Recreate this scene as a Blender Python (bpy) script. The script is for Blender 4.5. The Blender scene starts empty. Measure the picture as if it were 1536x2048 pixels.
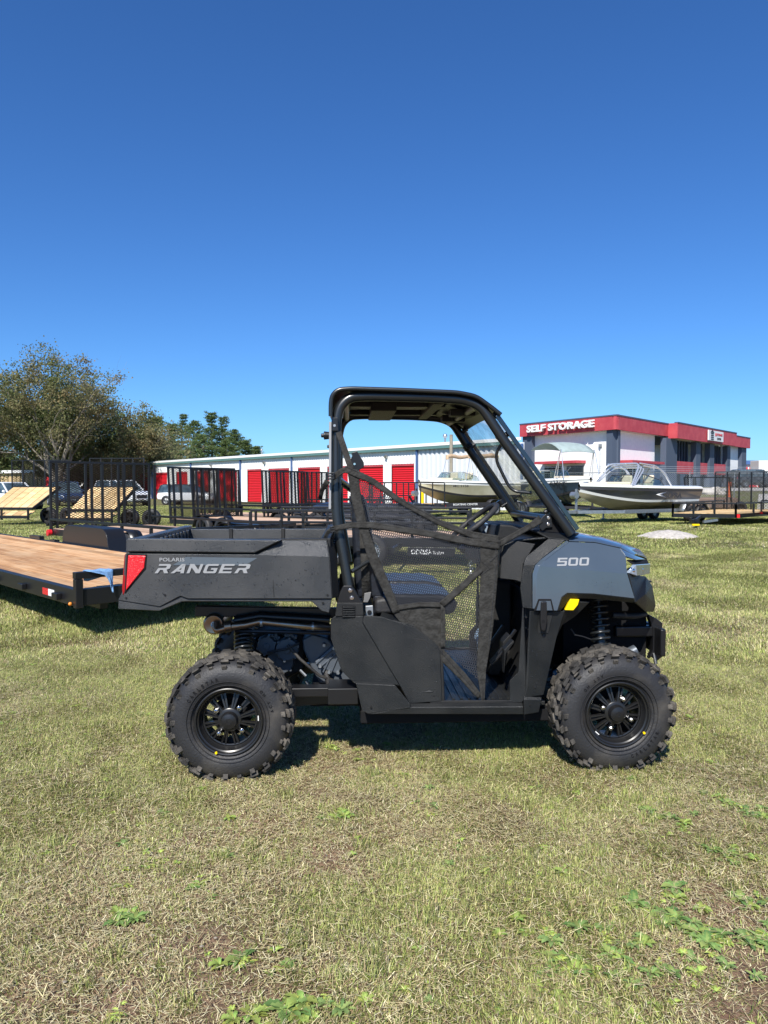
import bpy, bmesh, math, random
from mathutils import Vector, Matrix, noise
random.seed(7)
sc = bpy.context.scene
COL = sc.collection
PI = math.pi
R = math.radians

# ---------------------------------------------------------------- camera, sky, sun, exposure
FPX, CAMZ, HORIZ = 1450.0, 1.42, 972.0
PITCH = math.atan((1024 - HORIZ) / FPX)
cam_d = bpy.data.cameras.new('camera')
cam = bpy.data.objects.new('camera', cam_d); COL.objects.link(cam)
cam.location = (0, 0, CAMZ); cam.rotation_euler = (PI / 2 - PITCH, 0, 0)
cam_d.sensor_fit = 'VERTICAL'; cam_d.sensor_height = 36.0; cam_d.lens = 36.0 * FPX / 2048.0
cam_d.clip_start = 0.05; cam_d.clip_end = 3000
sc.camera = cam

SUN = Vector((-0.27, -1.0, 1.02)).normalized()
EL = math.asin(SUN.z); AZ = math.atan2(SUN.x, SUN.y)
world = bpy.data.worlds.new('World'); sc.world = world; world.use_nodes = True
nt = world.node_tree; nt.nodes.clear()
sky = nt.nodes.new('ShaderNodeTexSky'); sky.sky_type = 'NISHITA'; sky.sun_disc = False
sky.sun_elevation = EL; sky.sun_rotation = AZ % (2 * PI)
sky.air_density = .9; sky.dust_density = 0.5; sky.ozone_density = 2.2; sky.altitude = 200
hs = nt.nodes.new('ShaderNodeHueSaturation'); hs.inputs['Saturation'].default_value = 1.12
bg = nt.nodes.new('ShaderNodeBackground'); bg.inputs['Strength'].default_value = 0.125
wo = nt.nodes.new('ShaderNodeOutputWorld')
nt.links.new(sky.outputs[0], hs.inputs['Color'])
tint = nt.nodes.new('ShaderNodeMix'); tint.data_type = 'RGBA'; tint.blend_type = 'MULTIPLY'; tint.inputs[0].default_value = 1.0; tint.inputs[7].default_value = (.36, .60, .88, 1)
nt.links.new(hs.outputs[0], tint.inputs[6]); nt.links.new(tint.outputs[2], bg.inputs['Color']); nt.links.new(bg.outputs[0], wo.inputs[0])
sun_d = bpy.data.lights.new('sun', 'SUN'); sun_d.energy = 5.0; sun_d.angle = R(0.53); sun_d.color = (1.0, 0.955, 0.88)
sun = bpy.data.objects.new('sun', sun_d); COL.objects.link(sun)
sun.rotation_euler = SUN.to_track_quat('Z', 'Y').to_euler(); sun.location = (0, 0, 30)
sc.view_settings.view_transform = 'Standard'; sc.view_settings.look = 'None'
sc.view_settings.exposure = 0.50; sc.view_settings.gamma = 1.0; sc.view_settings.use_curve_mapping = False
sc.render.engine = 'CYCLES'
sc.cycles.max_bounces = 6; sc.cycles.transparent_max_bounces = 24

# ---------------------------------------------------------------- pixel -> place helpers
CP, SP = math.cos(PITCH), math.sin(PITCH)
C0 = Vector((0, 0, CAMZ))
def ray(px, py):
    x = (px - 768) / FPX; y = (1024 - py) / FPX
    return Vector((x, CP + y * SP, -SP + y * CP))
def P(px, py, Y):
    d = ray(px, py); return C0 + d * (Y / d.y)
def XY(px, Y):
    return Vector(((px - 768) / FPX * Y, Y, 0))
VO = Vector((-0.736, 3.42, 0.0)); VT = math.atan2(0.09, 1.869)
EX = Vector((math.cos(VT), math.sin(VT), 0)); EY = Vector((-math.sin(VT), math.cos(VT), 0))
def V(px, py, w):
    d = ray(px, py); t = (w - (C0 - VO).dot(EY)) / d.dot(EY); p = C0 + d * t - VO
    return Vector((p.dot(EX), w, p.z))

# ---------------------------------------------------------------- terrain height
def sstep(a, b, x):
    t = max(0.0, min(1.0, (x - a) / (b - a))); return t * t * (3 - 2 * t)
def gz(x, y):
    z = 1.25 * sstep(42, 74, y) * sstep(4, 13, x * 55 / max(y, 30.0))
    if y < 30: z += 0.012 * noise.noise(Vector((x * 0.8, y * 0.8, 0.3)))
    return z

# ---------------------------------------------------------------- mesh builder
class MB:
    def __init__(s): s.v = []; s.f = []
    def add(s, vs, fs):
        o = len(s.v); s.v += [tuple(p) for p in vs]; s.f += [tuple(i + o for i in f) for f in fs]; return s
    def box(s, a, b, M=None):
        (x0, y0, z0), (x1, y1, z1) = a, b
        vs = [Vector(p) for p in ((x0,y0,z0),(x1,y0,z0),(x1,y1,z0),(x0,y1,z0),(x0,y0,z1),(x1,y0,z1),(x1,y1,z1),(x0,y1,z1))]
        if M is not None: vs = [M @ p for p in vs]
        return s.add(vs, [(0,3,2,1),(4,5,6,7),(0,1,5,4),(1,2,6,5),(2,3,7,6),(3,0,4,7)])
    def bar(s, a, b, w, h, up=Vector((0, 0, 1))):
        a, b = Vector(a), Vector(b); d = (b - a).normalized()
        if abs(d.dot(up)) > 0.97: up = Vector((0, 1, 0)) if abs(d.y) < .9 else Vector((1, 0, 0))
        r = d.cross(up).normalized() * (w / 2); u = r.cross(d).normalized() * (h / 2)
        vs = [a - r - u, a + r - u, a + r + u, a - r + u, b - r - u, b + r - u, b + r + u, b - r + u]
        return s.add(vs, [(0,1,2,3),(7,6,5,4),(0,4,5,1),(1,5,6,2),(2,6,7,3),(3,7,4,0)])
    def ext(s, pts, d):
        pts = [Vector(p) for p in pts]; n = len(pts); d = Vector(d)
        return s.add(pts + [p + d for p in pts], [tuple(range(n)), tuple(range(2*n-1, n-1, -1))] + [(i, i+n, (i+1)%n+n, (i+1)%n) for i in range(n)])
    def tube(s, pts, r, n=12, closed=False):
        pts = [Vector(p) for p in pts]; m = len(pts); rr = r if isinstance(r, (list, tuple)) else [r] * m
        t0 = (pts[1] - pts[0]).normalized(); u = t0.orthogonal().normalized(); vs = []; pt = t0
        for i, p in enumerate(pts):
            if closed: t = (pts[(i+1)%m] - pts[i-1]).normalized()
            else: t = (pts[min(i+1, m-1)] - pts[max(i-1, 0)]).normalized()
            ax = pt.cross(t)
            if ax.length > 1e-7: u = Matrix.Rotation(pt.angle(t), 3, ax.normalized()) @ u
            u = (u - t * u.dot(t)).normalized(); b = t.cross(u); pt = t
            for k in range(n):
                a = 2 * PI * k / n; vs.append(p + (u * math.cos(a) + b * math.sin(a)) * rr[i])
        fs = []
        for i in range(m if closed else m - 1):
            j = (i + 1) % m
            for k in range(n): fs.append((i*n+k, i*n+(k+1)%n, j*n+(k+1)%n, j*n+k))
        if not closed: fs += [tuple(range(n-1, -1, -1)), tuple(range((m-1)*n, m*n))]
        return s.add(vs, fs)
    def lathe(s, prof, c=(0,0,0), n=48, axis='y', closed=False, cap=False):
        vs = []; c = Vector(c)
        for (w, r) in prof:
            for k in range(n):
                a = 2*PI*k/n
                p = Vector((r*math.cos(a), w, r*math.sin(a))) if axis == 'y' else (Vector((r*math.cos(a), r*math.sin(a), w)) if axis == 'z' else Vector((w, r*math.cos(a), r*math.sin(a))))
                vs.append(c + p)
        fs = []; m = len(prof)
        for i in range(m if closed else m - 1):
            j = (i+1) % m
            for k in range(n): fs.append((i*n+k, i*n+(k+1)%n, j*n+(k+1)%n, j*n+k))
        if cap:
            if prof[0][1] > 1e-4: fs.append(tuple(range(n)))
            if prof[-1][1] > 1e-4: fs.append(tuple(range(m*n-1, (m-1)*n-1, -1)))
        return s.add(vs, fs)
    def cyl(s, a, b, r, n=16, r2=None):
        return s.tube([a, b], [r, r if r2 is None else r2], n)
    def ball(s, c, r, n=10, sq=(1,1,1)):
        c = Vector(c); vs = []; fs = []; m = n // 2 + 1
        for i in range(m + 1):
            th = PI * i / m
            for k in range(n):
                a = 2*PI*k/n; vs.append(c + Vector((r*math.sin(th)*math.cos(a)*sq[0], r*math.sin(th)*math.sin(a)*sq[1], r*math.cos(th)*sq[2])))
        for i in range(m):
            for k in range(n): fs.append((i*n+k, i*n+(k+1)%n, (i+1)*n+(k+1)%n, (i+1)*n+k))
        return s.add(vs, fs)
    def mesh(s, name, mat, smooth=40):
        me = bpy.data.meshes.new(name); me.from_pydata(s.v, [], s.f)
        me.materials.append(mat); bm = bmesh.new(); bm.from_mesh(me)
        bmesh.ops.recalc_face_normals(bm, faces=bm.faces); bm.to_mesh(me); bm.free()
        if smooth: me.shade_smooth() if hasattr(me, 'shade_smooth') else None; me.set_sharp_from_angle(angle=R(smooth))
        return me
    def build(s, name, mat, parent=None, bevel=0, smooth=40, seg=2, solid=0, loc=None, **tags):
        me = s.mesh(name, mat, smooth); o = bpy.data.objects.new(name, me); COL.objects.link(o)
        if parent: o.parent = parent
        if loc is not None: o.location = loc
        if solid:
            m = o.modifiers.new('s', 'SOLIDIFY'); m.thickness = solid; m.offset = 0
        if bevel:
            m = o.modifiers.new('b', 'BEVEL'); m.width = bevel; m.segments = seg; m.limit_method = 'ANGLE'; m.angle_limit = R(28); m.harden_normals = True
        for k, x in tags.items(): o[k] = x
        return o
def vpoly(pts, w): return [V(a, b, w) for a, b in pts]
def vp(mb, pts, w, depth):                       # outline in the vehicle's side plane, extruded inwards
    return mb.ext(vpoly(pts, w), (0, depth, 0))
def fillet(pts, r, n=6):
    pts = [Vector(p) for p in pts]; out = [pts[0]]
    for i in range(1, len(pts)-1):
        a, b, c = pts[i-1], pts[i], pts[i+1]; da = (a-b); dc = (c-b)
        rr = r[i] if isinstance(r, (list, tuple)) else r
        q = min(rr, da.length*.48, dc.length*.48); p0 = b + da.normalized()*q; p1 = b + dc.normalized()*q
        for k in range(n+1):
            t = k/n; out.append(p0*(1-t)**2 + b*2*t*(1-t) + p1*t*t)
    out.append(pts[-1]); return out
def thing(name, label, cat, loc=(0,0,0), rz=0, group=None):
    o = bpy.data.objects.new(name, None); COL.objects.link(o); o.empty_display_size = .2
    o.location = loc; o.rotation_euler = (0, 0, rz); o['label'] = label; o['category'] = cat
    if group: o['group'] = group
    return o
def node(name, parent, loc=(0,0,0), rot=(0,0,0)):
    o = bpy.data.objects.new(name, None); COL.objects.link(o); o.parent = parent; o.location = loc; o.rotation_euler = rot; return o
def tag(o, label, cat, group=None):
    o['label'] = label; o['category'] = cat
    if group: o['group'] = group
    return o
def copy_tree(o, parent=None):
    c = o.copy(); COL.objects.link(c)
    if parent: c.parent = parent
    for ch in list(o.children): copy_tree(ch, c)
    return c
def text(name, s, mat, parent, M, size=1.0, sx=1.0, shear=0.0, bold=0.0, depth=0.002, spacing=1.0, kind=None):
    cu = bpy.data.curves.new('t', 'FONT'); cu.body = s; cu.size = size; cu.shear = shear; cu.offset = bold
    cu.extrude = depth / 2; cu.space_character = spacing; cu.resolution_u = 3
    to = bpy.data.objects.new('t', cu); COL.objects.link(to)
    dg = bpy.context.evaluated_depsgraph_get(); me = bpy.data.meshes.new_from_object(to.evaluated_get(dg))
    bpy.data.objects.remove(to); bpy.data.curves.remove(cu)
    xs = [v.co.x for v in me.vertices]; ys = [v.co.y for v in me.vertices]
    x0, y0 = min(xs), min(ys); w, h = max(xs)-x0, max(ys)-y0
    for v in me.vertices: v.co = M @ Vector(((v.co.x - x0) * sx, v.co.y - y0, v.co.z))
    me.materials.clear(); me.materials.append(mat); me.name = name
    o = bpy.data.objects.new(name, me); COL.objects.link(o)
    if parent: o.parent = parent
    return o, w * sx, h
def text_fit(name, s, mat, parent, origin, xdir, ydir, width, height, shear=0.0, bold=0.0, depth=0.002, spacing=1.0):
    o, w, h = text(name, s, mat, parent, Matrix.Identity(4), 1.0, 1.0, shear, bold, depth / max(height, 1e-6) * .7, spacing)
    xd = Vector(xdir).normalized() * (width / w); yd = Vector(ydir).normalized() * (height / h); zd = Vector(xdir).cross(Vector(ydir)).normalized() * (height / h)
    og = Vector(origin)
    for v in o.data.vertices: v.co = og + xd * v.co.x + yd * v.co.y + zd * v.co.z
    return o

# ---------------------------------------------------------------- materials
def mat(name, col, rough=0.5, metal=0.0, spec=0.5, coat=0.0, noise_amt=0.0, nscale=8.0, bump=0.0, bscale=60.0, col2=None, mixlo=.4, mixhi=.7, mscale=None, detail=6, rvar=0.0):
    m = bpy.data.materials.new(name); m.use_nodes = True; t = m.node_tree; n = t.nodes; b = n['Principled BSDF']
    b.inputs['Base Color'].default_value = (*col, 1); b.inputs['Roughness'].default_value = rough; b.inputs['Metallic'].default_value = metal
    b.inputs['Specular IOR Level'].default_value = spec; b.inputs['Coat Weight'].default_value = coat; b.inputs['Coat Roughness'].default_value = .06
    tc = n.new('ShaderNodeTexCoord')
    if col2 or noise_amt:
        nz = n.new('ShaderNodeTexNoise'); nz.inputs['Scale'].default_value = mscale or nscale; nz.inputs['Detail'].default_value = detail
        if mscale and isinstance(mscale, tuple): pass
        t.links.new(tc.outputs['Object'], nz.inputs['Vector'])
        mr = n.new('ShaderNodeMapRange'); mr.inputs[1].default_value = mixlo; mr.inputs[2].default_value = mixhi
        t.links.new(nz.outputs[0], mr.inputs[0])
        mx = n.new('ShaderNodeMix'); mx.data_type = 'RGBA'; mx.inputs[6].default_value = (*col, 1)
        c2 = col2 if col2 else tuple(c * (1 - noise_amt) for c in col); mx.inputs[7].default_value = (*c2, 1)
        t.links.new(mr.outputs[0], mx.inputs[0]); t.links.new(mx.outputs[2], b.inputs['Base Color'])
        if rvar:
            m2 = n.new('ShaderNodeMapRange'); m2.inputs[3].default_value = rough - rvar; m2.inputs[4].default_value = rough + rvar
            t.links.new(mr.outputs[0], m2.inputs[0]); t.links.new(m2.outputs[0], b.inputs['Roughness'])
    if bump:
        nb = n.new('ShaderNodeTexNoise'); nb.inputs['Scale'].default_value = bscale; nb.inputs['Detail'].default_value = 4
        t.links.new(tc.outputs['Object'], nb.inputs['Vector'])
        bp = n.new('ShaderNodeBump'); bp.inputs['Strength'].default_value = bump; bp.inputs['Distance'].default_value = .01
        t.links.new(nb.outputs[0], bp.inputs['Height']); t.links.new(bp.outputs[0], b.inputs['Normal'])
    return m
def wood_mat(name, c1, c2, c3, sc_=(1.5, 22, 22), rough=.75):
    m = bpy.data.materials.new(name); m.use_nodes = True; t = m.node_tree; n = t.nodes; b = n['Principled BSDF']; b.inputs['Roughness'].default_value = rough
    b.inputs['Specular IOR Level'].default_value = .25
    tc = n.new('ShaderNodeTexCoord'); mp = n.new('ShaderNodeMapping'); mp.inputs['Scale'].default_value = sc_
    oi = n.new('ShaderNodeObjectInfo'); ad = n.new('ShaderNodeVectorMath'); ad.operation = 'ADD'
    ml = n.new('ShaderNodeMath'); ml.operation = 'MULTIPLY'; ml.inputs[1].default_value = 37.0
    t.links.new(oi.outputs['Random'], ml.inputs[0]); t.links.new(tc.outputs['Object'], ad.inputs[0]); t.links.new(ml.outputs[0], ad.inputs[1])
    t.links.new(ad.outputs[0], mp.inputs['Vector'])
    nz = n.new('ShaderNodeTexNoise'); nz.inputs['Scale'].default_value = 1.0; nz.inputs['Detail'].default_value = 8; nz.inputs['Distortion'].default_value = .6
    t.links.new(mp.outputs[0], nz.inputs['Vector'])
    cr = n.new('ShaderNodeValToRGB'); e = cr.color_ramp.elements; e[0].position = .33; e[0].color = (*c2, 1); e[1].position = .62; e[1].color = (*c1, 1)
    t.links.new(nz.outputs[0], cr.inputs[0])
    n2 = n.new('ShaderNodeTexNoise'); n2.inputs['Scale'].default_value = 1.6; n2.inputs['Detail'].default_value = 5; t.links.new(ad.outputs[0], n2.inputs['Vector'])
    mr = n.new('ShaderNodeMapRange'); mr.inputs[1].default_value = .45; mr.inputs[2].default_value = .75; t.links.new(n2.outputs[0], mr.inputs[0])
    mx = n.new('ShaderNodeMix'); mx.data_type = 'RGBA'; t.links.new(mr.outputs[0], mx.inputs[0]); t.links.new(cr.outputs[0], mx.inputs[6]); mx.inputs[7].default_value = (*c3, 1)
    h = n.new('ShaderNodeHueSaturation'); m3 = n.new('ShaderNodeMapRange'); m3.inputs[3].default_value = .68; m3.inputs[4].default_value = 1.22
    t.links.new(oi.outputs['Random'], m3.inputs[0]); t.links.new(m3.outputs[0], h.inputs['Value']); t.links.new(mx.outputs[2], h.inputs['Color'])
    t.links.new(h.outputs[0], b.inputs['Base Color'])
    bp = n.new('ShaderNodeBump'); bp.inputs['Strength'].default_value = .35; bp.inputs['Distance'].default_value = .004; t.links.new(nz.outputs[0], bp.inputs['Height']); t.links.new(bp.outputs[0], b.inputs['Normal'])
    return m
def glass_mat(name, tint, alpha, dirt=0.0, dirt_sheen_col=(.6,.6,.58), dscale=9):
    m = bpy.data.materials.new(name); m.use_nodes = True; t = m.node_tree; n = t.nodes; n.remove(n['Principled BSDF'])
    out = n['Material Output']; tr = n.new('ShaderNodeBsdfTransparent'); tr.inputs[0].default_value = (*tint, 1)
    gl = n.new('ShaderNodeBsdfGlossy'); gl.inputs['Roughness'].default_value = .03; gl.inputs[0].default_value = (1,1,1,1)
    fr = n.new('ShaderNodeLayerWeight'); pw_ = n.new('ShaderNodeMath'); pw_.operation = 'POWER'; pw_.inputs[1].default_value = 4.0; t.links.new(fr.outputs['Facing'], pw_.inputs[0])
    ma = n.new('ShaderNodeMath'); ma.operation = 'MULTIPLY_ADD'; ma.inputs[1].default_value = .6; ma.inputs[2].default_value = .05; t.links.new(pw_.outputs[0], ma.inputs[0]); mx = n.new('ShaderNodeMixShader')
    t.links.new(ma.outputs[0], mx.inputs[0]); t.links.new(tr.outputs[0], mx.inputs[1]); t.links.new(gl.outputs[0], mx.inputs[2]); last = mx
    if dirt:  # whitish diffuse film: dirt together with a painted reflection
        df = n.new('ShaderNodeBsdfDiffuse'); df.inputs[0].default_value = (*dirt_sheen_col, 1)
        tc = n.new('ShaderNodeTexCoord'); nz = n.new('ShaderNodeTexNoise'); nz.inputs['Scale'].default_value = dscale; nz.inputs['Detail'].default_value = 9; nz.inputs['Roughness'].default_value = .7
        t.links.new(tc.outputs['Object'], nz.inputs['Vector']); mr = n.new('ShaderNodeMapRange'); mr.inputs[1].default_value = .42; mr.inputs[2].default_value = .72; mr.inputs[3].default_value = .04; mr.inputs[4].default_value = dirt
        t.links.new(nz.outputs[0], mr.inputs[0]); m2 = n.new('ShaderNodeMixShader'); t.links.new(mr.outputs[0], m2.inputs[0]); t.links.new(mx.outputs[0], m2.inputs[1]); t.links.new(df.outputs[0], m2.inputs[2]); last = m2
    t.links.new(last.outputs[0], out.inputs[0]); return m
M = {}
M['plastic'] = mat('black_moulded_plastic', (.0095,.0105,.0110), .45, spec=.38, nscale=5, bump=.35, bscale=380, rvar=.12, col2=(.019,.0195,.0190), mixlo=.42, mixhi=.80)
M['bed'] = mat('dusty_grey_bed_plastic', (.038,.040,.042), .38, spec=.5, nscale=4, bump=.35, bscale=380, rvar=.12, col2=(.062,.062,.062), mixlo=.40, mixhi=.78)
M['plastic2'] = mat('dark_grey_plastic', (.010,.0108,.0115), .5, spec=.35, bump=.3, bscale=400, col2=(.022,.021,.020), mscale=4)
M['black'] = mat('black_powder_coat', (.010,.010,.011), .33, spec=.5)
M['matte'] = mat('matte_black', (.008,.008,.009), .8, spec=.2)
M['tube'] = mat('black_tube_paint', (.014,.016,.017), .28, spec=.6, bump=.05, bscale=300)
M['grey'] = mat('slate_grey_paint', (.052,.071,.093), .28, spec=.5, coat=.8, col2=(.063,.083,.105), mscale=4)
M['decal'] = mat('silver_decal', (.28,.285,.29), .4)
M['blue_decal'] = mat('blue_grey_decal', (.085,.105,.125), .35)
M['rubber'] = mat('tyre_rubber', (.022,.022,.024), .55, spec=.4, col2=(.085,.076,.064), mscale=7, mixlo=.50, mixhi=.88, bump=.25, bscale=120, detail=9)
M['lug'] = mat('dusty_tread_rubber', (.035,.033,.031), .8, spec=.2, col2=(.17,.152,.128), mscale=12, mixlo=.42, mixhi=.75, bump=.5, bscale=150)
M['rim'] = mat('gloss_black_rim', (.013,.013,.0135), .32, spec=.5)
M['chrome'] = mat('chrome', (.75,.75,.75), .15, metal=1)
M['steel'] = mat('galvanised_steel', (.45,.47,.48), .4, metal=.8, noise_amt=.25, nscale=10)
M['engine'] = mat('cast_aluminium', (.10,.115,.135), .45, metal=.4)
M['exhaust'] = mat('heat_tinted_steel', (.34,.29,.23), .3, metal=.9, col2=(.30,.17,.10), mscale=6)
M['red'] = mat('red_lens', (.72,.012,.02), .2, coat=.8, bump=.5, bscale=170)
M['dred'] = mat('dark_red_lens', (.28,.006,.01), .2, coat=.6)
M['yellow'] = mat('yellow_reflector', (.90,.62,.0), .35)
M['orange'] = mat('amber_lamp', (.8,.25,.03), .3)
M['fabric'] = mat('black_webbing', (.026,.025,.023), .85, spec=.2, bump=.6, bscale=90, col2=(.045,.044,.041), mscale=30)
M['net'] = mat('black_net_cord', (.030,.031,.036), .6, spec=.4)
M['seat'] = mat('navy_black_vinyl', (.013,.015,.021), .32, spec=.5, bump=.3, bscale=40)
M['glass'] = glass_mat('polycarbonate_dust_and_sheen', (.93,.94,.93), .1, .42)  # pale patches are dust plus a reflection put into the colour
M['clear'] = glass_mat('clear_window', (.80,.86,.84), .1)
M['lens'] = mat('headlight_lens', (.30,.36,.42), .08, spec=.8, coat=1, col2=(.2,.24,.3), mscale=30)
M['darkglass'] = mat('dark_glass', (.012,.018,.022), .06, spec=.9)
M['blueish_glass'] = mat('windscreen_glass', (.03,.05,.06), .08, spec=.9, col2=(.10,.14,.16), mscale=3)
M['towel'] = mat('blue_microfibre_towel', (.22,.40,.68), .95, spec=.1, bump=.8, bscale=180, noise_amt=.25, nscale=60)
M['cloth'] = mat('pale_blue_cloth', (.42,.60,.80), .95, spec=.1, bump=.6, bscale=120)
M['white'] = mat('white_paint', (.80,.80,.78), .4)
M['carwhite'] = mat('white_car_paint', (.78,.79,.79), .2, coat=.6)
M['carnavy'] = mat('navy_car_paint', (.02,.035,.075), .2, coat=.8)
M['cardark'] = mat('charcoal_car_paint', (.035,.037,.04), .25, coat=.8)
M['wood_dark'] = wood_mat('oiled_trailer_plank', (.62,.36,.175), (.36,.17,.07), (.66,.44,.25))
M['wood_new'] = wood_mat('fresh_pine_plank', (.66,.46,.235), (.50,.31,.13), (.70,.53,.30))
M['wood_pink'] = wood_mat('pinkish_pine_plank', (.58,.40,.28), (.44,.27,.17), (.60,.45,.33))
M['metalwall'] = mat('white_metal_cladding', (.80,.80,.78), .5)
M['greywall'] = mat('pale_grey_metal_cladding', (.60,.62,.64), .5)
M['reddoor'] = mat('red_roll_up_door', (.60,.014,.028), .5)
M['redpaint'] = mat('red_fascia_paint', (.42,.045,.06), .6, col2=(.50,.075,.085), mscale=1.2)
M['teal'] = mat('teal_gutter', (.10,.20,.19), .5)
M['blue'] = mat('blue_trim', (.07,.13,.28), .5)
M['navy'] = mat('slate_blue_column', (.065,.085,.125), .7)
M['block'] = mat('painted_blockwork', (.86,.86,.85), .8, bump=.5, bscale=6, col2=(.80,.80,.81), mscale=2.5)
M['tan'] = mat('tan_cladding', (.50,.37,.20), .7, noise_amt=.2, nscale=2)
M['concrete'] = mat('pale_concrete', (.52,.49,.44), .9, noise_amt=.2, nscale=.6, bump=.2)
M['gravel'] = mat('pale_gravel', (.50,.46,.41), .95, col2=(.32,.29,.25), mscale=14, bump=1.0, bscale=25)
M['polewood'] = mat('weathered_pole', (.30,.27,.21), .9, noise_amt=.3, nscale=3)
M['gelcoat'] = mat('white_gelcoat', (.76,.76,.72), .2, coat=.6)
M['cream'] = mat('cream_gelcoat', (.62,.58,.42), .25, coat=.5, col2=(.50,.46,.30), mscale=1.5)
M['hullnavy'] = mat('navy_hull', (.022,.042,.07), .25, coat=.3)
M['hullgrey'] = mat('metallic_grey_hull', (.075,.079,.09), .3, coat=.4, col2=(.11,.115,.125), mscale=1.2)
M['keel'] = mat('tan_hull_bottom', (.34,.30,.19), .4, col2=(.22,.19,.12), mscale=1.5)
M['canvas'] = mat('tan_canvas', (.50,.35,.22), .9, bump=1, bscale=6, noise_amt=.25, nscale=4)
M['gcanvas'] = mat('grey_green_canvas', (.30,.37,.36), .9, noise_amt=.2, nscale=4)
M['vinyl'] = mat('cream_vinyl', (.66,.56,.42), .6)
M['signw'] = mat('sign_white', (.72,.72,.72), .5)
M['ink'] = mat('sign_black', (.03,.03,.035), .6)
M['signred'] = mat('sign_red', (.5,.03,.04), .6)
M['tarp'] = mat('brown_tarp', (.16,.11,.085), .8, noise_amt=.3, nscale=3, bump=.6, bscale=4)
M['alu'] = mat('polished_tower_tube', (.70,.71,.72), .25, metal=.7)
M['cone'] = mat('orange_plastic', (.60,.12,.05), .7)
# ================================================================ GROUND
def ground_mat():
    m = bpy.data.materials.new('lawn_soil'); m.use_nodes = True; t = m.node_tree; n = t.nodes; b = n['Principled BSDF']
    b.inputs['Roughness'].default_value = .95; b.inputs['Specular IOR Level'].default_value = .1
    tc = n.new('ShaderNodeTexCoord')
    def nz(scale, det=8, rough=.6):
        x = n.new('ShaderNodeTexNoise'); x.inputs['Scale'].default_value = scale; x.inputs['Detail'].default_value = det; x.inputs['Roughness'].default_value = rough
        t.links.new(tc.outputs['Object'], x.inputs['Vector']); return x
    def mr(src, a, c):
        x = n.new('ShaderNodeMapRange'); x.inputs[1].default_value = a; x.inputs[2].default_value = c; t.links.new(src, x.inputs[0]); return x.outputs[0]
    def mix(f, a, c):
        x = n.new('ShaderNodeMix'); x.data_type = 'RGBA'; t.links.new(f, x.inputs[0])
        for i, q in ((6, a), (7, c)):
            if isinstance(q, tuple): x.inputs[i].default_value = (*q, 1)
            else: t.links.new(q, x.inputs[i])
        return x.outputs[2]
    soil = mix(mr(nz(9).outputs[0], .35, .7), (.22,.13,.085), (.38,.25,.175))
    thatch = mix(mr(nz(45, 10, .75).outputs[0], .38, .66), (.055,.044,.026), (.27,.22,.12))  # dark thatch tone deepened to stand in for shade between blades
    green = mix(mr(nz(22, 10, .75).outputs[0], .38, .66), (.07,.088,.028), (.22,.235,.08))
    lawn = mix(mr(nz(.55, 9, .68).outputs[0], .40, .60), green, thatch)
    sx = n.new('ShaderNodeSeparateXYZ'); t.links.new(tc.outputs['Object'], sx.inputs[0])
    near = mix(mr(nz(1.3, 9, .65).outputs[0], .40, .58), thatch, soil)
    fac = mr(sx.outputs[1], 5.5, 9.0)
    t.links.new(mix(fac, near, lawn), b.inputs['Base Color'])
    bp = n.new('ShaderNodeBump'); bp.inputs['Strength'].default_value = .9; bp.inputs['Distance'].default_value = .03
    t.links.new(nz(35, 10, .7).outputs[0], bp.inputs['Height']); t.links.new(bp.outputs[0], b.inputs['Normal'])
    return m
def gridvals(lo, hi, near, far, step0):
    out = [0.0]; s = step0
    while out[-1] < hi: out.append(out[-1] + s); s *= 1.07
    neg = [0.0]; s = step0
    while neg[-1] > lo: neg.append(neg[-1] - s); s *= 1.07
    return sorted(set(neg + out))
xs = gridvals(-420, 420, 0, 0, .35); ys = gridvals(-120, 900, 0, 0, .35)
gv = [(x, y, gz(x, y)) for y in ys for x in xs]; nx = len(xs)
gf = [(j*nx+i, j*nx+i+1, (j+1)*nx+i+1, (j+1)*nx+i) for j in range(len(ys)-1) for i in range(nx-1)]
mb = MB(); mb.v = gv; mb.f = gf
mb.build('ground', ground_mat(), smooth=80, kind='structure')

def sheet(name, pts, m, dz=.02, n=14):
    (a, b, c, d) = [Vector((p[0], p[1], 0)) for p in pts]; vs = []; fs = []
    for j in range(n+1):
        for i in range(n+1):
            u, v = i/n, j/n; p = (a*(1-u)+b*u)*(1-v) + (d*(1-u)+c*u)*v; vs.append((p.x, p.y, gz(p.x, p.y)+dz))
    for j in range(n):
        for i in range(n): fs.append((j*(n+1)+i, j*(n+1)+i+1, (j+1)*(n+1)+i+1, (j+1)*(n+1)+i))
    k = MB(); k.v = vs; k.f = fs; return k.build(name, m, kind='structure', smooth=80)
sheet('parking_lot', [(19.5, 38), (60, 30), (75, 62), (31, 60)], M['concrete'], .03, 30)
sheet('driveway', [(16, 64), (60, 64), (60, 71), (17, 70)], M['concrete'], .04, 30)
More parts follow.
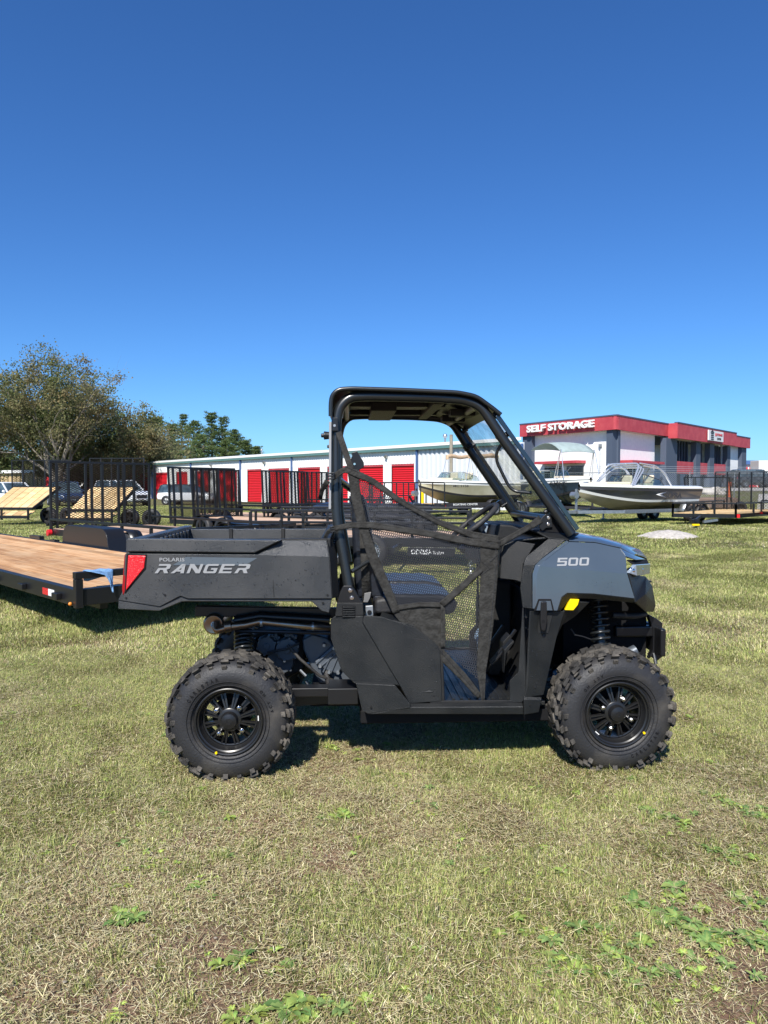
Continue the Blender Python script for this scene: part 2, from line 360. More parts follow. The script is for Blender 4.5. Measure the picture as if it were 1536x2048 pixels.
# pile of pale gravel on the grass
pc = XY(1337, 20.0); mb = MB(); vs = []; fs = []; n1, n2 = 9, 36
for i in range(n1+1):
    for k in range(n2):
        a = 2*PI*k/n2; rr = i/n1*(1+.10*math.sin(3*a+1)+.06*math.sin(7*a)); h = .20*(1-(i/n1)**2)**1.2
        x = .86*rr*math.cos(a); y = .7*rr*math.sin(a)
        vs.append((x, y, h + .025*noise.noise(Vector((x*7, y*7, 3))) - (.03 if i == n1 else 0)))
for i in range(n1):
    for k in range(n2): fs.append((i*n2+k, i*n2+(k+1)%n2, (i+1)*n2+(k+1)%n2, (i+1)*n2+k))
mb.add(vs, fs); g = mb.build('gravel_pile', M['gravel'], loc=(pc.x, pc.y, gz(pc.x, pc.y)))
tag(g, 'low pile of pale gravel lying on the grass in front of the boats', 'gravel')
g['kind'] = 'stuff'

# ================================================================ STORAGE BUILDING (long, red doors)
SCB = 0.85
B0 = Vector((9.23, 47.8, 0)) * SCB; BD = Vector((-39.7, 47.8, 0)).normalized(); BN = Vector((-47.8, -39.7, 0)).normalized()
def bl(s, out=0.0, z=0.0): return B0 + BD * (s * SCB) + BN * out + Vector((0, 0, z))
ANGB = math.atan2(BD.y, BD.x)
sb = thing('storage_building', 'long white storage building with red roll-up doors and green gutter', 'building', B0, ANGB)
# local: x along the front (away to the left), y = -outward?  front normal in local coords
inv = Matrix.Rotation(-ANGB, 4, 'Z')
nl = inv @ BN; OUT = 1.0 if nl.y > 0 else -1.0
LEN = 95 * SCB; HE = 3.89; HD = 2.9; UV = Vector((6.2, 40.6, 0)).normalized(); ul = (inv @ UV)  # end wall runs away from the camera
def corr(mb, x0, x1, z0, z1, y, pitch=.30, dep=.035):
    vs = []; fs = []; x = x0; k = 0
    while x < x1 - 1e-6:
        for (dx, dy) in ((0, 0), (.35, 0), (.5, dep), (.85, dep)):
            xx = min(x + dx*pitch, x1); vs += [(xx, y + OUT*dy, z0), (xx, y + OUT*dy, z1)]
        x += pitch
    vs += [(x1, y, z0), (x1, y, z1)]
    for i in range(0, len(vs)-2, 2): fs.append((i, i+2, i+3, i+1))
    mb.add(vs, fs)
doors = [(10.75,13.5),(14.5,17.8),(19.3,22.4),(23.5,27.2),(28.7,32.6),(33.9,36.9),(39.1,43.4),(45.9,49.4),(51.4,54.7),(57.4,61.4),(63.4,67.2),(69.2,73.0),(75,78.8),(81,84.8),(87,90.8)]
doors = [(a*SCB, b*SCB) for a, b in doors]
mb = MB(); x = 10.2*SCB
for a, b in doors: corr(mb, x, a, 0, HD, 0); x = b
corr(mb, x, LEN, 0, HD, 0); corr(mb, 10.2*SCB, LEN, HD, HE-.02, 0)
mb.build('front_cladding', M['metalwall'], sb, smooth=0)
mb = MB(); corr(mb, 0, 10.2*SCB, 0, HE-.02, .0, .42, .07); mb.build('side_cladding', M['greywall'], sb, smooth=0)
mb = MB(); DEP = 12
for (a, b) in ((Vector((0,0,0)), Vector((ul.x*DEP, ul.y*DEP, 0))), (Vector((LEN,0,0)), Vector((LEN + 0, -OUT*DEP, 0))), (Vector((ul.x*DEP, ul.y*DEP, 0)), Vector((LEN, -OUT*DEP, 0)))):
    mb.add([a, b, b+Vector((0,0,HE)), a+Vector((0,0,HE))], [(0,1,2,3)])
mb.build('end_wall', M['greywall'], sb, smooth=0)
kx = ul.x/abs(ul.y)
mb = MB(); mb.ext([(.45, OUT*.25, HE+.06), (LEN, OUT*.25, HE+.06), (LEN, -OUT*DEP/2, HE+.2), (kx*DEP/2+.3, -OUT*DEP/2, HE+.2)], (0,0,.06))
mb.ext([(LEN, -OUT*DEP/2, HE+.2), (kx*DEP/2+.3, -OUT*DEP/2, HE+.2), (kx*DEP+.3, -OUT*DEP, HE+.06), (LEN, -OUT*DEP, HE+.06)], (0,0,.06))
mb.ext([(.45, OUT*.30, HE+.06), (LEN, OUT*.30, HE+.06), (LEN, OUT*.0, HE+.12), (.25, OUT*.0, HE+.12)], (0,0,.16))
mb.build('roof', M['white'], sb, smooth=0)
mb = MB(); mb.bar((.35, OUT*.2, HE-.02), (LEN, OUT*.2, HE-.02), .16, .2); mb.build('gutter', M['teal'], sb)
for a, b in doors:
    mb = MB(); z = 0; 
    while z < HD-.14:
        mb.add([(a, -OUT*.10, z), (b, -OUT*.10, z), (b, -OUT*.05, z+.10), (a, -OUT*.05, z+.10)], [(0,1,2,3)])
        mb.add([(a, -OUT*.05, z+.10), (b, -OUT*.05, z+.10), (b, -OUT*.10, z+.145), (a, -OUT*.10, z+.145)], [(0,1,2,3)]); z += .145
    d = mb.build('roll_up_door', M['reddoor'], sb, smooth=0)
    m2 = MB(); m2.box((a-.001, min(-OUT*.12, 0), HD-.14), (b+.001, max(-OUT*.12, 0), HD-.002)); m2.build('door_header', M['redpaint'], d, smooth=0)
for s in (0.08, 10.35, 28.1, 38.2, 50.3, 62, 74):
    mb = MB(); mb.box((s*SCB-.06, min(OUT*.06, OUT*.18), 0), (s*SCB+.06, max(OUT*.06, OUT*.18), HE-.1)); mb.build('downspout', M['blue'], sb)
for s in (14.0, 33.2, 45):
    mb = MB(); mb.cyl((s*SCB, OUT*.05, HE-.45), (s*SCB, OUT*.22, HE-.5), .12, 10); mb.build('wall_lamp', M['steel'], sb)
for s, q in ((11, .16), (26, .12), (40, .12), (8.7, .2)):
    mb = MB(); mb.cyl((s*SCB, -OUT*3, HE+.3), (s*SCB, -OUT*3, HE+.85), .06, 8); mb.ball((s*SCB, -OUT*3, HE+.95), q, 8); mb.build('roof_vent', M['steel'], sb)
mb = MB(); p = P(848, 981, 40); mb.cyl((0,0,0), (0,0,1.1), .09, 12); b_ = mb.build('bollard', M['yellow'], loc=(p.x, p.y+1.5, 0), bevel=.02)
tag(b_, 'yellow bollard beside the last red door of the storage building', 'bollard')
# utility pole
p = XY(902, 36.5); mb = MB(); mb.tube([(0,0,-.2), (0,0,4.0)], [.10,.085], 10); o = mb.build('utility_pole', M['polewood'], loc=(p.x, p.y, 0))
tag(o, 'weathered wooden pole standing in front of the grey cladding', 'pole')

# ================================================================ SELF STORAGE BUILDING
BZ = 1.2
cA = P(1047, 870, 88); cB = P(1228, 870, 77); cC = P(1492, 890, 113)
cA.z = cB.z = cC.z = 0
ss = thing('office_building', 'white and slate blue building with red fascia and self storage sign', 'building', (0,0,0))
TOPH = P(1228, 833, 77).z; FB = P(1228, 860, 77).z
def inward(a, b, d):                                      # horizontal unit normals of a face a->b (outward toward camera)
    t = (b-a).normalized(); n_ = Vector((t.y, -t.x, 0)); 
    if n_.dot(-(a+b)/2) < 0: n_ = -n_
    return t, n_
tL, nL = inward(cA, cB, 0); tR, nR = inward(cB, cC, 0)
LL = (cB-cA).length; LR = (cC-cB).length
def wall(name, a, t, n_, s0, s1, z0, z1, off, th, m, **k):
    mb = MB(); p0 = a + t*s0 + n_*off; p1 = a + t*s1 + n_*off
    mb.ext([p0+Vector((0,0,z0)), p1+Vector((0,0,z0)), p1+Vector((0,0,z1)), p0+Vector((0,0,z1))], -n_*th)
    return mb.build(name, m, ss, smooth=0, **k)
def sR(px):                                              # distance along the right face from its corner for a photo column
    k = (px-768)/FPX; return (k*cB.y - cB.x) / (tR.x - k*tR.y)
def sL(px):
    k = (px-768)/FPX; return (k*cA.y - cA.x) / (tL.x - k*tL.y)
back = [cA, cB, cC, cC - nR*16 , cA - nL*16]
mb = MB(); mb.ext([p + Vector((0,0,TOPH-.5)) for p in (cA-nL*.5, cB-(nL+nR)*.4, cC-nR*.5, cC-nR*16, cA-nL*16)], (0,0,.2)); mb.build('roof', M['navy'], ss, smooth=0)
wall('wall', cA, tL, nL, .3, sL(1215), BZ-.4, FB, -.25, .3, M['block'])
wall('wall', cB, tR, nR, .4, sR(1312), BZ-.4, FB, -.25, .3, M['block'])
wall('wall', cB, tR, nR, sR(1444), sR(1478), BZ-.4, FB, -.25, .3, M['block'])
mb = MB(); mb.ext([cC+Vector((0,0,BZ-.4)), cC-nR*16+Vector((0,0,BZ-.4)), cC-nR*16+Vector((0,0,TOPH)), cC+Vector((0,0,TOPH))], tR*-.2); mb.build('wall', M['block'], ss, smooth=0)
mb = MB(); q = -nL*16; mb.ext([cA+Vector((0,0,BZ-.4)), cA+q+Vector((0,0,BZ-.4)), cA+q+Vector((0,0,TOPH)), cA+Vector((0,0,TOPH))], tL*.2); mb.build('wall', M['block'], ss, smooth=0)
OV = 0.62
def fascia(a, b, ta, na, s0, s1, z0, z1, off):
    return wall('fascia_panel', a, ta, na, s0, s1, z0, z1, off, .35, M['redpaint'])
# left fascia in 4 m sheets, right fascia in stepped bays
k = 6
def meet(off):
    A_, B_ = cB+nL*off, cB+nR*off; det = tL.x*-tR.y + tR.x*tL.y; dx, dy = B_.x-A_.x, B_.y-A_.y
    u = (dx*-tR.y + tR.x*dy)/det; v = (tL.x*dy - tL.y*dx)/det; return LL+u, v
e, s0R = meet(OV)
for i in range(k): fascia(cA, cB, tL, nL, e*i/k - .02*(i == 0) , e*(i+1)/k - .015, FB, TOPH, OV)
s1 = sR(1325); s2 = sR(1336); 
for i in range(4): fascia(cB, cC, tR, nR, s0R + (s1-s0R)*i/4 + .004, s0R + (s1-s0R)*(i+1)/4 - .015, FB, TOPH, OV)
segs = [sR(1325), sR(1383), sR(1412), sR(1446)]
for i in range(3): fascia(cB, cC, tR, nR, segs[i], segs[i+1] - .015, FB-.25, TOPH+.12, OV + 1.1)
mb = MB(); p0 = cB + tR*segs[0]; mb.ext([p0+nR*OV+Vector((0,0,FB-.25)), p0+nR*(OV+1.08)+Vector((0,0,FB-.25)), p0+nR*(OV+1.08)+Vector((0,0,TOPH+.12)), p0+nR*OV+Vector((0,0,TOPH+.12))], tR*-.12); mb.build('fascia_panel', M['redpaint'], ss, smooth=0)
fascia(cB, cC, tR, nR, segs[3]+.05, sR(1490), FB-.1, TOPH, OV)
# coping, soffit
for (a, t, n_, q0, q1, z, off) in ((cA, tL, nL, -.05, meet(OV+.05)[0], TOPH, OV+.05), (cB, tR, nR, meet(OV+.05)[1]+.01, segs[0], TOPH, OV+.05), (cB, tR, nR, segs[0]-.1, segs[3], TOPH+.12, OV+1.15), (cB, tR, nR, segs[3], sR(1490), TOPH, OV+.05)):
    wall('coping', a, t, n_, q0, q1, z+.003, z+.14, off, .45, M['navy'])
for (a, t, n_, q0, q1, off, zz) in ((cA, tL, nL, 0, LL+.3, OV-.36, FB+.02), (cB, tR, nR, -.2, segs[0], OV-.36, FB+.02), (cB, tR, nR, segs[0], segs[3], OV+.74, FB-.2)):
    mb = MB(); mb.ext([a+t*q0+n_*off+Vector((0,0,zz)), a+t*q1+n_*off+Vector((0,0,zz)), a+t*q1-n_*.3+Vector((0,0,zz)), a+t*q0-n_*.3+Vector((0,0,zz))], (0,0,.1)); mb.build('soffit', M['white'], ss, smooth=0)
def column(px0, px1, right=True, off=.25, z1=None):
    a, t, n_, f = (cB, tR, nR, sR) if right else (cA, tL, nL, sL)
    s0, s_1 = f(px0), f(px1)
    wall('column', a, t, n_, s0, s_1, BZ-.4, (z1 or FB)-.003, off, .7, M['navy'])
column(1062-14, 1066, False, .3); column(1216, 1228, False, .35); column(1229, 1233, True, .36)
column(1316, 1338, True, .9, FB-.25); column(1375, 1384, True, 1.0, FB-.25); column(1403, 1412, True, 1.0, FB-.25); column(1440, 1446, True, .9, FB-.25); column(1478, 1487, True, .3)
# tall glazed bays with mullions over red spandrels
for (a, b) in ((1339, 1374), (1385, 1402), (1413, 1439)):
    s0, s_1 = sR(a), sR(b); zt = FB-.26; H = zt-(BZ)
    w_ = wall('window', cB, tR, nR, s0, s_1, BZ+H*.56, zt, -.1, .1, M['darkglass'])
    nm = 6 if b-a > 20 else 4
    for i in range(nm+1):
        s = s0 + (s_1-s0)*i/nm; mm = MB(); p0 = cB+tR*s+nR*-.05; mm.bar(p0+Vector((0,0,BZ+H*.56)), p0+Vector((0,0,zt)), .14, .14, up=nR); mm.build('mullion', M['navy'], w_, smooth=0)
    wall('spandrel_panel', cB, tR, nR, s0+.01, s_1-.01, BZ+H*.30, BZ+H*.555, .75, .9, M['redpaint'])
    wall('wall', cB, tR, nR, s0, s_1, BZ-.4, BZ+H*.298, -.9, .1, M['navy'])
    wall('door', cB, tR, nR, s0+(s_1-s0)*.15, s0+(s_1-s0)*.45, BZ, BZ+2.3, -.8, .08, M['darkglass'])
    wall('pier', cB, tR, nR, s0+(s_1-s0)*.02, s0+(s_1-s0)*.14, BZ-.3, BZ+H*.298, .3, .4, M['block'])
# window recesses, doors and awnings
for (f, a, t, n_, px0, px1, zt) in ((sL, cA, tL, nL, 1088, 1119, 2.45), (sL, cA, tL, nL, 1132, 1164, 2.45)):
    w_ = wall('window', a, t, n_, f(px0), f(px1), BZ, BZ+zt, -.15, .08, M['darkglass'])
    s0, s_1 = f(px0), f(px1)
    for q in (0, .5, 1):
        mm = MB(); p0 = a+t*(s0+(s_1-s0)*q)+n_*-.13; mm.bar(p0+Vector((0,0,BZ)), p0+Vector((0,0,BZ+zt)), .08, .08, up=n_); mm.build('frame', M['ink'], w_, smooth=0)
for (px0, px1, z0, zt) in ((1240.5, 1252.5, .0, 2.5), (1259, 1265, 1.0, 2.2), (1270.5, 1281.5, 0, 2.35)):
    s0, s_1 = sR(px0), sR(px1); w_ = wall('window', cB, tR, nR, s0, s_1, BZ+z0, BZ+zt, -.15, .08, M['darkglass'])
    for q in (0, .5, 1):
        mm = MB(); p0 = cB+tR*(s0+(s_1-s0)*q)+nR*-.13; mm.bar(p0+Vector((0,0,BZ+z0)), p0+Vector((0,0,BZ+zt)), .07, .07, up=nR); mm.build('frame', M['ink'], w_, smooth=0)
wall('awning', cA, tL, nL, sL(1084), sL(1168), BZ+2.75, BZ+3.05, 1.3, 1.6, M['redpaint'])
wall('awning', cB, tR, nR, sR(1241), sR(1306), BZ+2.72, BZ+3.0, 1.3, 1.6, M['redpaint'])
p = cA + tL*sL(1198) + nL*-.1; mb = MB(); mb.box((-.15,-.15,0),(.15,.15,.3)); mb.cyl((0,0,-6),(0,0,0), .03, 6); mb.build('wall_lamp', M['steel'], ss, loc=(p.x, p.y, P(1198, 894, 79).z))
# lettering standing off the fascia
s0, s_1 = sL(1065), sL(1198.5)
hl = P(1196, 843, cA.y + tL.y*s_1).z - P(1196, 857.5, cA.y + tL.y*s_1).z
og = cA + tL*s0 + nL*(OV+.35) + Vector((0,0, P(1067, 866.5, cA.y+tL.y*s0).z + .02))
o = text_fit('sign_lettering', 'SELF STORAGE', M['white'], ss, og, tL, (0,0,1), s_1-s0, hl*1.05, bold=.032, depth=.28, spacing=1.06)
# small white sign with tower logo
a = sR(1384); b = sR(1414.5); sg = wall('sign_board', cB, tR, nR, a, b, FB+.0, TOPH-.1, OV+1.35, .12, M['signw'])
og = cB + tR*(a+(b-a)*.42) + nR*(OV+1.375) + Vector((0,0,FB+.62))
text_fit('sign_text', 'J&J STORAGE', M['signred'], sg, og, tR, (0,0,1), (b-a)*.5, .42, bold=.02, depth=.03)
og = cB + tR*(a+(b-a)*.55) + nR*(OV+1.375) + Vector((0,0,FB+.2))
text_fit('sign_text', 'CENTER', M['ink'], sg, og, tR, (0,0,1), (b-a)*.28, .28, depth=.03)
mb = MB(); o_ = cB + tR*(a+(b-a)*.16) + nR*(OV+1.36)
for i, (w_, z_) in enumerate(((1.0,.15),(1.0,.4),(1.0,.65),(1.0,.9))):
    mb.ext([o_+tR*(-.1)+Vector((0,0,FB+z_-.05)), o_+tR*(w_)+Vector((0,0,FB+z_-.05)), o_+tR*(w_)+Vector((0,0,FB+z_+.08)), o_+tR*(-.1)+Vector((0,0,FB+z_+.08))], nR*.03)
mb.ext([o_+tR*-.3+Vector((0,0,FB+1.05)), o_+tR*1.2+Vector((0,0,FB+1.05)), o_+tR*.45+Vector((0,0,FB+1.4))], nR*.03)
mb.build('tower_logo', M['ink'], sg, smooth=0)

# small far building at the right edge, with blue roof and red doors
fb = thing('storage_shed', 'small far storage shed with blue roof behind the black vehicle', 'building', (0,0,0))
a = P(1482, 970, 118); b = P(1600, 970, 118); zt = P(1500, 929, 118).z; zb = 1.0
mb = MB(); mb.box((a.x, 118, zb), (b.x, 126, zt)); mb.build('wall', M['metalwall'], fb)
mb = MB(); mb.ext([(a.x-.3, 117.6, zt+.003), (a.x-.3, 126.4, zt+.003), (a.x-.3, 122, zt+.8)], (b.x-a.x+.6, 0, 0)); mb.build('roof', M['blue'], fb, smooth=0)
for px in (1487, 1499, 1517): 
    q = P(px, 940, 117.9); mb = MB(); mb.box((q.x, 117.88, zb), (q.x+(.7 if px == 1487 else 1.2), 117.97, P(px, 934, 118).z)); mb.build('roll_up_door', M['reddoor'], fb)
a = P(1517, 970, 100); bx = thing('truck_box', 'pale grey box trailer parked behind the black vehicle at right', 'trailer', (a.x, 100, 1.0))
mb = MB(); mb.box((0,0,.7),(7,2.4,P(1517,921,100).z-1.0)); mb.build('body', M['signw'], bx, bevel=.05)
for x in (1.2, 2.3, 5.6):
    mb = MB(); mb.cyl((x,.1,.45),(x,.4,.45),.45,14); mb.build('wheel', M['rubber'], bx)

# tan shed at the far left, with pale roof
a = P(-60, 972, 95); b = P(92, 972, 88)
t_ = (b-a).normalized(); ts = thing('tan_shed', 'low tan metal shed with white roof edge behind the white car', 'building', (0,0,0))
a.z = b.z = 0; z1 = P(60, 946, 90).z
n_ = Vector((-t_.y, t_.x, 0)); L = (b-a).length; i = 0
mb = MB(); x = 0
while x < L:
    mb.add([a+t_*x, a+t_*(x+.5), a+t_*(x+.5)+Vector((0,0,z1)), a+t_*x+Vector((0,0,z1))], [(0,1,2,3)])
    mb.add([a+t_*(x+.5)-n_*-.1, a+t_*(x+.8)-n_*-.1, a+t_*(x+.8)+n_*.1+Vector((0,0,z1)), a+t_*(x+.5)+n_*.1+Vector((0,0,z1))], [(0,1,2,3)]); x += .8
mb.build('wall', M['tan'], ts, smooth=0)
mb = MB(); mb.ext([a-n_*.4+Vector((0,0,z1)), b-n_*.4+Vector((0,0,z1)), b-n_*.4+Vector((0,0,z1+.35)), a-n_*.4+Vector((0,0,z1+.35))], n_*9); mb.build('roof', M['white'], ts, smooth=0)
q = P(46, 950, 86); mb = MB(); mb.cyl((0,0,0), (0,0,P(46,934,86).z), .14, 8); o = mb.build('vent_post', M['white'], loc=(q.x, 86, 0)); tag(o, 'white post standing before the tan shed', 'post')
q = XY(101, 84); mb = MB(); mb.box((-.5,-.3,0),(.5,.3,P(101,953,84).z)); o = mb.build('red_cabinet', M['reddoor'], loc=(q.x, 84, 0), bevel=.03); tag(o, 'red upright cabinet beside the tan shed', 'cabinet')

# ================================================================ CHAIN-LINK FENCES with barbed wire
def chain_fence(name, label, pts, h, barbed, post_every=3.0, spacing=.14):
    f = thing(name, label, 'fence', (0,0,0), 0)
    for a, b in zip(pts[:-1], pts[1:]):
        a = Vector((a[0], a[1], 0)); b = Vector((b[0], b[1], 0)); L = (b-a).length; t = (b-a)/L; n_ = Vector((t.y, -t.x, 0)); k = max(1, round(L/post_every))
        g = [gz((a+t*L*i/k).x, (a+t*L*i/k).y) for i in range(k+1)]
        for i in range(k+1):
            p = a+t*L*i/k; mb = MB(); mb.cyl((p.x,p.y,g[i]-.1), (p.x,p.y,g[i]+h+.05), .035, 8)
            if barbed: mb.cyl((p.x,p.y,g[i]+h), (p.x+t.x*.25+n_.x*.25, p.y+t.y*.25+n_.y*.25, g[i]+h+.42), .025, 6)
            mb.build('post', M['steel'], f)
        mb = MB()
        for i in range(k):
            p, q = a+t*L*i/k, a+t*L*(i+1)/k; mb.cyl((p.x,p.y,g[i]+h), (q.x,q.y,g[i+1]+h), .025, 6)
        mb.build('top_rail', M['steel'], f)
        mb = MB(); nst = int(L/spacing); r = .006
        def zt(s): 
            u = s/L*k; i = min(int(u), k-1); return g[i]*(1-(u-i)) + g[i+1]*(u-i)
        for i in range(-int(h/spacing), nst):
            for sg_ in (1, -1):
                s0 = i*spacing; s1_ = s0 + h; c0, c1 = max(s0, 0), min(s1_, L)
                if c1 <= c0: continue
                z0, z1_ = (c0-s0), (c1-s0)
                if sg_ < 0: z0, z1_ = h-z0, h-z1_
                p = a+t*c0; q = a+t*c1; dx = t*r
                mb.add([p-dx+Vector((0,0,zt(c0)+z0)), p+dx+Vector((0,0,zt(c0)+z0)), q+dx+Vector((0,0,zt(c1)+z1_)), q-dx+Vector((0,0,zt(c1)+z1_))], [(0,1,2,3)])
        mb.build('chain_mesh', M['steel'], f, smooth=0, kind='stuff')
        if barbed:
            for j, (o1, o2) in enumerate(((.08,.13), (.16,.27), (.24,.40))):
                mb = MB(); mb.tube([ (a+t*L*i/k).xy.to_3d() + (t+n_)*o1 + Vector((0,0,g[i]+h+o2)) for i in range(k+1)], .012, 4); mb.build('barbed_wire', M['steel'], f)
    return f
chain_fence('chain_link_fence', 'tall chain-link fence with barbed wire in front of the self storage building', [(9.6, 50), (19.0, 52.5), (30, 49), (46, 46)], 2.1, True)
# ================================================================ TREES
def leafmat(name, cols, trans=.38):
    m = bpy.data.materials.new(name); m.use_nodes = True; t = m.node_tree; n = t.nodes; b = n['Principled BSDF']; b.inputs['Roughness'].default_value = .6; b.inputs['Specular IOR Level'].default_value = .25
    at = n.new('ShaderNodeAttribute'); at.attribute_name = 'tone'; cr = n.new('ShaderNodeValToRGB'); el = cr.color_ramp.elements
    for i, c in enumerate(cols):
        e_ = el[i] if i < 2 else el.new(1); e_.position = i/(len(cols)-1); e_.color = (*c, 1)
    el[0].position = 0
    for i, c in enumerate(cols): el[i].position = i/(len(cols)-1); el[i].color = (*c, 1)
    t.links.new(at.outputs['Fac'], cr.inputs[0]); t.links.new(cr.outputs[0], b.inputs['Base Color'])
    tl = n.new('ShaderNodeBsdfTranslucent'); t.links.new(cr.outputs[0], tl.inputs[0]); mx = n.new('ShaderNodeMixShader'); mx.inputs[0].default_value = trans
    t.links.new(b.outputs[0], mx.inputs[1]); t.links.new(tl.outputs[0], mx.inputs[2]); t.links.new(mx.outputs[0], n['Material Output'].inputs[0])
    return m
M['leaf_brown'] = leafmat('autumn_leaves', [(.115,.155,.055), (.15,.17,.065), (.19,.185,.08), (.235,.21,.105), (.24,.185,.085)])
M['leaf_green'] = leafmat('green_leaves', [(.05,.075,.022), (.085,.11,.035), (.13,.14,.05), (.18,.15,.07)])
M['needle'] = leafmat('pine_needles', [(.055,.09,.035), (.095,.145,.05), (.14,.195,.065), (.19,.21,.085)])
M['bark'] = mat('grey_bark', (.24,.21,.175), .9, noise_amt=.4, nscale=2, bump=.5, bscale=6)
def finish_leaves(name, vs, fs, tones, m, parent):
    me = bpy.data.meshes.new(name); me.from_pydata(vs, [], fs); at = me.attributes.new('tone', 'FLOAT', 'FACE'); at.data.foreach_set('value', tones)
    me.materials.append(m); o = bpy.data.objects.new(name, me); COL.objects.link(o); o.parent = parent; return o
def leaf_quad(vs, fs, c, s, rnd, flat=0.0):
    n_ = Vector((rnd.gauss(0,1), rnd.gauss(0,1), rnd.gauss(0,1)+flat)).normalized(); u = n_.orthogonal().normalized(); u = Matrix.Rotation(rnd.random()*6.28, 3, n_) @ u; v = n_.cross(u)
    o = len(vs); a, b = s, s*rnd.uniform(.45,.8)
    vs += [tuple(c-u*a), tuple(c-v*b), tuple(c+u*a), tuple(c+v*b)]; fs.append((o, o+1, o+2, o+3))
def broad_tree(name, label, x, y, H, spread, seed, m, leaves=9000, leaf=.16, bare=.2, trunk_h=.18, group=None, env=.52, cz=(.25,.6)):
    rnd = random.Random(seed); t = thing(name, label, 'tree', (x, y, gz(x, y)), 0, group)
    tb = MB(); br = MB(); tips = []
    def grow(p, d, L, r, lev):
        n_ = 5; pts = [p]; q = p; dd = d
        for i in range(n_):
            dd = (dd + Vector((rnd.gauss(0,.13), rnd.gauss(0,.13), rnd.gauss(0,.07)+.05))).normalized(); q = q + dd*(L/n_); pts.append(q)
        rs = [r*(1-.55*i/n_) for i in range(n_+1)]
        (tb if lev == 0 else br).tube(pts, rs, 7 if lev < 2 else 4)
        if lev >= 2: tips.extend([(pts[2], lev), (pts[4], lev)])
        if lev >= 4 or L < .5: tips.append((q, lev)); tips.append((q, lev)); return
        kk = {0: 7, 1: 5, 2: 4, 3: 3}[lev]
        for i in range(kk):
            f = 1.0 if i == 0 else rnd.uniform(.35, 1.0); j = min(int(f*n_), n_); pp = pts[j]
            az = rnd.random()*6.28 if lev else 6.28*i/kk + rnd.uniform(-.3,.3); tilt = rnd.uniform(.35,.95) if lev else rnd.uniform(.25, 1.0)
            u = dd.orthogonal().normalized(); u = Matrix.Rotation(az, 3, dd) @ u; nd = (dd*math.cos(tilt) + u*math.sin(tilt))
            nd.z = max(nd.z, -.15); nd.x *= spread; nd.y *= spread
            grow(pp, nd.normalized(), L*rnd.uniform(.62,.80) if lev else H*rnd.uniform(.28,.40), rs[j]*rnd.uniform(.5,.7), lev+1)
    grow(Vector((0,0,-.2)), Vector((0,0,1)), H*trunk_h+.2, H*.028, 0)
    zmax = max(p.z for p, l in tips); sc_ = H/zmax
    for b_ in (tb, br): b_.v = [(a[0]*sc_, a[1]*sc_, a[2]*sc_) for a in b_.v]
    tips2 = [p*sc_ for p, l in tips]
    tb.build('trunk', M['bark'], t); br.build('limb', M['bark'], t)
    vs, fs, tones = [], [], []
    tips2 = [p for p in tips2 if math.hypot(p.x, p.y)**2/(env*H)**2 + (p.z-.54*H)**2/(.47*H)**2 < 1] or tips2
    per = max(1, int(leaves/len(tips2)))
    for p in tips2:
        if rnd.random() < bare: continue
        tn = max(0, min(1, .45 + .9*noise.noise(p*.35 + Vector((seed, 0, 0))))); cs = rnd.uniform(*cz)
        for i in range(per):
            c = p + Vector((rnd.gauss(0,cs), rnd.gauss(0,cs), rnd.gauss(0,cs*.7))); 
            if c.z < .3: continue
            leaf_quad(vs, fs, c, leaf*rnd.uniform(.7,1.3), rnd); tones.append(max(0, min(1, tn + rnd.gauss(0,.14))))
    finish_leaves('crown', vs, fs, tones, m, t); return t
def pine(name, label, x, y, H, seed, wid=.24, group=None, m=None):
    rnd = random.Random(seed); t = thing(name, label, 'tree', (x, y, gz(x, y)), 0, group)
    tb = MB(); tb.tube([(0,0,-.2), (rnd.gauss(0,.2), 0, H*.5), (rnd.gauss(0,.2), 0, H*.97)], [H*.016+.06, H*.01+.04, .03], 7); tb.build('trunk', M['bark'], t)
    br = MB(); vs, fs, tones = [], [], []; z = H*.10
    while z < H*.985:
        f = z/H; rad = H*wid*((1-f)**.62)*(.75+.35*math.sin(seed+z*1.7)) + .25; k = rnd.randint(4,6); a0 = rnd.random()*6
        for i in range(k):
            a = a0 + 6.28*i/k + rnd.uniform(-.3,.3); L = rad*rnd.uniform(.6,1.15); up = rnd.uniform(.0,.35) + f*.35
            d = Vector((math.cos(a), math.sin(a), up)); p0 = Vector((0,0,z)); br.tube([p0, p0+d*L*.6, p0+d*L], [.05,.03,.01], 4); tn0 = rnd.random()
            n_ = int(30 + 60*L)
            for j in range(n_):
                q = rnd.uniform(.2, 1.0)**.7; c = p0 + d*L*q + Vector((rnd.gauss(0,.13+.08*L*q), rnd.gauss(0,.13+.08*L*q), rnd.gauss(0,.08)-.05*L*q*q))
                leaf_quad(vs, fs, c, rnd.uniform(.06,.13), rnd, 1.2); tones.append(max(0, min(1, .35+.4*q*rnd.random()+.25*(tn0-.3)+rnd.gauss(0,.08))))
        z += rnd.uniform(.045,.07)*H*(1.05-.5*f)
    br.build('limb', M['bark'], t); finish_leaves('crown', vs, fs, tones, m or M['needle'], t); return t
def topH(py, Y): return P(768, py, Y).z
q = XY(125, 74); broad_tree('oak_tree', 'tallest autumn oak with sparse brown leaves at far left', q.x, q.y, topH(694, 74), 1.05, 11, M['leaf_brown'], 62000, .105, .26, .13, env=.50, cz=(.25,.62))
q = XY(12, 80); broad_tree('oak_tree', 'brown-leaved tree cut by the left edge of the photo', q.x, q.y, topH(775, 80), 1.2, 5, M['leaf_brown'], 50000, .12, .10, .12)
q = XY(222, 82); broad_tree('oak_tree', 'half-bare brown tree right of the tallest oak', q.x, q.y, topH(788, 82), 1.3, 23, M['leaf_brown'], 50000, .115, .12, .1)
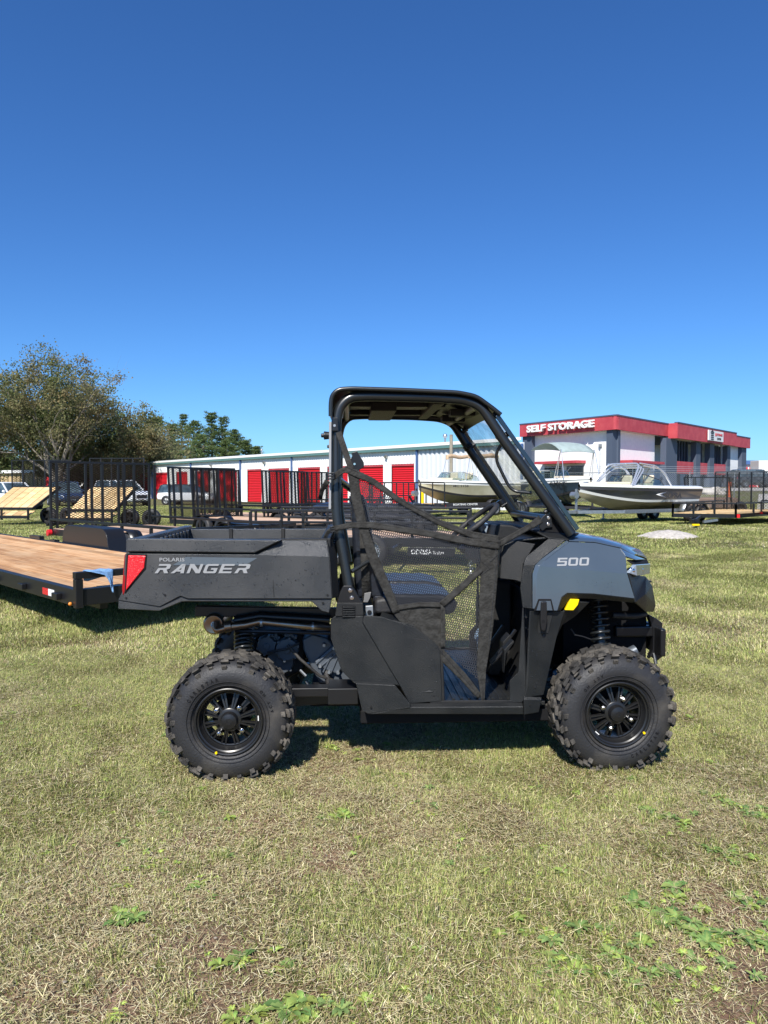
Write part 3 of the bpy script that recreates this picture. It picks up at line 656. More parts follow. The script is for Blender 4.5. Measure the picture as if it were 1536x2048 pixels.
q = XY(278, 84); broad_tree('oak_tree', 'smaller twiggy brown tree between the oaks and the pines', q.x, q.y, topH(808, 84), 1.15, 31, M['leaf_brown'], 30000, .11, .2, .1)
q = XY(150, 90); broad_tree('oak_tree', 'low olive tree beneath the tallest oak', q.x, q.y, topH(850, 90), 1.5, 77, M['leaf_green'], 14000, .18, .05, .08)
for i, (px, py, Y) in enumerate(((-30, 880, 120), (20, 885, 112), (60, 893, 118), (100, 888, 120), (228, 868, 118), (262, 880, 112), (300, 872, 118))):
    q = XY(px, Y); broad_tree('hedgerow_tree', ['low olive tree at the far left edge in front of the woods', 'low rounded tree just right of the far left edge', 'low rounded tree behind the white vent post', 'low rounded tree behind the red cabinet', 'low bushy tree below the half-bare brown tree', 'lowest dark tree between the twiggy tree and the pines', 'dark rounded tree touching the leftmost pine'][i], q.x, q.y, topH(py, Y), 1.5, 40+i, M['leaf_green'], 9000, .26, .0, .08, 'low rounded trees behind the sheds')
pl = [(318,832,110,'first and leftmost pine of the green clump'), (345,846,104,'short pine between taller ones at the left of the clump'), (368,829,112,'broad pine left of the clump centre'), (392,840,104,'mid-height pine at the clump centre'), (424,824,108,'tallest pine with pointed top in the green clump'),
      (447,834,112,'ragged pine just right of the tallest one'), (470,860,104,'lower pine on the right slope of the clump'), (492,880,108,'small pointed pine near the right end'), (512,893,112,'smallest pine at the right end of the clump'), (405,868,98,'bushy dark pine low in front of the clump'), (340,880,98,'bushy low pine at the front left of the clump'), (452,880,98,'bushy low pine at the front right of the clump')]
for i, (px, py, Y, lab) in enumerate(pl):
    q = XY(px, Y); pine('pine_tree', lab, q.x, q.y, topH(py, Y), 3+i*7, .30 if i < 9 else .42)
# far low woods closing the horizon
rnd = random.Random(5); vs, fs, tones = [], [], []
for i in range(26000):
    x = rnd.uniform(-230, 30) if i % 5 else rnd.uniform(120, 260); y = 190 + rnd.uniform(-10, 10); hh = 5.5 + 2.5*noise.noise(Vector((x*.06, 0, 0))) + 1.4*noise.noise(Vector((x*.3, 5, 0)))
    z = hh*math.sqrt(rnd.random()); leaf_quad(vs, fs, Vector((x, y, z)), rnd.uniform(.5,1.0), rnd); tones.append(max(0, min(1, rnd.gauss(.4,.2))))
me = bpy.data.meshes.new('distant_woods'); me.from_pydata(vs, [], fs); at = me.attributes.new('tone', 'FLOAT', 'FACE'); at.data.foreach_set('value', tones); me.materials.append(M['leaf_green'])
o = bpy.data.objects.new('distant_woods', me); COL.objects.link(o); tag(o, 'low dark woods along the horizon behind everything', 'woods'); o['kind'] = 'stuff'
# ================================================================ WHEELS (road wheels for trailers and cars)
def road_wheel(parent, c, r=.33, w=.2, rimm=None, side=-1, spokes=5):
    n_ = node('wheel', parent, c)
    mb = MB(); mb.lathe([(-w/2, r*.62), (-w/2, r*.86), (-w/2+.03, r*.985), (0, r), (w/2-.03, r*.985), (w/2, r*.86), (w/2, r*.62)], n=26); mb.build('tyre', M['rubber'], n_, smooth=60)
    mb = MB(); s = side; mb.lathe([(s*w/2*.95, r*.63), (s*w/2*.9, r*.58), (s*w/2*.2, r*.55), (-s*w/2, r*.6)], n=22)
    mb.cyl((0, s*w/2*.3, 0), (0, s*w/2*.75, 0), r*.16, 10)
    for k in range(spokes):
        a = 2*PI*k/spokes; mb.bar((math.cos(a)*r*.1, s*w/2*.55, math.sin(a)*r*.1), (math.cos(a)*r*.58, s*w/2*.7, math.sin(a)*r*.58), r*.16, .03, up=Vector((0,1,0)))
    mb.cyl((0, s*w/2*.0, 0), (0, -s*w/2*.6, 0), r*.56, 14); mb.build('rim', rimm or M['steel'], n_)
    return n_
def exmesh(mb, o, ux, uy, W, H, cw=.07, ch=.035, r=.0045):
    """expanded steel mesh: two crossing sets of flat strands clipped to a rectangle"""
    sl = ch/cw; n_ = int((W*sl + H)/ch) + 1; nn = ux.cross(uy).normalized()
    for sg in (1, -1):
        for i in range(-int(W*sl/ch) - 1, int(H/ch) + int(W*sl/ch) + 2):
            c = i*ch
            pts = []
            for (x, y) in ((0, c), (W, c + sg*W*sl)): pts.append((x, y))
            (x0, y0), (x1, y1) = pts
            def clip(x0, y0, x1, y1):
                t0, t1 = 0.0, 1.0; dy = y1-y0
                if abs(dy) < 1e-9: return None if y0 < 0 or y0 > H else (0, 1)
                a, b = (0-y0)/dy, (H-y0)/dy
                if a > b: a, b = b, a
                t0, t1 = max(t0, a), min(t1, b); return (t0, t1) if t1 > t0 else None
            cl = clip(x0, y0, x1, y1)
            if not cl: continue
            p = o + ux*(x0+(x1-x0)*cl[0]) + uy*(y0+(y1-y0)*cl[0]); q = o + ux*(x0+(x1-x0)*cl[1]) + uy*(y0+(y1-y0)*cl[1])
            dv = uy*r + nn*r*.4; mb.add([p-dv, q-dv, q+dv, p+dv], [(0,1,2,3)])
def gate(parent, W, H, lean=0.0, x=0.0, z=0.5, bars=6, cw=.08, ch=.04, double=False, r=.005, bw=.05):
    g = node('gate', parent, (x, 0, z), (0, -lean, 0)); ux = Vector((0,1,0)); uy = Vector((0,0,1))
    for i in range(bars+1):
        y = -W/2 + W*i/bars; mb = MB(); mb.bar((0,y,0), (0,y,H), bw, bw); mb.build('upright', M['black'], g, bevel=.004)
        if double and i in (0, 2, 4, bars): 
            mb = MB(); mb.bar((.10,y+.09,0), (.10,y+.09,H*.98), bw, bw); mb.build('upright', M['black'], g, bevel=.004)
    for zz in (0, H):
        mb = MB(); mb.bar((0,-W/2-.025,zz), (0,W/2+.025,zz), .05, .05); mb.build('gate_rail', M['black'], g, bevel=.004)
    mb = MB(); exmesh(mb, Vector((-.02,-W/2,0)), ux, uy, W, H, cw, ch, r); o = mb.build('gate_mesh', M['black'], g, smooth=0, kind='stuff'); return g
def trailer(label, x, y, ang, L=4.2, W=1.95, zd=.50, rail=.36, wood='wood_new', gH=1.5, gl=0.0, planks=12, axles=2, fender=True, tilt=0.0, post_gap=1.25, cw=.08, ch=.04, front=True, tongue=True, double=False, side_rails=True, group=None, bars=6, rail_len=None, wr=.30, r=.0085, ax=.36):
    t = thing('utility_trailer', label, 'trailer', (x, y, gz(x, y)), ang, group)
    fr = MB()
    for s in (-1, 1): fr.bar((0, s*(W/2), zd-.07), (L, s*(W/2), zd-.07), .06, .13)
    for i in range(6): fr.bar((L*i/5, -W/2, zd-.085), (L*i/5, W/2, zd-.085), .05, .08)
    fr.build('frame', M['black'], t, bevel=.004)
    pw = (W-.06)/planks
    for i in range(planks):
        y0 = -W/2+.03+pw*i; mb = MB(); dz = random.uniform(-.002,.002); mb.box((.03, y0+.003, zd-.035+dz), (L-.03, y0+pw-.003, zd+dz)); mb.build('plank', M[wood], t, smooth=0)
    if rail and side_rails:
        RL = rail_len or L
        for s in (-1, 1):
            mb = MB(); mb.bar((0, s*W/2, zd+rail), (RL, s*W/2, zd+rail), .05, .05); mb.build('top_rail', M['black'], t, bevel=.004)
            n_ = max(2, round(L/post_gap))
            for i in range(n_+1):
                mb = MB(); mb.bar((L*i/n_, s*W/2, zd-.13), (L*i/n_, s*W/2, zd+rail-.027), .05, .05); mb.build('post', M['black'], t, bevel=.004)
        if front:
            mb = MB(); mb.bar((L, -W/2+.03, zd+rail), (L, W/2-.03, zd+rail), .05, .05); mb.build('top_rail', M['black'], t, bevel=.004)
            for q in (-.25, .25):
                mb = MB(); mb.bar((L, W*q, zd-.1), (L, W*q, zd+rail-.027), .05, .05); mb.build('post', M['black'], t, bevel=.004)
    if gH: gate(t, W*.98, gH, gl, -.04, zd-.02, bars, cw, ch, double, r)
    axx = [L*.45] if axles == 1 else [L*ax, L*ax+.78]
    for s in (-1, 1):
        for qx in axx: road_wheel(t, (qx, s*(W/2+.16), wr), wr, .19, M['rim'], s)
        if fender:
            a0, a1 = axx[0]-wr*1.25, axx[-1]+wr*1.25; mb = MB(); pts = fillet([(a0,0,wr), (a0+.12,0,wr*2.1), (a1-.12,0,wr*2.1), (a1,0,wr)], .28, 8)
            y0, y1 = s*(W/2+.035), s*(W/2+.28); vs = []; fs = []
            for p in pts: vs += [(p.x, y0, p.z), (p.x, y1, p.z)]
            for i in range(len(pts)-1): fs.append((2*i, 2*i+2, 2*i+3, 2*i+1))
            mb.add(vs, fs); mb.build('fender', M['black'], t, solid=.012, smooth=60)
    if tongue:
        mb = MB(); mb.bar((L-.4, -W*.4, zd-.14), (L+1.2, 0, zd-.14), .06, .11); mb.bar((L-.4, W*.4, zd-.14), (L+1.2, 0, zd-.14), .06, .11); mb.bar((L+1.1,0,zd-.12), (L+1.5,0,zd-.12), .09, .08); mb.build('tongue', M['black'], t, bevel=.004)
        mb = MB(); mb.cyl((L+.95,.09,.05), (L+.95,.09,zd+.35), .03, 10); mb.box((L+.87,.02,.02),(L+1.03,.16,.05)); mb.build('jack', M['black'], t)
    for s in (-1, 1):
        mb = MB(); mb.box((-.06, s*(W/2-.08)-.08, zd-.12), (-.04, s*(W/2-.08)+.08, zd-.04)); mb.build('tail_light', M['dred'], t)
    return t
A45 = math.atan2(-.69, .723)
def tr_at(px, py_unused, Y, ang, W):          # place the rear-left corner of a trailer at a photo column and depth
    p = XY(px, Y); left = Vector((math.sin(ang), -math.cos(ang), 0)) * (W/2)
    c = p - left; return c.x, c.y
# T1: nearest mesh-gate trailer behind the flatbed
x, y = tr_at(108, 0, 15.7, A45, 2.2)
t1 = trailer('black utility trailer with tall mesh gate directly behind the oiled plank flatbed', x, y, A45, 5.4, 2.35, .50, .20, 'wood_pink', 1.46, 0, 13, 2, True, cw=.098, ch=.052, double=True, post_gap=1.1, bars=6, r=.0068, ax=.56)
mb = MB(); mb.cyl((.12,-1.22,.42), (.12,-1.30,.42), .07, 12); mb.build('marker_light', M['red'], t1)
# more gates to the right, each further away
x, y = tr_at(347, 0, 20.9, R(-38), 2.3)
trailer('black trailer whose leaning mesh gate stands second from the left over the cargo bed', x, y, R(-38), 4.8, 2.5, .48, .33, 'wood_pink', 1.50, R(4), 13, 2, cw=.10, ch=.05, double=True)
x, y = tr_at(388, 0, 24.3, R(-38), 2.0)
trailer('black trailer with an upright gate seen through the second gate', x, y, R(-38), 3.6, 2.0, .48, .33, 'wood_pink', 1.50, 0, 11, 1, cw=.10, ch=.05)
x, y = tr_at(530, 0, 24.6, R(-33), 2.2)
trailer('black trailer whose mesh gate stands just left of the roll cage', x, y, R(-33), 4.4, 2.3, .48, .33, 'wood_pink', 1.48, R(3), 12, 2, cw=.11, ch=.055, double=True)
x, y = tr_at(604, 0, 29.0, R(-33), 2.0)
trailer('farther black trailer with a bright plank deck partly behind the roll cage', x, y, R(-33), 3.6, 2.0, .55, .33, 'wood_new', 1.45, 0, 11, 1, cw=.12, ch=.06)
x, y = tr_at(770, 0, 34, R(-160), 2.0)
trailer('black railed trailer in front of the last two red doors', x + 2.2, y, R(-175), 3.2, 2.0, .62, .95, 'wood_new', 0, 0, 10, 1, cw=.13, ch=.065, post_gap=.5)
# the trailer seen through the side net, its tongue box lettered
to = thing('flatbed_trailer', 'black low trailer with lettered tongue plate seen through the side net', 'trailer', (.42, 13.6, 0), R(-8))
for i in range(12):
    mb = MB(); mb.box((-2.6, -.95+.16*i, .48), (1.1, -.95+.16*i+.154, .52)); mb.build('plank', M['wood_pink'], to, smooth=0)
mb = MB(); mb.bar((-2.7,-1.0,.44),(1.2,-1.0,.44),.06,.16); mb.bar((-2.7,1.0,.44),(1.2,1.0,.44),.06,.16); mb.bar((1.17,-1.0,.44),(1.17,1.0,.44),.06,.16); mb.bar((-2.7,-1,.44),(-2.7,1,.44),.06,.16); mb.build('frame', M['black'], to, bevel=.004)
for yy in (-1.0, 1.0):
    for zz in (.78, .98):
        mb = MB(); mb.bar((-2.7,yy,zz),(1.2,yy,zz),.05,.04); mb.build('top_rail', M['black'], to, bevel=.004)
    for k in range(5):
        mb = MB(); mb.bar((-2.7+.97*k,yy,.5),(-2.7+.97*k,yy,.96),.05,.05); mb.build('post', M['black'], to, bevel=.004)
mb = MB(); mb.box((.24,-2.05,.30),(1.0,-2.01,.44)); mb.bar((0,-1,.38),(0,-2.0,.38),.05,.1); mb.bar((1.0,-1,.38),(1.55,-2.0,.38),.05,.1); mb.build('tongue_plate', M['black'], to, bevel=.004)
text_fit('lettering', 'ODESSA', M['white'], to, (.30,-2.056,.335), (1,0,0), (0,0,1), .33, .075, bold=.006, depth=.004)
text_fit('lettering', 'Trailers', M['white'], to, (.65,-2.056,.337), (1,0,0), (0,0,1), .17, .05, bold=.0, depth=.004)
mb = MB(); 
for k in range(11): mb.lathe([(-.006+.0,.02),(.006,.02),(.006,.028),(-.006,.028)], c=(1.25+.006*math.sin(k*2),-2.1-.004*k,.40-.04*k if k < 9 else .04), n=10, closed=True, axis=('y' if k%2 else 'x'))
mb.build('safety_chain', M['steel'], to)
for s in (-1, 1):
    for ax in (-1.2, -.5): road_wheel(to, (ax, s*1.16, .3), .30, .19, M['steel'], s)
mb = MB(); mb.ball((1.25,-1.7,.40),.13,10,(1.6,1,.8)); mb.cyl((1.6,-2.0,.06),(1.6,-2.0,.7),.035,10); mb.build('coupler', M['black'], to)
# T-left: two tilt-deck trailers with mesh gates beyond
def tilt_trailer(label, px, Y, W, ang, wood, sw=.9):
    p = XY(px, Y); t = thing('tilt_trailer', label, 'trailer', (p.x, p.y, 0), ang)
    n_ = max(6, int(W/.30)); pw = W/n_; D = Vector((0, .95, .80)); nn = Vector((0, -.80, .95)).normalized()
    for i in range(n_):
        mb = MB(); x0 = pw*i+.01; a = Vector((x0, 0, .55)); a2 = a + Vector((pw-.02, 0, 0)); sk = Vector((sw, 0, 0))
        mb.ext([a, a2, a2+D+sk, a+D+sk], nn*.03); mb.build('plank', M[wood], t, smooth=0)
        mb = MB(); a = Vector((x0, -.28, .34)); a2 = a + Vector((pw-.02, 0, 0)); mb.ext([a, a2, a2+Vector((.12,.26,.16)), a+Vector((.12,.26,.16))], nn*.03); mb.build('plank', M[wood], t, smooth=0)
    for (a, b) in (((0,0,.6),(W,0,.6)), ((sw,.97,1.37),(W+sw,.97,1.37)), ((W,0,.6),(W+sw,.97,1.37)), ((0,-.32,.3),(W,-.32,.3))):
        mb = MB(); mb.bar(a, b, .07, .09); mb.build('frame_rail', M['black'], t, bevel=.004)
    for q in (0, .45, 1):
        mb = MB(); mb.bar((W*q,-.3,.2),(W*q,-.3,.6),.06,.06); mb.build('post', M['black'], t)
    g = node('gate', t, (sw*.5, 1.25, 1.25)); H = 1.15
    for i in range(6):
        mb = MB(); mb.bar((W*1.2*i/5,0,0),(W*1.2*i/5,0,H),.035,.035); mb.build('upright', M['black'], g)
    mb = MB(); mb.bar((0,0,H),(W*1.2,0,H),.03,.03); mb.build('gate_rail', M['black'], g)
    mb = MB(); exmesh(mb, Vector((0,0,0)), Vector((1,0,0)), Vector((0,0,1)), W*1.2, H, .13, .065, .008); mb.build('gate_mesh', M['black'], g, smooth=0, kind='stuff')
    for x_ in (W+.25, W+.25+.75): road_wheel(t, (x_, .6, .32), .32, .2, M['rim'], -1)
    mb = MB(); mb.bar((W*.2,-.3,.25),(W*.05,-1.6,.2),.07,.09); mb.bar((W*.4,-.3,.25),(W*.05,-1.6,.2),.07,.09); mb.build('tongue', M['black'], t, bevel=.004); return t
tilt_trailer('tilted pine plank trailer deck at the far left edge below the white car', -30, 26.5, 1.85, R(-6), 'wood_new', .5)
tilt_trailer('tilted pine plank trailer deck seen through the nearest mesh gate', 137, 24.5, 1.62, R(-3), 'wood_new', .35)

# ---------------------------------------------------------------- oiled plank flatbed (near left)
zd = .47; Ya = (CAMZ - zd)*FPX/208.6; pA = P(148, 1180.6, Ya); AF = math.atan2(-.711, .703); pA = pA + Vector((.711,.703,0))*.07
ft = thing('plank_flatbed', 'black flatbed trailer with oiled brown plank deck at the left edge', 'trailer', (pA.x, pA.y, 0), AF)
# local: x = toward the end facing right, origin at the near end corner; the deck runs to -x, and +y is across (away)
LW, LD = 1.95, 9.0; npk = 11; pw = LW/npk
for i in range(npk):
    mb = MB(); dz = random.uniform(-.0025,.0025); mb.box((-LD, pw*i+.0035, zd-.045+dz), (-.035, pw*(i+1)-.0035, zd+dz)); mb.build('plank', M['wood_dark'], ft, bevel=.003)
mb = MB(); mb.box((-LD,-.075,zd-.15),(.0,-.003,zd+.006)); mb.box((-LD,LW+.003,zd-.15),(0,LW+.075,zd+.006)); mb.box((-.032,-.002,zd-.15),(.045,LW+.002,zd+.004)); mb.box((-LD,.3,zd-.26),(-.3,.38,zd-.05)); mb.box((-LD,LW-.4,zd-.26),(-.3,LW-.3,zd-.05))
for k in range(15): mb.box((-LD+.6*k,.0,zd-.12),(-LD+.6*k+.06,LW,zd-.05))
mb.build('frame', M['black'], ft, bevel=.006)
for k in range(9):
    mb = MB(); x0 = -.30-.93*k; mb.box((x0-.11,-.125,zd-.12),(x0+.02,-.078,zd-.06)); mb.build('stake_pocket', M['black'], ft, bevel=.006)
mb = MB(); mb.box((.0,-.08,zd-.165),(.07,-.012,zd+.10)); mb.build('end_post', M['black'], ft, bevel=.005)
mb = MB(); mb.box((-.0,-.083,zd+.103),(.07,.85,zd+.165)); mb.build('end_rail', M['black'], ft, bevel=.005)
mb = MB(); mb.box((.0,.78,zd-.1),(.07,.85,zd+.10)); mb.build('end_post', M['black'], ft, bevel=.005)
mb = MB(); mb.box((-.76,-.080,zd-.115),(-.61,-.0765,zd-.05)); mb.build('reflector_tape', M['red'], ft, smooth=0)
mb = MB(); mb.box((-.608,-.080,zd-.115),(-.46,-.0765,zd-.05)); mb.build('reflector_tape', M['white'], ft, smooth=0, label='white reflective tape')
mb = MB(); mb.ball((-.03,-.095,zd-.13),.018,8); mb.build('marker_light', M['orange'], ft)
fx0, fx1 = -5.85, -4.0
pts = fillet([(fx0,0,zd-.08), (fx0+.10,0,zd+.30), (fx1-.10,0,zd+.30), (fx1,0,zd-.08)], .30, 9); mb = MB(); mb.ext([(p.x, LW+.08, p.z) for p in pts], (0,.30,0)); mb.build('fender', M['black'], ft, bevel=.006, smooth=60)
for x_ in (-5.3, -4.5): road_wheel(ft, (x_, LW+.22, .33), .33, .2, M['rim'], 1)
for x_ in (-5.3, -4.5): road_wheel(ft, (x_, -.22, .33), .33, .2, M['rim'], -1)
mb = MB(); mb.box((-7.2,LW+.02,zd),(-6.7,LW+.1,zd+.06)); mb.box((-6.2,LW+.02,zd),(-6.0,LW+.1,zd+.03)); mb.build('deck_clamp', M['black'], ft)
# towel over the end rail: a cloth draped on both sides
def drape(name, m, fn, nu, nv, parent=None, solid=.004, **k):
    vs = [fn(u/nu, v/nv) for v in range(nv+1) for u in range(nu+1)]; fs = [(v*(nu+1)+u, v*(nu+1)+u+1, (v+1)*(nu+1)+u+1, (v+1)*(nu+1)+u) for v in range(nv) for u in range(nu)]
    mb = MB(); mb.add(vs, fs); return mb.build(name, m, parent, smooth=80, solid=solid, **k)
zr = zd+.170
def towel(u, v):
    # u along the rail, v from the inner bottom corner over the rail to the long outer point
    y = .02 + .24*u; s = (v-.42)
    if s < 0:
        dz = s*.28*(1-.55*abs(u-.15)); return (-.012-.006*math.sin(u*9)-.006, y - .02*s, zr+dz*.9)
    if s < .10: return (-.012+.09*(s/.10), y, zr+.004*math.sin(u*12))
    q = (s-.10)/.48; ww = 1-q*.78; yc = .21; L_ = .22*(.25+.75*sstep(.2,.95,u)); yy = yc + (y-yc)*ww + .04*q
    return (.080+.010*math.sin(u*10+q*3)*(q+.15)+.006, yy, zr - q*L_)
o = drape('towel', M['towel'], towel, 22, 26, None, .006); o.matrix_world = Matrix.Translation((pA.x, pA.y, 0)) @ Matrix.Rotation(AF, 4, 'Z')
tag(o, 'blue towel hanging over the end rail of the plank flatbed', 'towel')

# ---------------------------------------------------------------- plank trailer at the right, before the parking lot
p0 = P(1346, 1040, 27.0); ANG = R(101)
def rt(px, Y): return XY(px, Y)
rtr = thing('utility_trailer', 'black railed trailer with tan plank deck and mesh gate right of the grey boat', 'trailer', (0,0,0))
fl, frr, bl_, br_ = XY(1346, 26.3), XY(1472, 25.6), XY(1448, 31.0), XY(1598, 30.0)
zt_, zr_ = .44, .80
mb = MB()
for a, b in ((fl, frr), (bl_, br_), (fl, bl_), (frr, br_)): mb.bar(a+Vector((0,0,zt_-.08)), b+Vector((0,0,zt_-.08)), .06, .14)
mb.build('frame', M['black'], rtr)
for i in range(11):
    a, b = fl.lerp(frr, (i+.04)/11), fl.lerp(frr, (i+.96)/11); c, d = bl_.lerp(br_, (i+.96)/11), bl_.lerp(br_, (i+.04)/11)
    mb = MB(); z = Vector((0,0,zt_-.03)); mb.ext([a+z, b+z, c+z, d+z], (0,0,.04)); mb.build('plank', M['wood_new'], rtr, smooth=0)
for a, b, n_ in ((fl, frr, 3), (fl, bl_, 4), (frr, br_, 4)):
    mb = MB(); q = (b-a).normalized(); qe = .03 if (a - fl).length < .01 and n_ == 3 else 0; mb.bar(a+Vector((0,0,zr_)), b+Vector((0,0,zr_)), .055, .055); mb.build('top_rail', M['black'], rtr, bevel=.004)
    for i in range(n_+1):
        p = a.lerp(b, i/n_); mb = MB(); mb.bar(p+Vector((0,0,zt_-.15)), p+Vector((0,0,zr_-.028)), .06, .06); mb.build('post', M['black'], rtr, bevel=.004)
gW = (XY(1430, 30.2)-XY(1602, 29.2)).length; ga = XY(1430, 30.2); gu = (XY(1602, 29.2)-ga).normalized()
g = node('gate', rtr)
for i in range(8):
    p = ga+gu*(gW*i/7) ; mb = MB(); mb.bar(p+Vector((0,0,.42)), p+Vector((0,0,1.98)), .045, .045); mb.build('upright', M['black'], g)
mb = MB(); mb.bar(ga+Vector((0,0,2.0)), ga+gu*gW+Vector((0,0,2.0)), .045,.045); mb.build('gate_rail', M['black'], g)
mb = MB(); exmesh(mb, ga+Vector((0,.03,.45)), gu, Vector((0,0,1)), gW, 1.5, .12, .06, .008); mb.build('gate_mesh', M['black'], g, smooth=0, kind='stuff')
mb = MB(); mb.bar(fl.lerp(frr,.45)+Vector((0,0,.33)), XY(1392, 24.0)+Vector((0,0,.28)), .07, .09); mb.build('tongue', M['black'], rtr)
mb = MB(); c = XY(1392, 24.1); mb.box((c.x-.12,c.y-.05,.16),(c.x+.12,c.y+.25,.32)); mb.build('coupler', M['black'], rtr, bevel=.02)
mb = MB(); mb.box((c.x-.14,c.y-.09,.10),(c.x+.1,c.y-.02,.16)); mb.build('coupler_guard', M['yellow'], rtr, bevel=.01)
mb = MB(); mb.bar(c+Vector((.3,.1,.22)), c+Vector((.9,.4,.27)), .07,.07); mb.build('jack', M['steel'], rtr)
mb = MB(); c = frr; mb.box((c.x+.03,c.y-.02,.3),(c.x+.14,c.y+.02,.42)); mb.build('marker_light', M['red'], rtr)
x, y = XY(1512, 25.5).x, 25.5
trailer('black trailer cut by the right edge of the photo', x+1.0, y+.6, R(0), 3.0, 1.9, .50, .38, 'wood_new', 0, 0, 10, 2, group=None)
# black frame rack and brown tarp behind that trailer
x = XY(1428, 36); o = thing('loading_ramp', 'thin black gate frame and brown cover behind the right trailer', 'trailer', (x.x, 36, 0))
mb = MB(); H = P(1428, 955, 36).z
for dx in (-1.5, -.95, .75): mb.bar((dx+.15,0,.4),(dx,0,H),.05,.05)
mb.bar((-1.5,0,H),(.75,0,H),.05,.05); mb.build('frame', M['black'], o)
mb = MB(); mb.box((-1.3,.1,.25),(1.3,1.0,.85)); mb.build('cover', M['tarp'], o, bevel=.12)
for s in (-1.5, 1.3): road_wheel(o, (s, .0, .33), .33, .2, M['rim'], -1)
q = XY(1388, 31); mb = MB(); mb.cyl((0,0,0),(0,0,1.75),.07,8); o = mb.build('fence_post', M['cardark'], loc=(q.x, q.y, 0)); tag(o, 'dark upright post at the stern of the grey boat', 'post')
q = XY(1459, 40); mb = MB(); mb.tube([(0,0,.0),(0,0,1.65)],[.10,.07],8); o = mb.build('orange_post', M['cone'], loc=(q.x, q.y, 0)); tag(o, 'orange post behind the mesh gate at right', 'post')
# rocks
for i, (px, Y, s, lab) in enumerate(((1415, 60, .42, 'large pale boulder by the drive behind the fence'), (1431, 61, .5, 'second pale boulder resting against the large one'), (1443, 59, .3, 'small pale stone right of the boulders'))):
    q = XY(px, Y); mb = MB(); mb.ball((0,0,0), s, 10, (1.3,1,.8)); mb.v = [tuple(Vector(v)*(1+.3*noise.noise(Vector(v)*1.7+Vector((i*5,0,0))))) for v in mb.v]
    o = mb.build('boulder', M['gravel'], loc=(q.x, q.y, gz(q.x, q.y)+s*.35), smooth=20); tag(o, lab, 'boulder')

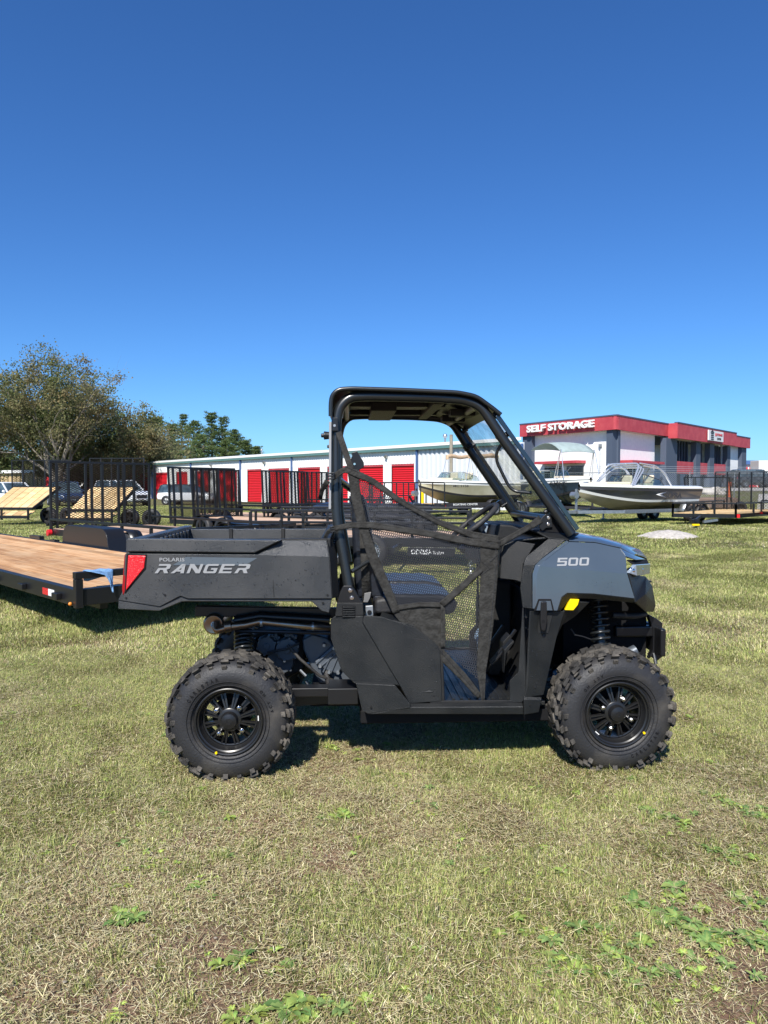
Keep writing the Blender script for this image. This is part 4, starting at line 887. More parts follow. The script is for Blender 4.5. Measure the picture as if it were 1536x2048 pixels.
# ================================================================ CARS
def car(label, x, y, ang, body, L=4.7, W=1.85, H=1.7, hood=1.0, roofc=None, suv=True, name='parked_car', hood_l=1.25, cargo=.35, flip=False):
    t = thing(name, label, 'car', (x, y, gz(x, y)), ang)
    # local: front toward +x
    wb = .31*H; wr_ = .2*H+.02; bx = L/2
    # lower body lofted through stations: (x, z_low, z_high, half width)
    st = [(-bx,.45,.92*hood,.78), (-bx+.12,.34,1.0*hood,.88), (-bx+.9,.28,1.02*hood,.94), (0,.27,1.0*hood,.95), (bx-hood_l-.1,.28,1.0*hood,.95), (bx-.55,.30,.93*hood,.92), (bx-.15,.32,.82*hood,.84), (bx,.42,.68*hood,.70)]
    mb = MB(); vs = []; n_ = 10
    for (sx, z0, z1, hw) in st:
        hw *= W/1.9; zs = [(z0, hw*.86), (z0+.10, hw*.99), ((z0+z1)/2, hw*1.0), (z1-.10, hw*.97), (z1, hw*.86)]
        for (z, w_) in zs: vs.append((sx, -w_, z))
        for (z, w_) in reversed(zs): vs.append((sx, w_, z))
    fs = []
    for i in range(len(st)-1):
        for k in range(n_): fs.append((i*n_+k, i*n_+(k+1)%n_, (i+1)*n_+(k+1)%n_, (i+1)*n_+k))
    fs += [tuple(range(n_)), tuple(range((len(st)-1)*n_, len(st)*n_))]; mb.add(vs, fs); mb.build('body', M[body], t, bevel=.03, smooth=50)
    # cabin
    z0, z1 = 1.0*hood-.02, H; xa, xb = -bx+.10, bx-hood_l+.1; ra, rb = -bx+cargo, xb-.85; hw, hr = .86*W/1.9, .70*W/1.9
    mb = MB(); mb.add([(xa,-hw,z0),(xb,-hw,z0),(xb,hw,z0),(xa,hw,z0),(ra,-hr,z1-.05),(rb,-hr,z1-.05),(rb,hr,z1-.05),(ra,hr,z1-.05)], [(0,3,2,1),(4,5,6,7),(0,1,5,4),(1,2,6,5),(2,3,7,6),(3,0,4,7)]); mb.build('cabin_glass', M['blueish_glass'], t, bevel=.02)
    mb = MB(); mb.add([(ra-.03,-hr-.01,z1-.06),(rb+.04,-hr-.01,z1-.06),(rb+.04,hr+.01,z1-.06),(ra-.03,hr+.01,z1-.06),(ra+.1,-hr+.1,z1),(rb-.1,-hr+.1,z1),(rb-.1,hr-.1,z1),(ra+.1,hr-.1,z1)], [(0,3,2,1),(4,5,6,7),(0,1,5,4),(1,2,6,5),(2,3,7,6),(3,0,4,7)])
    mb.build('roof', M[roofc or body], t, bevel=.03)
    for s in (-1, 1):
        for q, (a, b) in enumerate((((xb,hw),(rb,hr)), ((xa,hw),(ra,hr)), ((xb-1.35,hw),(rb-.8,hr)), ((xa+.95,hw),(ra+.75,hr)))):
            mb = MB(); mb.bar((a[0], s*(a[1]+.004), z0), (b[0], s*(b[1]+.012), z1-.05), .08, .05, up=Vector((1,0,0))); mb.build('pillar', M[roofc or body], t)
        mb = MB(); mb.ball((xb-.25, s*(hw+.14), z0+.12), .11, 8, (.7,1,.8)); mb.build('mirror', M[body], t)
        mb = MB(); mb.ball((bx-.22, s*.68*W/1.9, .74*hood), .17, 10, (1.0,.75,.42)); mb.build('headlight', M['lens'], t)
        mb = MB(); mb.ball((-bx+.08, s*.72*W/1.9, .85*hood), .14, 8, (.6,.7,1.1)); mb.build('tail_light', M['dred'], t)
        for ax in (-bx+.85, bx-.88):
            road_wheel(t, (ax, s*(W/2-.10), wr_), wr_, .24, M['steel'], s)
            mb = MB(); mb.lathe([(s*(W/2-.14), wr_*1.18), (s*(W/2+.005), wr_*1.16), (s*(W/2+.005), wr_*1.04), (s*(W/2-.14), wr_*1.02)], c=(ax,0,wr_), n=24); mb.build('wheel_arch', M['ink'], t)
        mb = MB(); mb.box((-bx+.5, s*(W/2-.06)-.02, .25), (bx-.5, s*(W/2-.06)+.02, .36)); mb.build('sill', M['ink'], t)
    mb = MB(); mb.box((bx-.10,-.42,.50*hood),(bx+.02,.42,.72*hood)); mb.build('grille', M['ink'], t, bevel=.04)
    mb = MB(); mb.box((bx-.25,-.62,.26),(bx-.02,.62,.42)); mb.build('bumper', M['ink'], t, bevel=.05)
    mb = MB(); mb.box((bx+.02,-.16,.44),(bx+.035,.16,.50)); mb.build('number_plate', M['steel'], t)
    return t
p = XY(22, 44); car('white compact car at the far left behind the tilted plank deck', p.x, p.y, R(-32), 'carwhite', 4.6, 1.85, 1.66, 1.0)
p = XY(132, 52); car('dark blue car half hidden behind the tall mesh gate', p.x, p.y, R(-55), 'carnavy', 4.7, 1.85, 1.75)
p = XY(245, 52); car('white boxy off-road vehicle with black grille behind the nearest gate', p.x, p.y, R(-38), 'carwhite', 4.8, 1.95, 1.85, 1.12)
p = XY(378, 55); car('white wagon with black roof and windows left of the second gate', p.x, p.y, R(-12), 'carwhite', 4.5, 1.85, 1.55, .95, 'ink')
p = XY(1508, 74); car('black off-road vehicle on the lot behind the right mesh gate', p.x, p.y, R(8), 'cardark', 4.9, 1.95, 1.85, 1.1)

# ================================================================ BOATS on trailers
def boat(label, bow, stern, side, top, L_=None, tower=False, bimini=None, zk=.55, hb=1.25, frame='steel', bands=None, keelm='keel', beam=2.2, glassm='clear', trailer_col='steel', wheels=2, wsx=.42, wx=.66):
    a = Vector((bow[0], bow[1], 0)); b = Vector((stern[0], stern[1], 0)); d = (b-a); L = d.length; ang = math.atan2(d.y, d.x)
    t = thing('motor_boat', label, 'boat', a, ang)           # local x: bow (0) -> stern (L)
    N = 22; prof = []
    for i in range(N+1):
        u = i/N; sh = beam/2*min(1, (math.sin(min(1, u/.55)*PI/2))**.75) if u > 0 else .02
        ch_ = sh*(.55+.3*min(1, u*1.6)); zkk = zk + .62*hb*(1-min(1, u/.42))**2.0; zc = zk + .30 + .62*hb*.72*(1-min(1, u/.5))**1.8; zs = zk + hb + .10*(1-u)**2 + .0
        zc = min(zc, zs-.12); zm = zc + (zs-zc)*.52; prof.append((L*u, sh, ch_, zkk, zc, zm, zs))
    def skin(name, f, m, parent=t, solid=0):
        mb = MB(); vs = []
        for q in prof: vs += f(q)
        k = len(f(prof[0])); fs = []
        for i in range(N):
            for j in range(k-1): fs.append((i*k+j, i*k+j+1, (i+1)*k+j+1, (i+1)*k+j))
        mb.add(vs, fs); return mb.build(name, M[m], parent, smooth=35, solid=solid)
    for s in (-1, 1):
        skin('hull_bottom', lambda q: [(q[0], 0, q[3]), (q[0], s*q[2]*.5, (q[3]+q[4])/2-.02), (q[0], s*q[2], q[4])], keelm)
        skin('chine_band', lambda q: [(q[0], s*q[2], q[4]), (q[0], s*(q[2]+.04), q[4]+.09)], bands[0])
        skin('hull_side', lambda q: [(q[0], s*(q[2]+.04), q[4]+.09), (q[0], s*(q[2]*.4+q[1]*.62), q[5]), (q[0], s*q[1], q[6]-.20)], bands[1])
        skin('sheer_band', lambda q: [(q[0], s*q[1], q[6]-.20), (q[0], s*(q[1]+.012), q[6]-.11)], bands[2])
        skin('gunwale', lambda q: [(q[0], s*(q[1]+.012), q[6]-.11), (q[0], s*(q[1]+.05), q[6]-.08), (q[0], s*q[1]*.96, q[6]), (q[0], s*max(q[1]*.80-.05, 0), q[6]+.03)], top)
    # foredeck & cockpit, transom
    mb = MB(); ptsd = []
    for q in prof:
        if q[0] < L*.14: ptsd.append(q)
    vs = []; 
    for q in prof: vs += [(q[0], -max(q[1]*.80-.05, 0), q[6]+.028), (q[0], 0, q[6]+(.06 if q[0] < L*.45 else -.25)), (q[0], max(q[1]*.80-.05, 0), q[6]+.028)]
    fs = []
    for i in range(N):
        for j in range(2): fs.append((i*3+j, i*3+j+1, (i+1)*3+j+1, (i+1)*3+j))
    mb.add(vs, fs); mb.build('deck', M[top], t, smooth=35)
    q = prof[-1]; mb = MB(); mb.add([(q[0],0,q[3]),(q[0],q[2],q[4]),(q[0],q[1],q[6]),(q[0],-q[1],q[6]),(q[0],-q[2],q[4])], [(0,1,2,3,4)]); mb.build('transom', M[bands[1]], t)
    zs = prof[int(N*.5)][6]
    # windshield: glass faces in a tube frame
    w0, w1 = L*wsx, L*(wsx+.22); hw = beam/2*.82; zt = zs+.42; fr_ = MB(); gl = []
    A = [Vector((w0, 0, zs+.03)), Vector((w0+.28, hw, zs)), Vector((w1+.3, hw, zs))]; B_ = [Vector((w0+.40, 0, zt)), Vector((w0+.62, hw*.86, zt)), Vector((w1+.2, hw*.90, zt-.20))]
    for s in (-1, 1):
        f = lambda p: Vector((p.x, p.y*s, p.z))
        for i in range(2):
            mb = MB(); mb.add([f(A[i]), f(A[i+1]), f(B_[i+1]), f(B_[i])], [(0,1,2,3)]); mb.build('windscreen', M[glassm], t, smooth=0, solid=.01)
            fr_.tube([f(B_[i]), f(B_[i+1])], .018, 6); fr_.tube([f(A[i]), f(A[i+1])], .014, 6)
        for i in range(3): fr_.tube([f(A[i]), f(B_[i])], .016, 6)
    fr_.build('windscreen_frame', M['alu' if not tower else 'ink'], t)
    for (sx, sy) in ((w0+1.0, -.5), (w0+1.0, .5)):
        mb = MB(); mb.box((sx-.22, sy-.24, zs-.15), (sx+.22, sy+.24, zs+.10)); mb.box((sx+.16, sy-.24, zs+.10), (sx+.28, sy+.24, zs+.42)); mb.build('seat', M['vinyl'], t, bevel=.05)
    mb = MB(); mb.box((L*.16, -.45, zs-.02), (L*.40, .45, zs+.15)); mb.build('bow_cushion', M['vinyl'], t, bevel=.05)
    if tower:
        for k, (dx, rr) in enumerate(((0, .035), (.16, .028), (.32, .028))):
            mb = MB(); mb.tube(fillet([(w0-.35+dx*.4, -hw-.02, zs), (w0+.35+dx, -hw*.82, zs+.86-dx*.5), (w0+.35+dx, hw*.82, zs+.86-dx*.5), (w0-.35+dx*.4, hw+.02, zs)], .25, 6), rr, 8); mb.build('tower_tube', M['alu'], t)
        for s in (-1, 1):
            for dx in (0, .22):
                mb = MB(); mb.tube(fillet([(w0+.35+dx, s*hw*.82, zs+.86-dx*.4), (w1+.15+dx, s*hw*.9, zs+.75-dx*.5), (w1+.75, s*(hw+.02), zs)], .5, 8), .028, 8); mb.build('tower_tube', M['alu'], t)
    if bimini:
        bx0, bx1, bz, rolled = bimini[:4]
        if rolled:
            mb = MB(); pts = [(bx0, -hw*.9, bz-.14)] + [(bx0+(bx1-bx0)*k/8, -hw*.9+.03*math.sin(k*2), bz+.03*math.sin(k*1.3)) for k in range(9)]; mb.tube(pts, [.10,.11,.10,.12,.10,.11,.10,.12,.1,.08], 10); mb.build('rolled_canopy', M['canvas'], t)
            mb = MB(); mb.tube([(bx0, hw*.9, bz-.14)] + [(bx0+(bx1-bx0)*k/8, hw*.9, bz+.03*math.sin(k*1.3)) for k in range(9)], .09, 10); mb.build('rolled_canopy', M['canvas'], t)
            bar_x = [(bx0, bx0-.35), (bx0+.05, bx0+.2), (bx1, bx1+.4)]
        else:
            mb = MB(); vs = []; fs = []; K = 10
            for k in range(K+1):
                u = k/K; x_ = bx0+(bx1-bx0)*u; z_ = bz - .50*(2*u-1)**2*(1 if u < .5 else .55)
                for j in range(7): vs.append((x_, -hw*.95+hw*1.9*j/6, z_+.06*math.sin(PI*j/6)))
            for k in range(K):
                for j in range(6): fs.append((k*7+j, k*7+j+1, (k+1)*7+j+1, (k+1)*7+j))
            mb.add(vs, fs); mb.build('canopy', M['gcanvas'], t, smooth=60, solid=.02)
            bar_x = [(bx0+.05, bx0-.3), (bx0+.1, bx0+.35), (bx0+.12, bx0+.6)] if bimini[4:] else [(bx1-.05, bx1-.9), (bx1-.05, bx1-.6), (bx0+.1, bx0+.6)]
            bz -= .35
        for s in (-1, 1):
            for (xt, xb_) in bar_x:
                mb = MB(); mb.tube([(xt, s*hw*.93, bz), (xb_, s*hw, zs)], .016, 6); mb.build('canopy_pole', M['alu'], t)
    # boat trailer
    mb = MB(); tm = M[trailer_col]; zb = .46
    for s in (-1, 1):
        mb.bar((-.2, s*.12, zb), (L*.25, s*.85, zb), .09, .12); mb.bar((L*.25, s*.85, zb), (L*.95, s*.85, zb), .08, .14)
    mb.bar((-1.3, 0, zb), (.0, 0, zb), .10, .12)
    for x_ in (.32, .55, .8): mb.bar((L*x_, -.85, zb-.03), (L*x_, .85, zb-.03), .07, .1)
    mb.bar((-.15,0,zb), (-.15,0,zb+.85), .07, .07); mb.build('trailer_frame', tm, t, bevel=.006)
    mb = MB(); mb.cyl((-.25,-.12,zb+.62),(-.25,.12,zb+.62),.13,12); mb.cyl((-1.0,0,.02),(-1.0,0,zb+.45),.035,8); mb.cyl((-1.0,0,0),(-1.0,0,.06),.10,10); mb.build('winch_stand', M['steel'], t)
    for s in (-1, 1):
        mb = MB(); mb.bar((L*.35, s*.5, zk-.02), (L*.92, s*.5, zk+.0), .12, .07); mb.build('bunk', M['ink'], t)
        for k in range(wheels): road_wheel(t, (L*wx+.74*k, s*1.08, .33), .33, .21, M['steel'], s)
        x0 = L*wx-.42; x1 = L*wx+.74*(wheels-1)+.42; pts = fillet([(x0-.12,0,.42),(x0+.1,0,.78),(x1-.1,0,.78),(x1+.12,0,.42)], .22, 7); vs = []; fs = []
        for p in pts: vs += [(p.x, s*.93, p.z), (p.x, s*1.20, p.z)]
        for i in range(len(pts)-1): fs.append((2*i, 2*i+2, 2*i+3, 2*i+1))
        mb = MB(); mb.add(vs, fs); mb.build('trailer_fender', tm, t, solid=.02, smooth=60)
    t['zs'] = zs
    return t, L
def xyp(px, Y): v = XY(px, Y); return (v.x, v.y)
b1, L1 = boat('cream and white runabout with rolled tan canopy seen through the roll cage', xyp(838, 33.0), xyp(1012, 36.5), 0, 'gelcoat', bimini=(.5*4.9, .88*4.9, 2.85, True), bands=('ink', 'cream', 'gelcoat'), zk=.60, hb=1.02, beam=2.1, trailer_col='ink', wheels=1, wsx=.25)
b2, L2 = boat('navy and white boat with arched grey canopy behind the windscreen pillar', xyp(1181, 31.6), xyp(1050, 37.5), 0, 'gelcoat', bimini=(1.0, 3.9, 3.40, False, 1), bands=('ink', 'hullnavy', 'gelcoat'), keelm='hullnavy', zk=.55, hb=1.15, beam=2.2, trailer_col='ink', wsx=.45)
b3, L3 = boat('dark grey and white wakeboard boat with silver tower on a galvanised trailer', xyp(1158, 26.8), xyp(1356, 30.2), 0, 'gelcoat', tower=True, bands=('gelcoat', 'hullgrey', 'ink'), zk=.50, hb=.90, beam=2.2, wsx=.36, wx=.86)
# hull lettering
def hull_text(bt, s, x0, x1, z, h, m, yy, bold=.0, shear=0, rev=False, slope=0.0):
    y0, y1 = (yy if isinstance(yy, tuple) else (yy, yy)); o = (x0, y0, z); dx = Vector((x1-x0, y1-y0, slope))
    return text_fit('hull_lettering', s, M[m], bt, o, dx, (0,0,1), dx.length, h, bold=bold, shear=shear, depth=.01)
hull_text(b3, 'SUPRA', L3*.58, L3*.75, .96, .20, 'ink', (-1.15, -1.17), .03, .2)
mb = MB(); mb.add([(L3*.49,-1.15,1.10),(L3*.60,-1.16,1.20),(L3*.545,-1.16,1.10),(L3*.60,-1.15,.96)], [(0,1,2,3)]); mb.build('hull_emblem', M['signw'], b3, solid=.01)
hull_text(b2, 'TAHOE', L2*.36, L2*.14, 1.50, .13, 'ink', (.98, .66), .01)
hull_text(b1, 'MC 1158', L1*.22, L1*.36, 1.37, .10, 'ink', (-.93, -1.08), .01)
mb = MB(); mb.box((-.2,-1.30,.50),(3.3,-1.26,.66)); mb.build('trailer_board', M['ink'], b1); text_fit('lettering', 'BOATING CENTER', M['white'], b1, (.9,-1.31,.54), (1,0,0), (0,0,1), 1.55, .09, bold=.02, depth=.004)

# ================================================================ QUAD BIKES seen through the net
def quad(label, x, y, ang, bodym):
    t = thing('quad_bike', label, 'quad bike', (x, y, gz(x, y)+.0), ang)
    for sx in (-.62, .62):
        for s in (-1, 1): road_wheel(t, (sx, s*.42, .30), .30, .24, M['rim'], s)
    mb = MB(); mb.ext([(-.75,-.22,.62),(.8,-.22,.62),(.95,-.22,.85),(.35,-.22,.98),(.1,-.22,.80),(-.55,-.22,.82),(-.85,-.22,.80)], (0,.44,0)); mb.build('body', M[bodym], t, bevel=.04)
    for sx in (-.62, .62):
        mb = MB(); mb.box((sx-.36,-.52,.68),(sx+.36,.52,.76)); mb.build('mudguard', M[bodym], t, bevel=.04)
        mb = MB()
        for k in range(6): mb.tube([(sx-.30,-.36+.144*k,.90),(sx+.30,-.36+.144*k,.90)], .012, 6)
        for q in (-.3, .3): mb.tube([(sx+q,-.36,.90),(sx+q,.36,.90)], .014, 6)
        for q in (-.25, .25): mb.cyl((sx+q,-.2,.7),(sx+q,-.2,.9),.014,6); mb.cyl((sx+q,.2,.7),(sx+q,.2,.9),.014,6)
        mb.build('rack', M['black'], t)
    mb = MB(); mb.box((-.55,-.16,.82),(.12,.16,.94)); mb.build('seat', M['seat'], t, bevel=.05)
    mb = MB(); mb.cyl((.42,0,.9),(.28,0,1.14),.03,8); mb.tube(fillet([(.12,-.40,1.16),(.28,-.2,1.15),(.28,.2,1.15),(.12,.40,1.16)],.1,4),.014,8); mb.build('handlebar', M['black'], t)
    mb = MB(); mb.box((-.3,-.3,.3),(.35,.3,.6)); mb.build('engine', M['engine'], t, bevel=.04); return t
p = XY(742, 17.5); quad('dark quad bike nearest the seat, seen through the upper net', p.x, p.y, R(-30), 'ink')
p = XY(800, 20.0); quad('second dark quad bike behind the net, left of the runabout', p.x, p.y, R(20), 'cardark')
p = XY(690, 21.0); quad('dark quad bike between the roll cage posts', p.x, p.y, R(160), 'carnavy')
# ================================================================ THE UTILITY VEHICLE
U = thing('utility_vehicle', 'slate grey and black side-by-side utility vehicle with cargo bed and side net', 'utility vehicle', VO, VT)
WT = 1.42                                            # overall width at the wheels; the far side mirrors the near one
def mir(p): return Vector((p[0], WT - p[1], p[2]))
def facets(name, verts, faces, m, thick=.006, mirror=False, parent=None, bevel=.004, smooth=25, **k):
    vs = [V(*q) if not isinstance(q, Vector) else q for q in verts]
    mb = MB(); mb.add(vs, faces); o = mb.build(name, M[m], parent or U, solid=thick, bevel=bevel, smooth=smooth, **k)
    if mirror:
        mb = MB(); mb.add([mir(q) for q in vs], faces); mb.build(name, M[m], parent or U, solid=thick, bevel=bevel, smooth=smooth)
    return o
def panel(name, pts, w, d, m, mirror=False, bevel=.005, parent=None, smooth=30, **k):
    L_ = vpoly(pts, w); mb = MB(); mb.ext(L_, (0, d, 0)); o = mb.build(name, M[m], parent or U, bevel=bevel, smooth=smooth, **k)
    if mirror:
        mb = MB(); mb.ext([mir(q) for q in L_], (0, -d, 0)); mb.build(name, M[m], parent or U, bevel=bevel, smooth=smooth)
    return o
# ---------------- wheels
RT = .3125
def make_wheel(parent, loc, rz, seed):
    n_ = node('wheel', parent, loc, (0, 0, rz)); rnd = random.Random(seed)
    mb = MB(); prof = [(.030,.158), (.012,.166), (.002,.185), (-.004,.205), (-.004,.225), (.000,.240), (.006,.256), (.016,.270), (.032,.283), (.055,.291), (.085,.294), (.115,.295), (.145,.294), (.175,.291), (.198,.283), (.214,.270), (.224,.256), (.230,.24), (.234,.21), (.228,.185), (.218,.166), (.20,.158)]
    mb.lathe(prof, n=72); 
    for rr in (.178, .196): mb.lathe([(.003-.003*(rr>.19)+.0, rr-.002), (-.0035-.003*(rr>.19), rr), (.003-.003*(rr>.19), rr+.002)], n=72)
    ty = mb.build('tyre', M['rubber'], n_, smooth=50)
    mb = MB(); K = 25
    def blk(a, w, r, sa, sw, sr, tilt=0.0, lean=0.0):
        Mx = Matrix.Rotation(-a, 4, 'Y') @ Matrix.Translation((r, w, 0)) @ Matrix.Rotation(lean, 4, 'Z') @ Matrix.Rotation(tilt, 4, 'X')
        x0, x1 = -sr*.75, sr*.5; q = .82
        vs = [(x0,-sw/2,-sa/2),(x0,sw/2,-sa/2),(x0,sw/2,sa/2),(x0,-sw/2,sa/2),(x1,-sw/2*q,-sa/2*q),(x1,sw/2*q,-sa/2*q),(x1,sw/2*q,sa/2*q),(x1,-sw/2*q,sa/2*q)]
        mb.add([Mx @ Vector(v) for v in vs], [(0,3,2,1),(4,5,6,7),(0,1,5,4),(1,2,6,5),(2,3,7,6),(3,0,4,7)])
    for k in range(K):
        a = 2*PI*k/K
        blk(a, .092, .303, .056, .060, .014, .3); blk(a+PI/K, .142, .303, .056, .060, .014, -.3)
        blk(a+PI/K*.6, .050, .301, .050, .042, .014, .15, .2); blk(a+PI/K*1.5, .184, .301, .050, .042, .014, -.15, -.2)
        big = k % 2 == 0
        for s, wq in ((1, 0), (-1, 1)):
            aa = a + (PI/K if s < 0 else 0) + .12; w_ = .020 if s > 0 else .210
            blk(aa, w_+s*.004, .286, .042 if big else .034, .036, .012 if big else .009, 0, s*.75)
            if big: blk(aa+.01, (.0085 if s > 0 else .2215), .262, .026, .030, .010, 0, s*1.2)
            else: blk(aa, (.014 if s > 0 else .216), .270, .022, .018, .008, 0, s*1.1)
    mb.build('tread_lugs', M['lug'], n_, bevel=.0025, seg=1, smooth=20, kind='stuff')
    mb = MB()
    for k in range(70):
        a = rnd.random()*6.28; w_ = rnd.uniform(.02,.2); d = Vector((math.cos(a), 0, math.sin(a))); mb.tube([Vector((0,w_,0))+d*.31, Vector((rnd.uniform(-.003,.003),w_,0))+d*(.318+rnd.random()*.006)], .0009, 3)
    mb.build('rubber_whiskers', M['rubber'], n_, smooth=0, kind='stuff')
    # sidewall lettering, raised
    for (word, a0, r_, h_, sp) in (('CARLSTAR', 2.62 if seed % 2 == 0 else -1.25, .213, .017, .115), ('ACT HD', .25 if seed % 2 == 0 else 2.0, .215, .014, .10)):
        g = []
        for i, ch in enumerate(word):
            if ch == ' ': continue
            a = a0 + (-1 if a0 > 1.5 or a0 < 0 else -1)*0 + i*(-sp if (seed % 2 == 0 and a0 > 1) else sp)
            up = 1 if (seed % 2 == 0 and a0 > 1) else -1
            d = Vector((math.cos(a), 0, math.sin(a))); tn = Vector((math.sin(a), 0, -math.cos(a)))*up; ud = d*up
            o = text_fit('t', ch, M['rubber'], None, d*(r_-(h_/2)*up) - tn*.006 + Vector((0,-.0052,0)), tn, ud, .012, h_, bold=.02, depth=.003); g.append(o)
        vs, fs = [], []
        for o in g:
            b_ = len(vs); vs += [tuple(v.co) for v in o.data.vertices]; fs += [tuple(i+b_ for i in p.vertices) for p in o.data.polygons]; bpy.data.objects.remove(o)
        me = bpy.data.meshes.new('raised_lettering'); me.from_pydata(vs, [], fs); me.materials.append(M['matte']); o = bpy.data.objects.new('raised_lettering', me); COL.objects.link(o); o.parent = n_
    mb = MB(); mb.lathe([(.026,.166), (.004,.163), (.002,.159), (.004,.154), (.016,.150), (.020,.144), (.046,.139), (.052,.134), (.060,.134), (.075,.136), (.20,.142), (.205,.16)], n=64)
    for k in range(12):
        a = 2*PI*(k+.5)/12; d = Vector((math.cos(a), 0, math.sin(a))); tn = Vector((-math.sin(a), 0, math.cos(a)))
        for s in (-1, 1):
            p0 = d*.050 + tn*.004*s + Vector((0,.050,0)); p1 = d*.128 + tn*.010*s + Vector((0,.066,0)); mb.bar(p0, p1, .0075, .018, up=Vector((0,1,0)))
        mb.bar(d*.050+Vector((0,.058,0)), d*.128+Vector((0,.074,0)), .020, .008, up=Vector((0,1,0)))
    mb.lathe([(.036,.0), (.036,.050), (.040,.056), (.060,.060), (.085,.060)], n=40)
    mb.lathe([(.058,.124), (.056,.130), (.062,.138)], n=48); mb.build('rim', M['rim'], n_, smooth=35)
    mb = MB(); mb.lathe([(.008,.0), (.008,.022), (.012,.030), (.013,.036), (.026,.040), (.040,.044)], n=32)
    mb.lathe([(.0065,.010),(.0065,.014),(.009,.014),(.009,.010)], n=20, closed=True); mb.build('hub_cap', M['black'], n_, smooth=35)
    for k in range(4):
        a = PI/4*1.15 + k*PI/2 + (.25 if seed % 2 else 0); c = Vector((math.cos(a)*.078, 0, math.sin(a)*.078)); mb = MB(); mb.cyl(c+Vector((0,.022,0)), c+Vector((0,.052,0)), .0115, 6, .0125); mb.ball(c+Vector((0,.024,0)), .010, 8); mb.build('lug_nut', M['chrome'], n_, smooth=30)
    a = -1.95 if seed % 2 == 0 else -.62; mb = MB(); mb.cyl((math.cos(a)*.158, -.0015, math.sin(a)*.158), (math.cos(a)*.158, .006, math.sin(a)*.158), .006, 12); mb.build('paint_dot', M['yellow'], n_)
    a = 0.02 if seed % 2 == 0 else -2.3; mb = MB(); d = Vector((math.cos(a), 0, math.sin(a))); tn = Vector((-math.sin(a), 0, math.cos(a))); mb.bar(d*.1365+tn*-.012+Vector((0,.050,0)), d*.1365+tn*.012+Vector((0,.050,0)), .004, .009, up=Vector((0,1,0))); mb.build('sticker', M['white'], n_)
    mb = MB(); mb.cyl((0,.11,0), (0,.145,0), .095, 28); mb.cyl((0,.09,0), (0,.25,0), .04, 16); mb.box((-.03,.12,.05),(.03,.16,.12)); mb.build('brake_hub', M['matte'], n_)
    return n_
WB = 1.892
make_wheel(U, (-.007, 0.0, .293), 0, 2); make_wheel(U, (WB, 0.008, .296), R(1.5), 3)
make_wheel(U, (-.007, WT, .296), PI, 4); make_wheel(U, (WB, WT-.01, .300), PI, 6)

# ---------------- chassis and dark inner structure
mb = MB(); p = V(720, 1400, .3); q = V(1085, 1418, .3); mb.box((p.x, .16, q.z-.02), (q.x+.02, WT-.16, q.z+.05)); mb.box((.36, .30, .27), (p.x+.01, WT-.30, .32)); mb.build('skid_and_shade_plate', M['matte'], U, bevel=.01)  # second box: added rear plate that blocks sun beneath the frame
mb = MB()
for w_ in (.40, .98):
    a = V(392, 1221, w_); b = V(690, 1226, w_); mb.bar((a.x, w_, a.z), (b.x, w_, b.z), .05, .055)
a = V(545, 1400, .42); b = V(720, 1396, .42); mb.bar((a.x-.4, .45, .30), (b.x, .45, .31), .05, .06); mb.bar((a.x-.4, .97, .30), (b.x, .97, .31), .05, .06)
mb.build('rear_frame', M['black'], U, bevel=.005)
a, b = V(590, 1388, .16), V(708, 1388, .16)
mb = MB(); mb.box((a.x-.02,.18,a.z-.022),(b.x,.26,a.z+.022)); mb.box((b.x-.13,.12,a.z-.045),(b.x+.02,.30,a.z+.035)); mb.build('frame_bracket', M['black'], U, bevel=.004)
mb = MB(); mb.bar((0.02,.26,.30), (b.x-.06,.30,.33), .05, .06); mb.bar((0.02,WT-.26,.30), (b.x-.06,WT-.30,.33), .05, .06); mb.bar((-.02,.24,.27),(.1,.6,.36),.05,.05); mb.bar((-.02,WT-.24,.27),(.1,WT-.6,.36),.05,.05); mb.cyl((0,.15,.30),(0,WT-.15,.30),.022,12); mb.build('trailing_arm', M['black'], U, bevel=.004)
# engine and gearbox, cast aluminium
E = node('engine', U)
def ecyl(px, py, w, d, r, n=24, m='engine', nm='housing'):
    c = V(px, py, w); mb = MB(); mb.lathe([(c.y, r*.55), (c.y, r*.92), (c.y+.008, r), (c.y+d, r)], c=(c.x, 0, c.z), n=n, cap=True)
    for k in range(6):
        a = 2*PI*k/6+.3; mb.cyl((c.x+math.cos(a)*r*.98, c.y-.004, c.z+math.sin(a)*r*.98), (c.x+math.cos(a)*r*.98, c.y+.05, c.z+math.sin(a)*r*.98), .009, 8)
    mb.cyl((c.x, c.y-.012, c.z), (c.x, c.y+.02, c.z), r*.32, 12); return mb.build(nm, M[m], E, bevel=.003, smooth=35)
ecyl(533, 1292, .46, .22, .050); ecyl(574, 1300, .44, .25, .062); ecyl(580, 1279, .48, .2, .032); ecyl(550, 1278, .50, .2, .022); ecyl(561, 1322, .5, .22, .075); ecyl(505, 1300, .5, .3, .055, m='black')
mb = MB(); vp(mb, [(604,1280),(625,1268),(655,1276),(668,1290),(700,1280),(715,1330),(700,1366),(640,1368),(622,1335),(606,1300)], .45, .35); mb.build('crankcase', M['engine'], E, bevel=.012)
mb = MB(); vp(mb, [(628,1325),(664,1292),(690,1272),(705,1300),(676,1350),(650,1340)], .42, .05); mb.build('valve_cover', M['engine'], E, bevel=.01)
for (x0, y0, x1, y1) in ((632,1328,690,1276),(638,1336,700,1284),(646,1345,664,1308),(660,1350,676,1312)):
    mb = MB(); mb.bar(V(x0,y0,.417), V(x1,y1,.417), .009, .010, up=Vector((0,1,0))); mb.build('rib', M['engine'], E, bevel=.003)
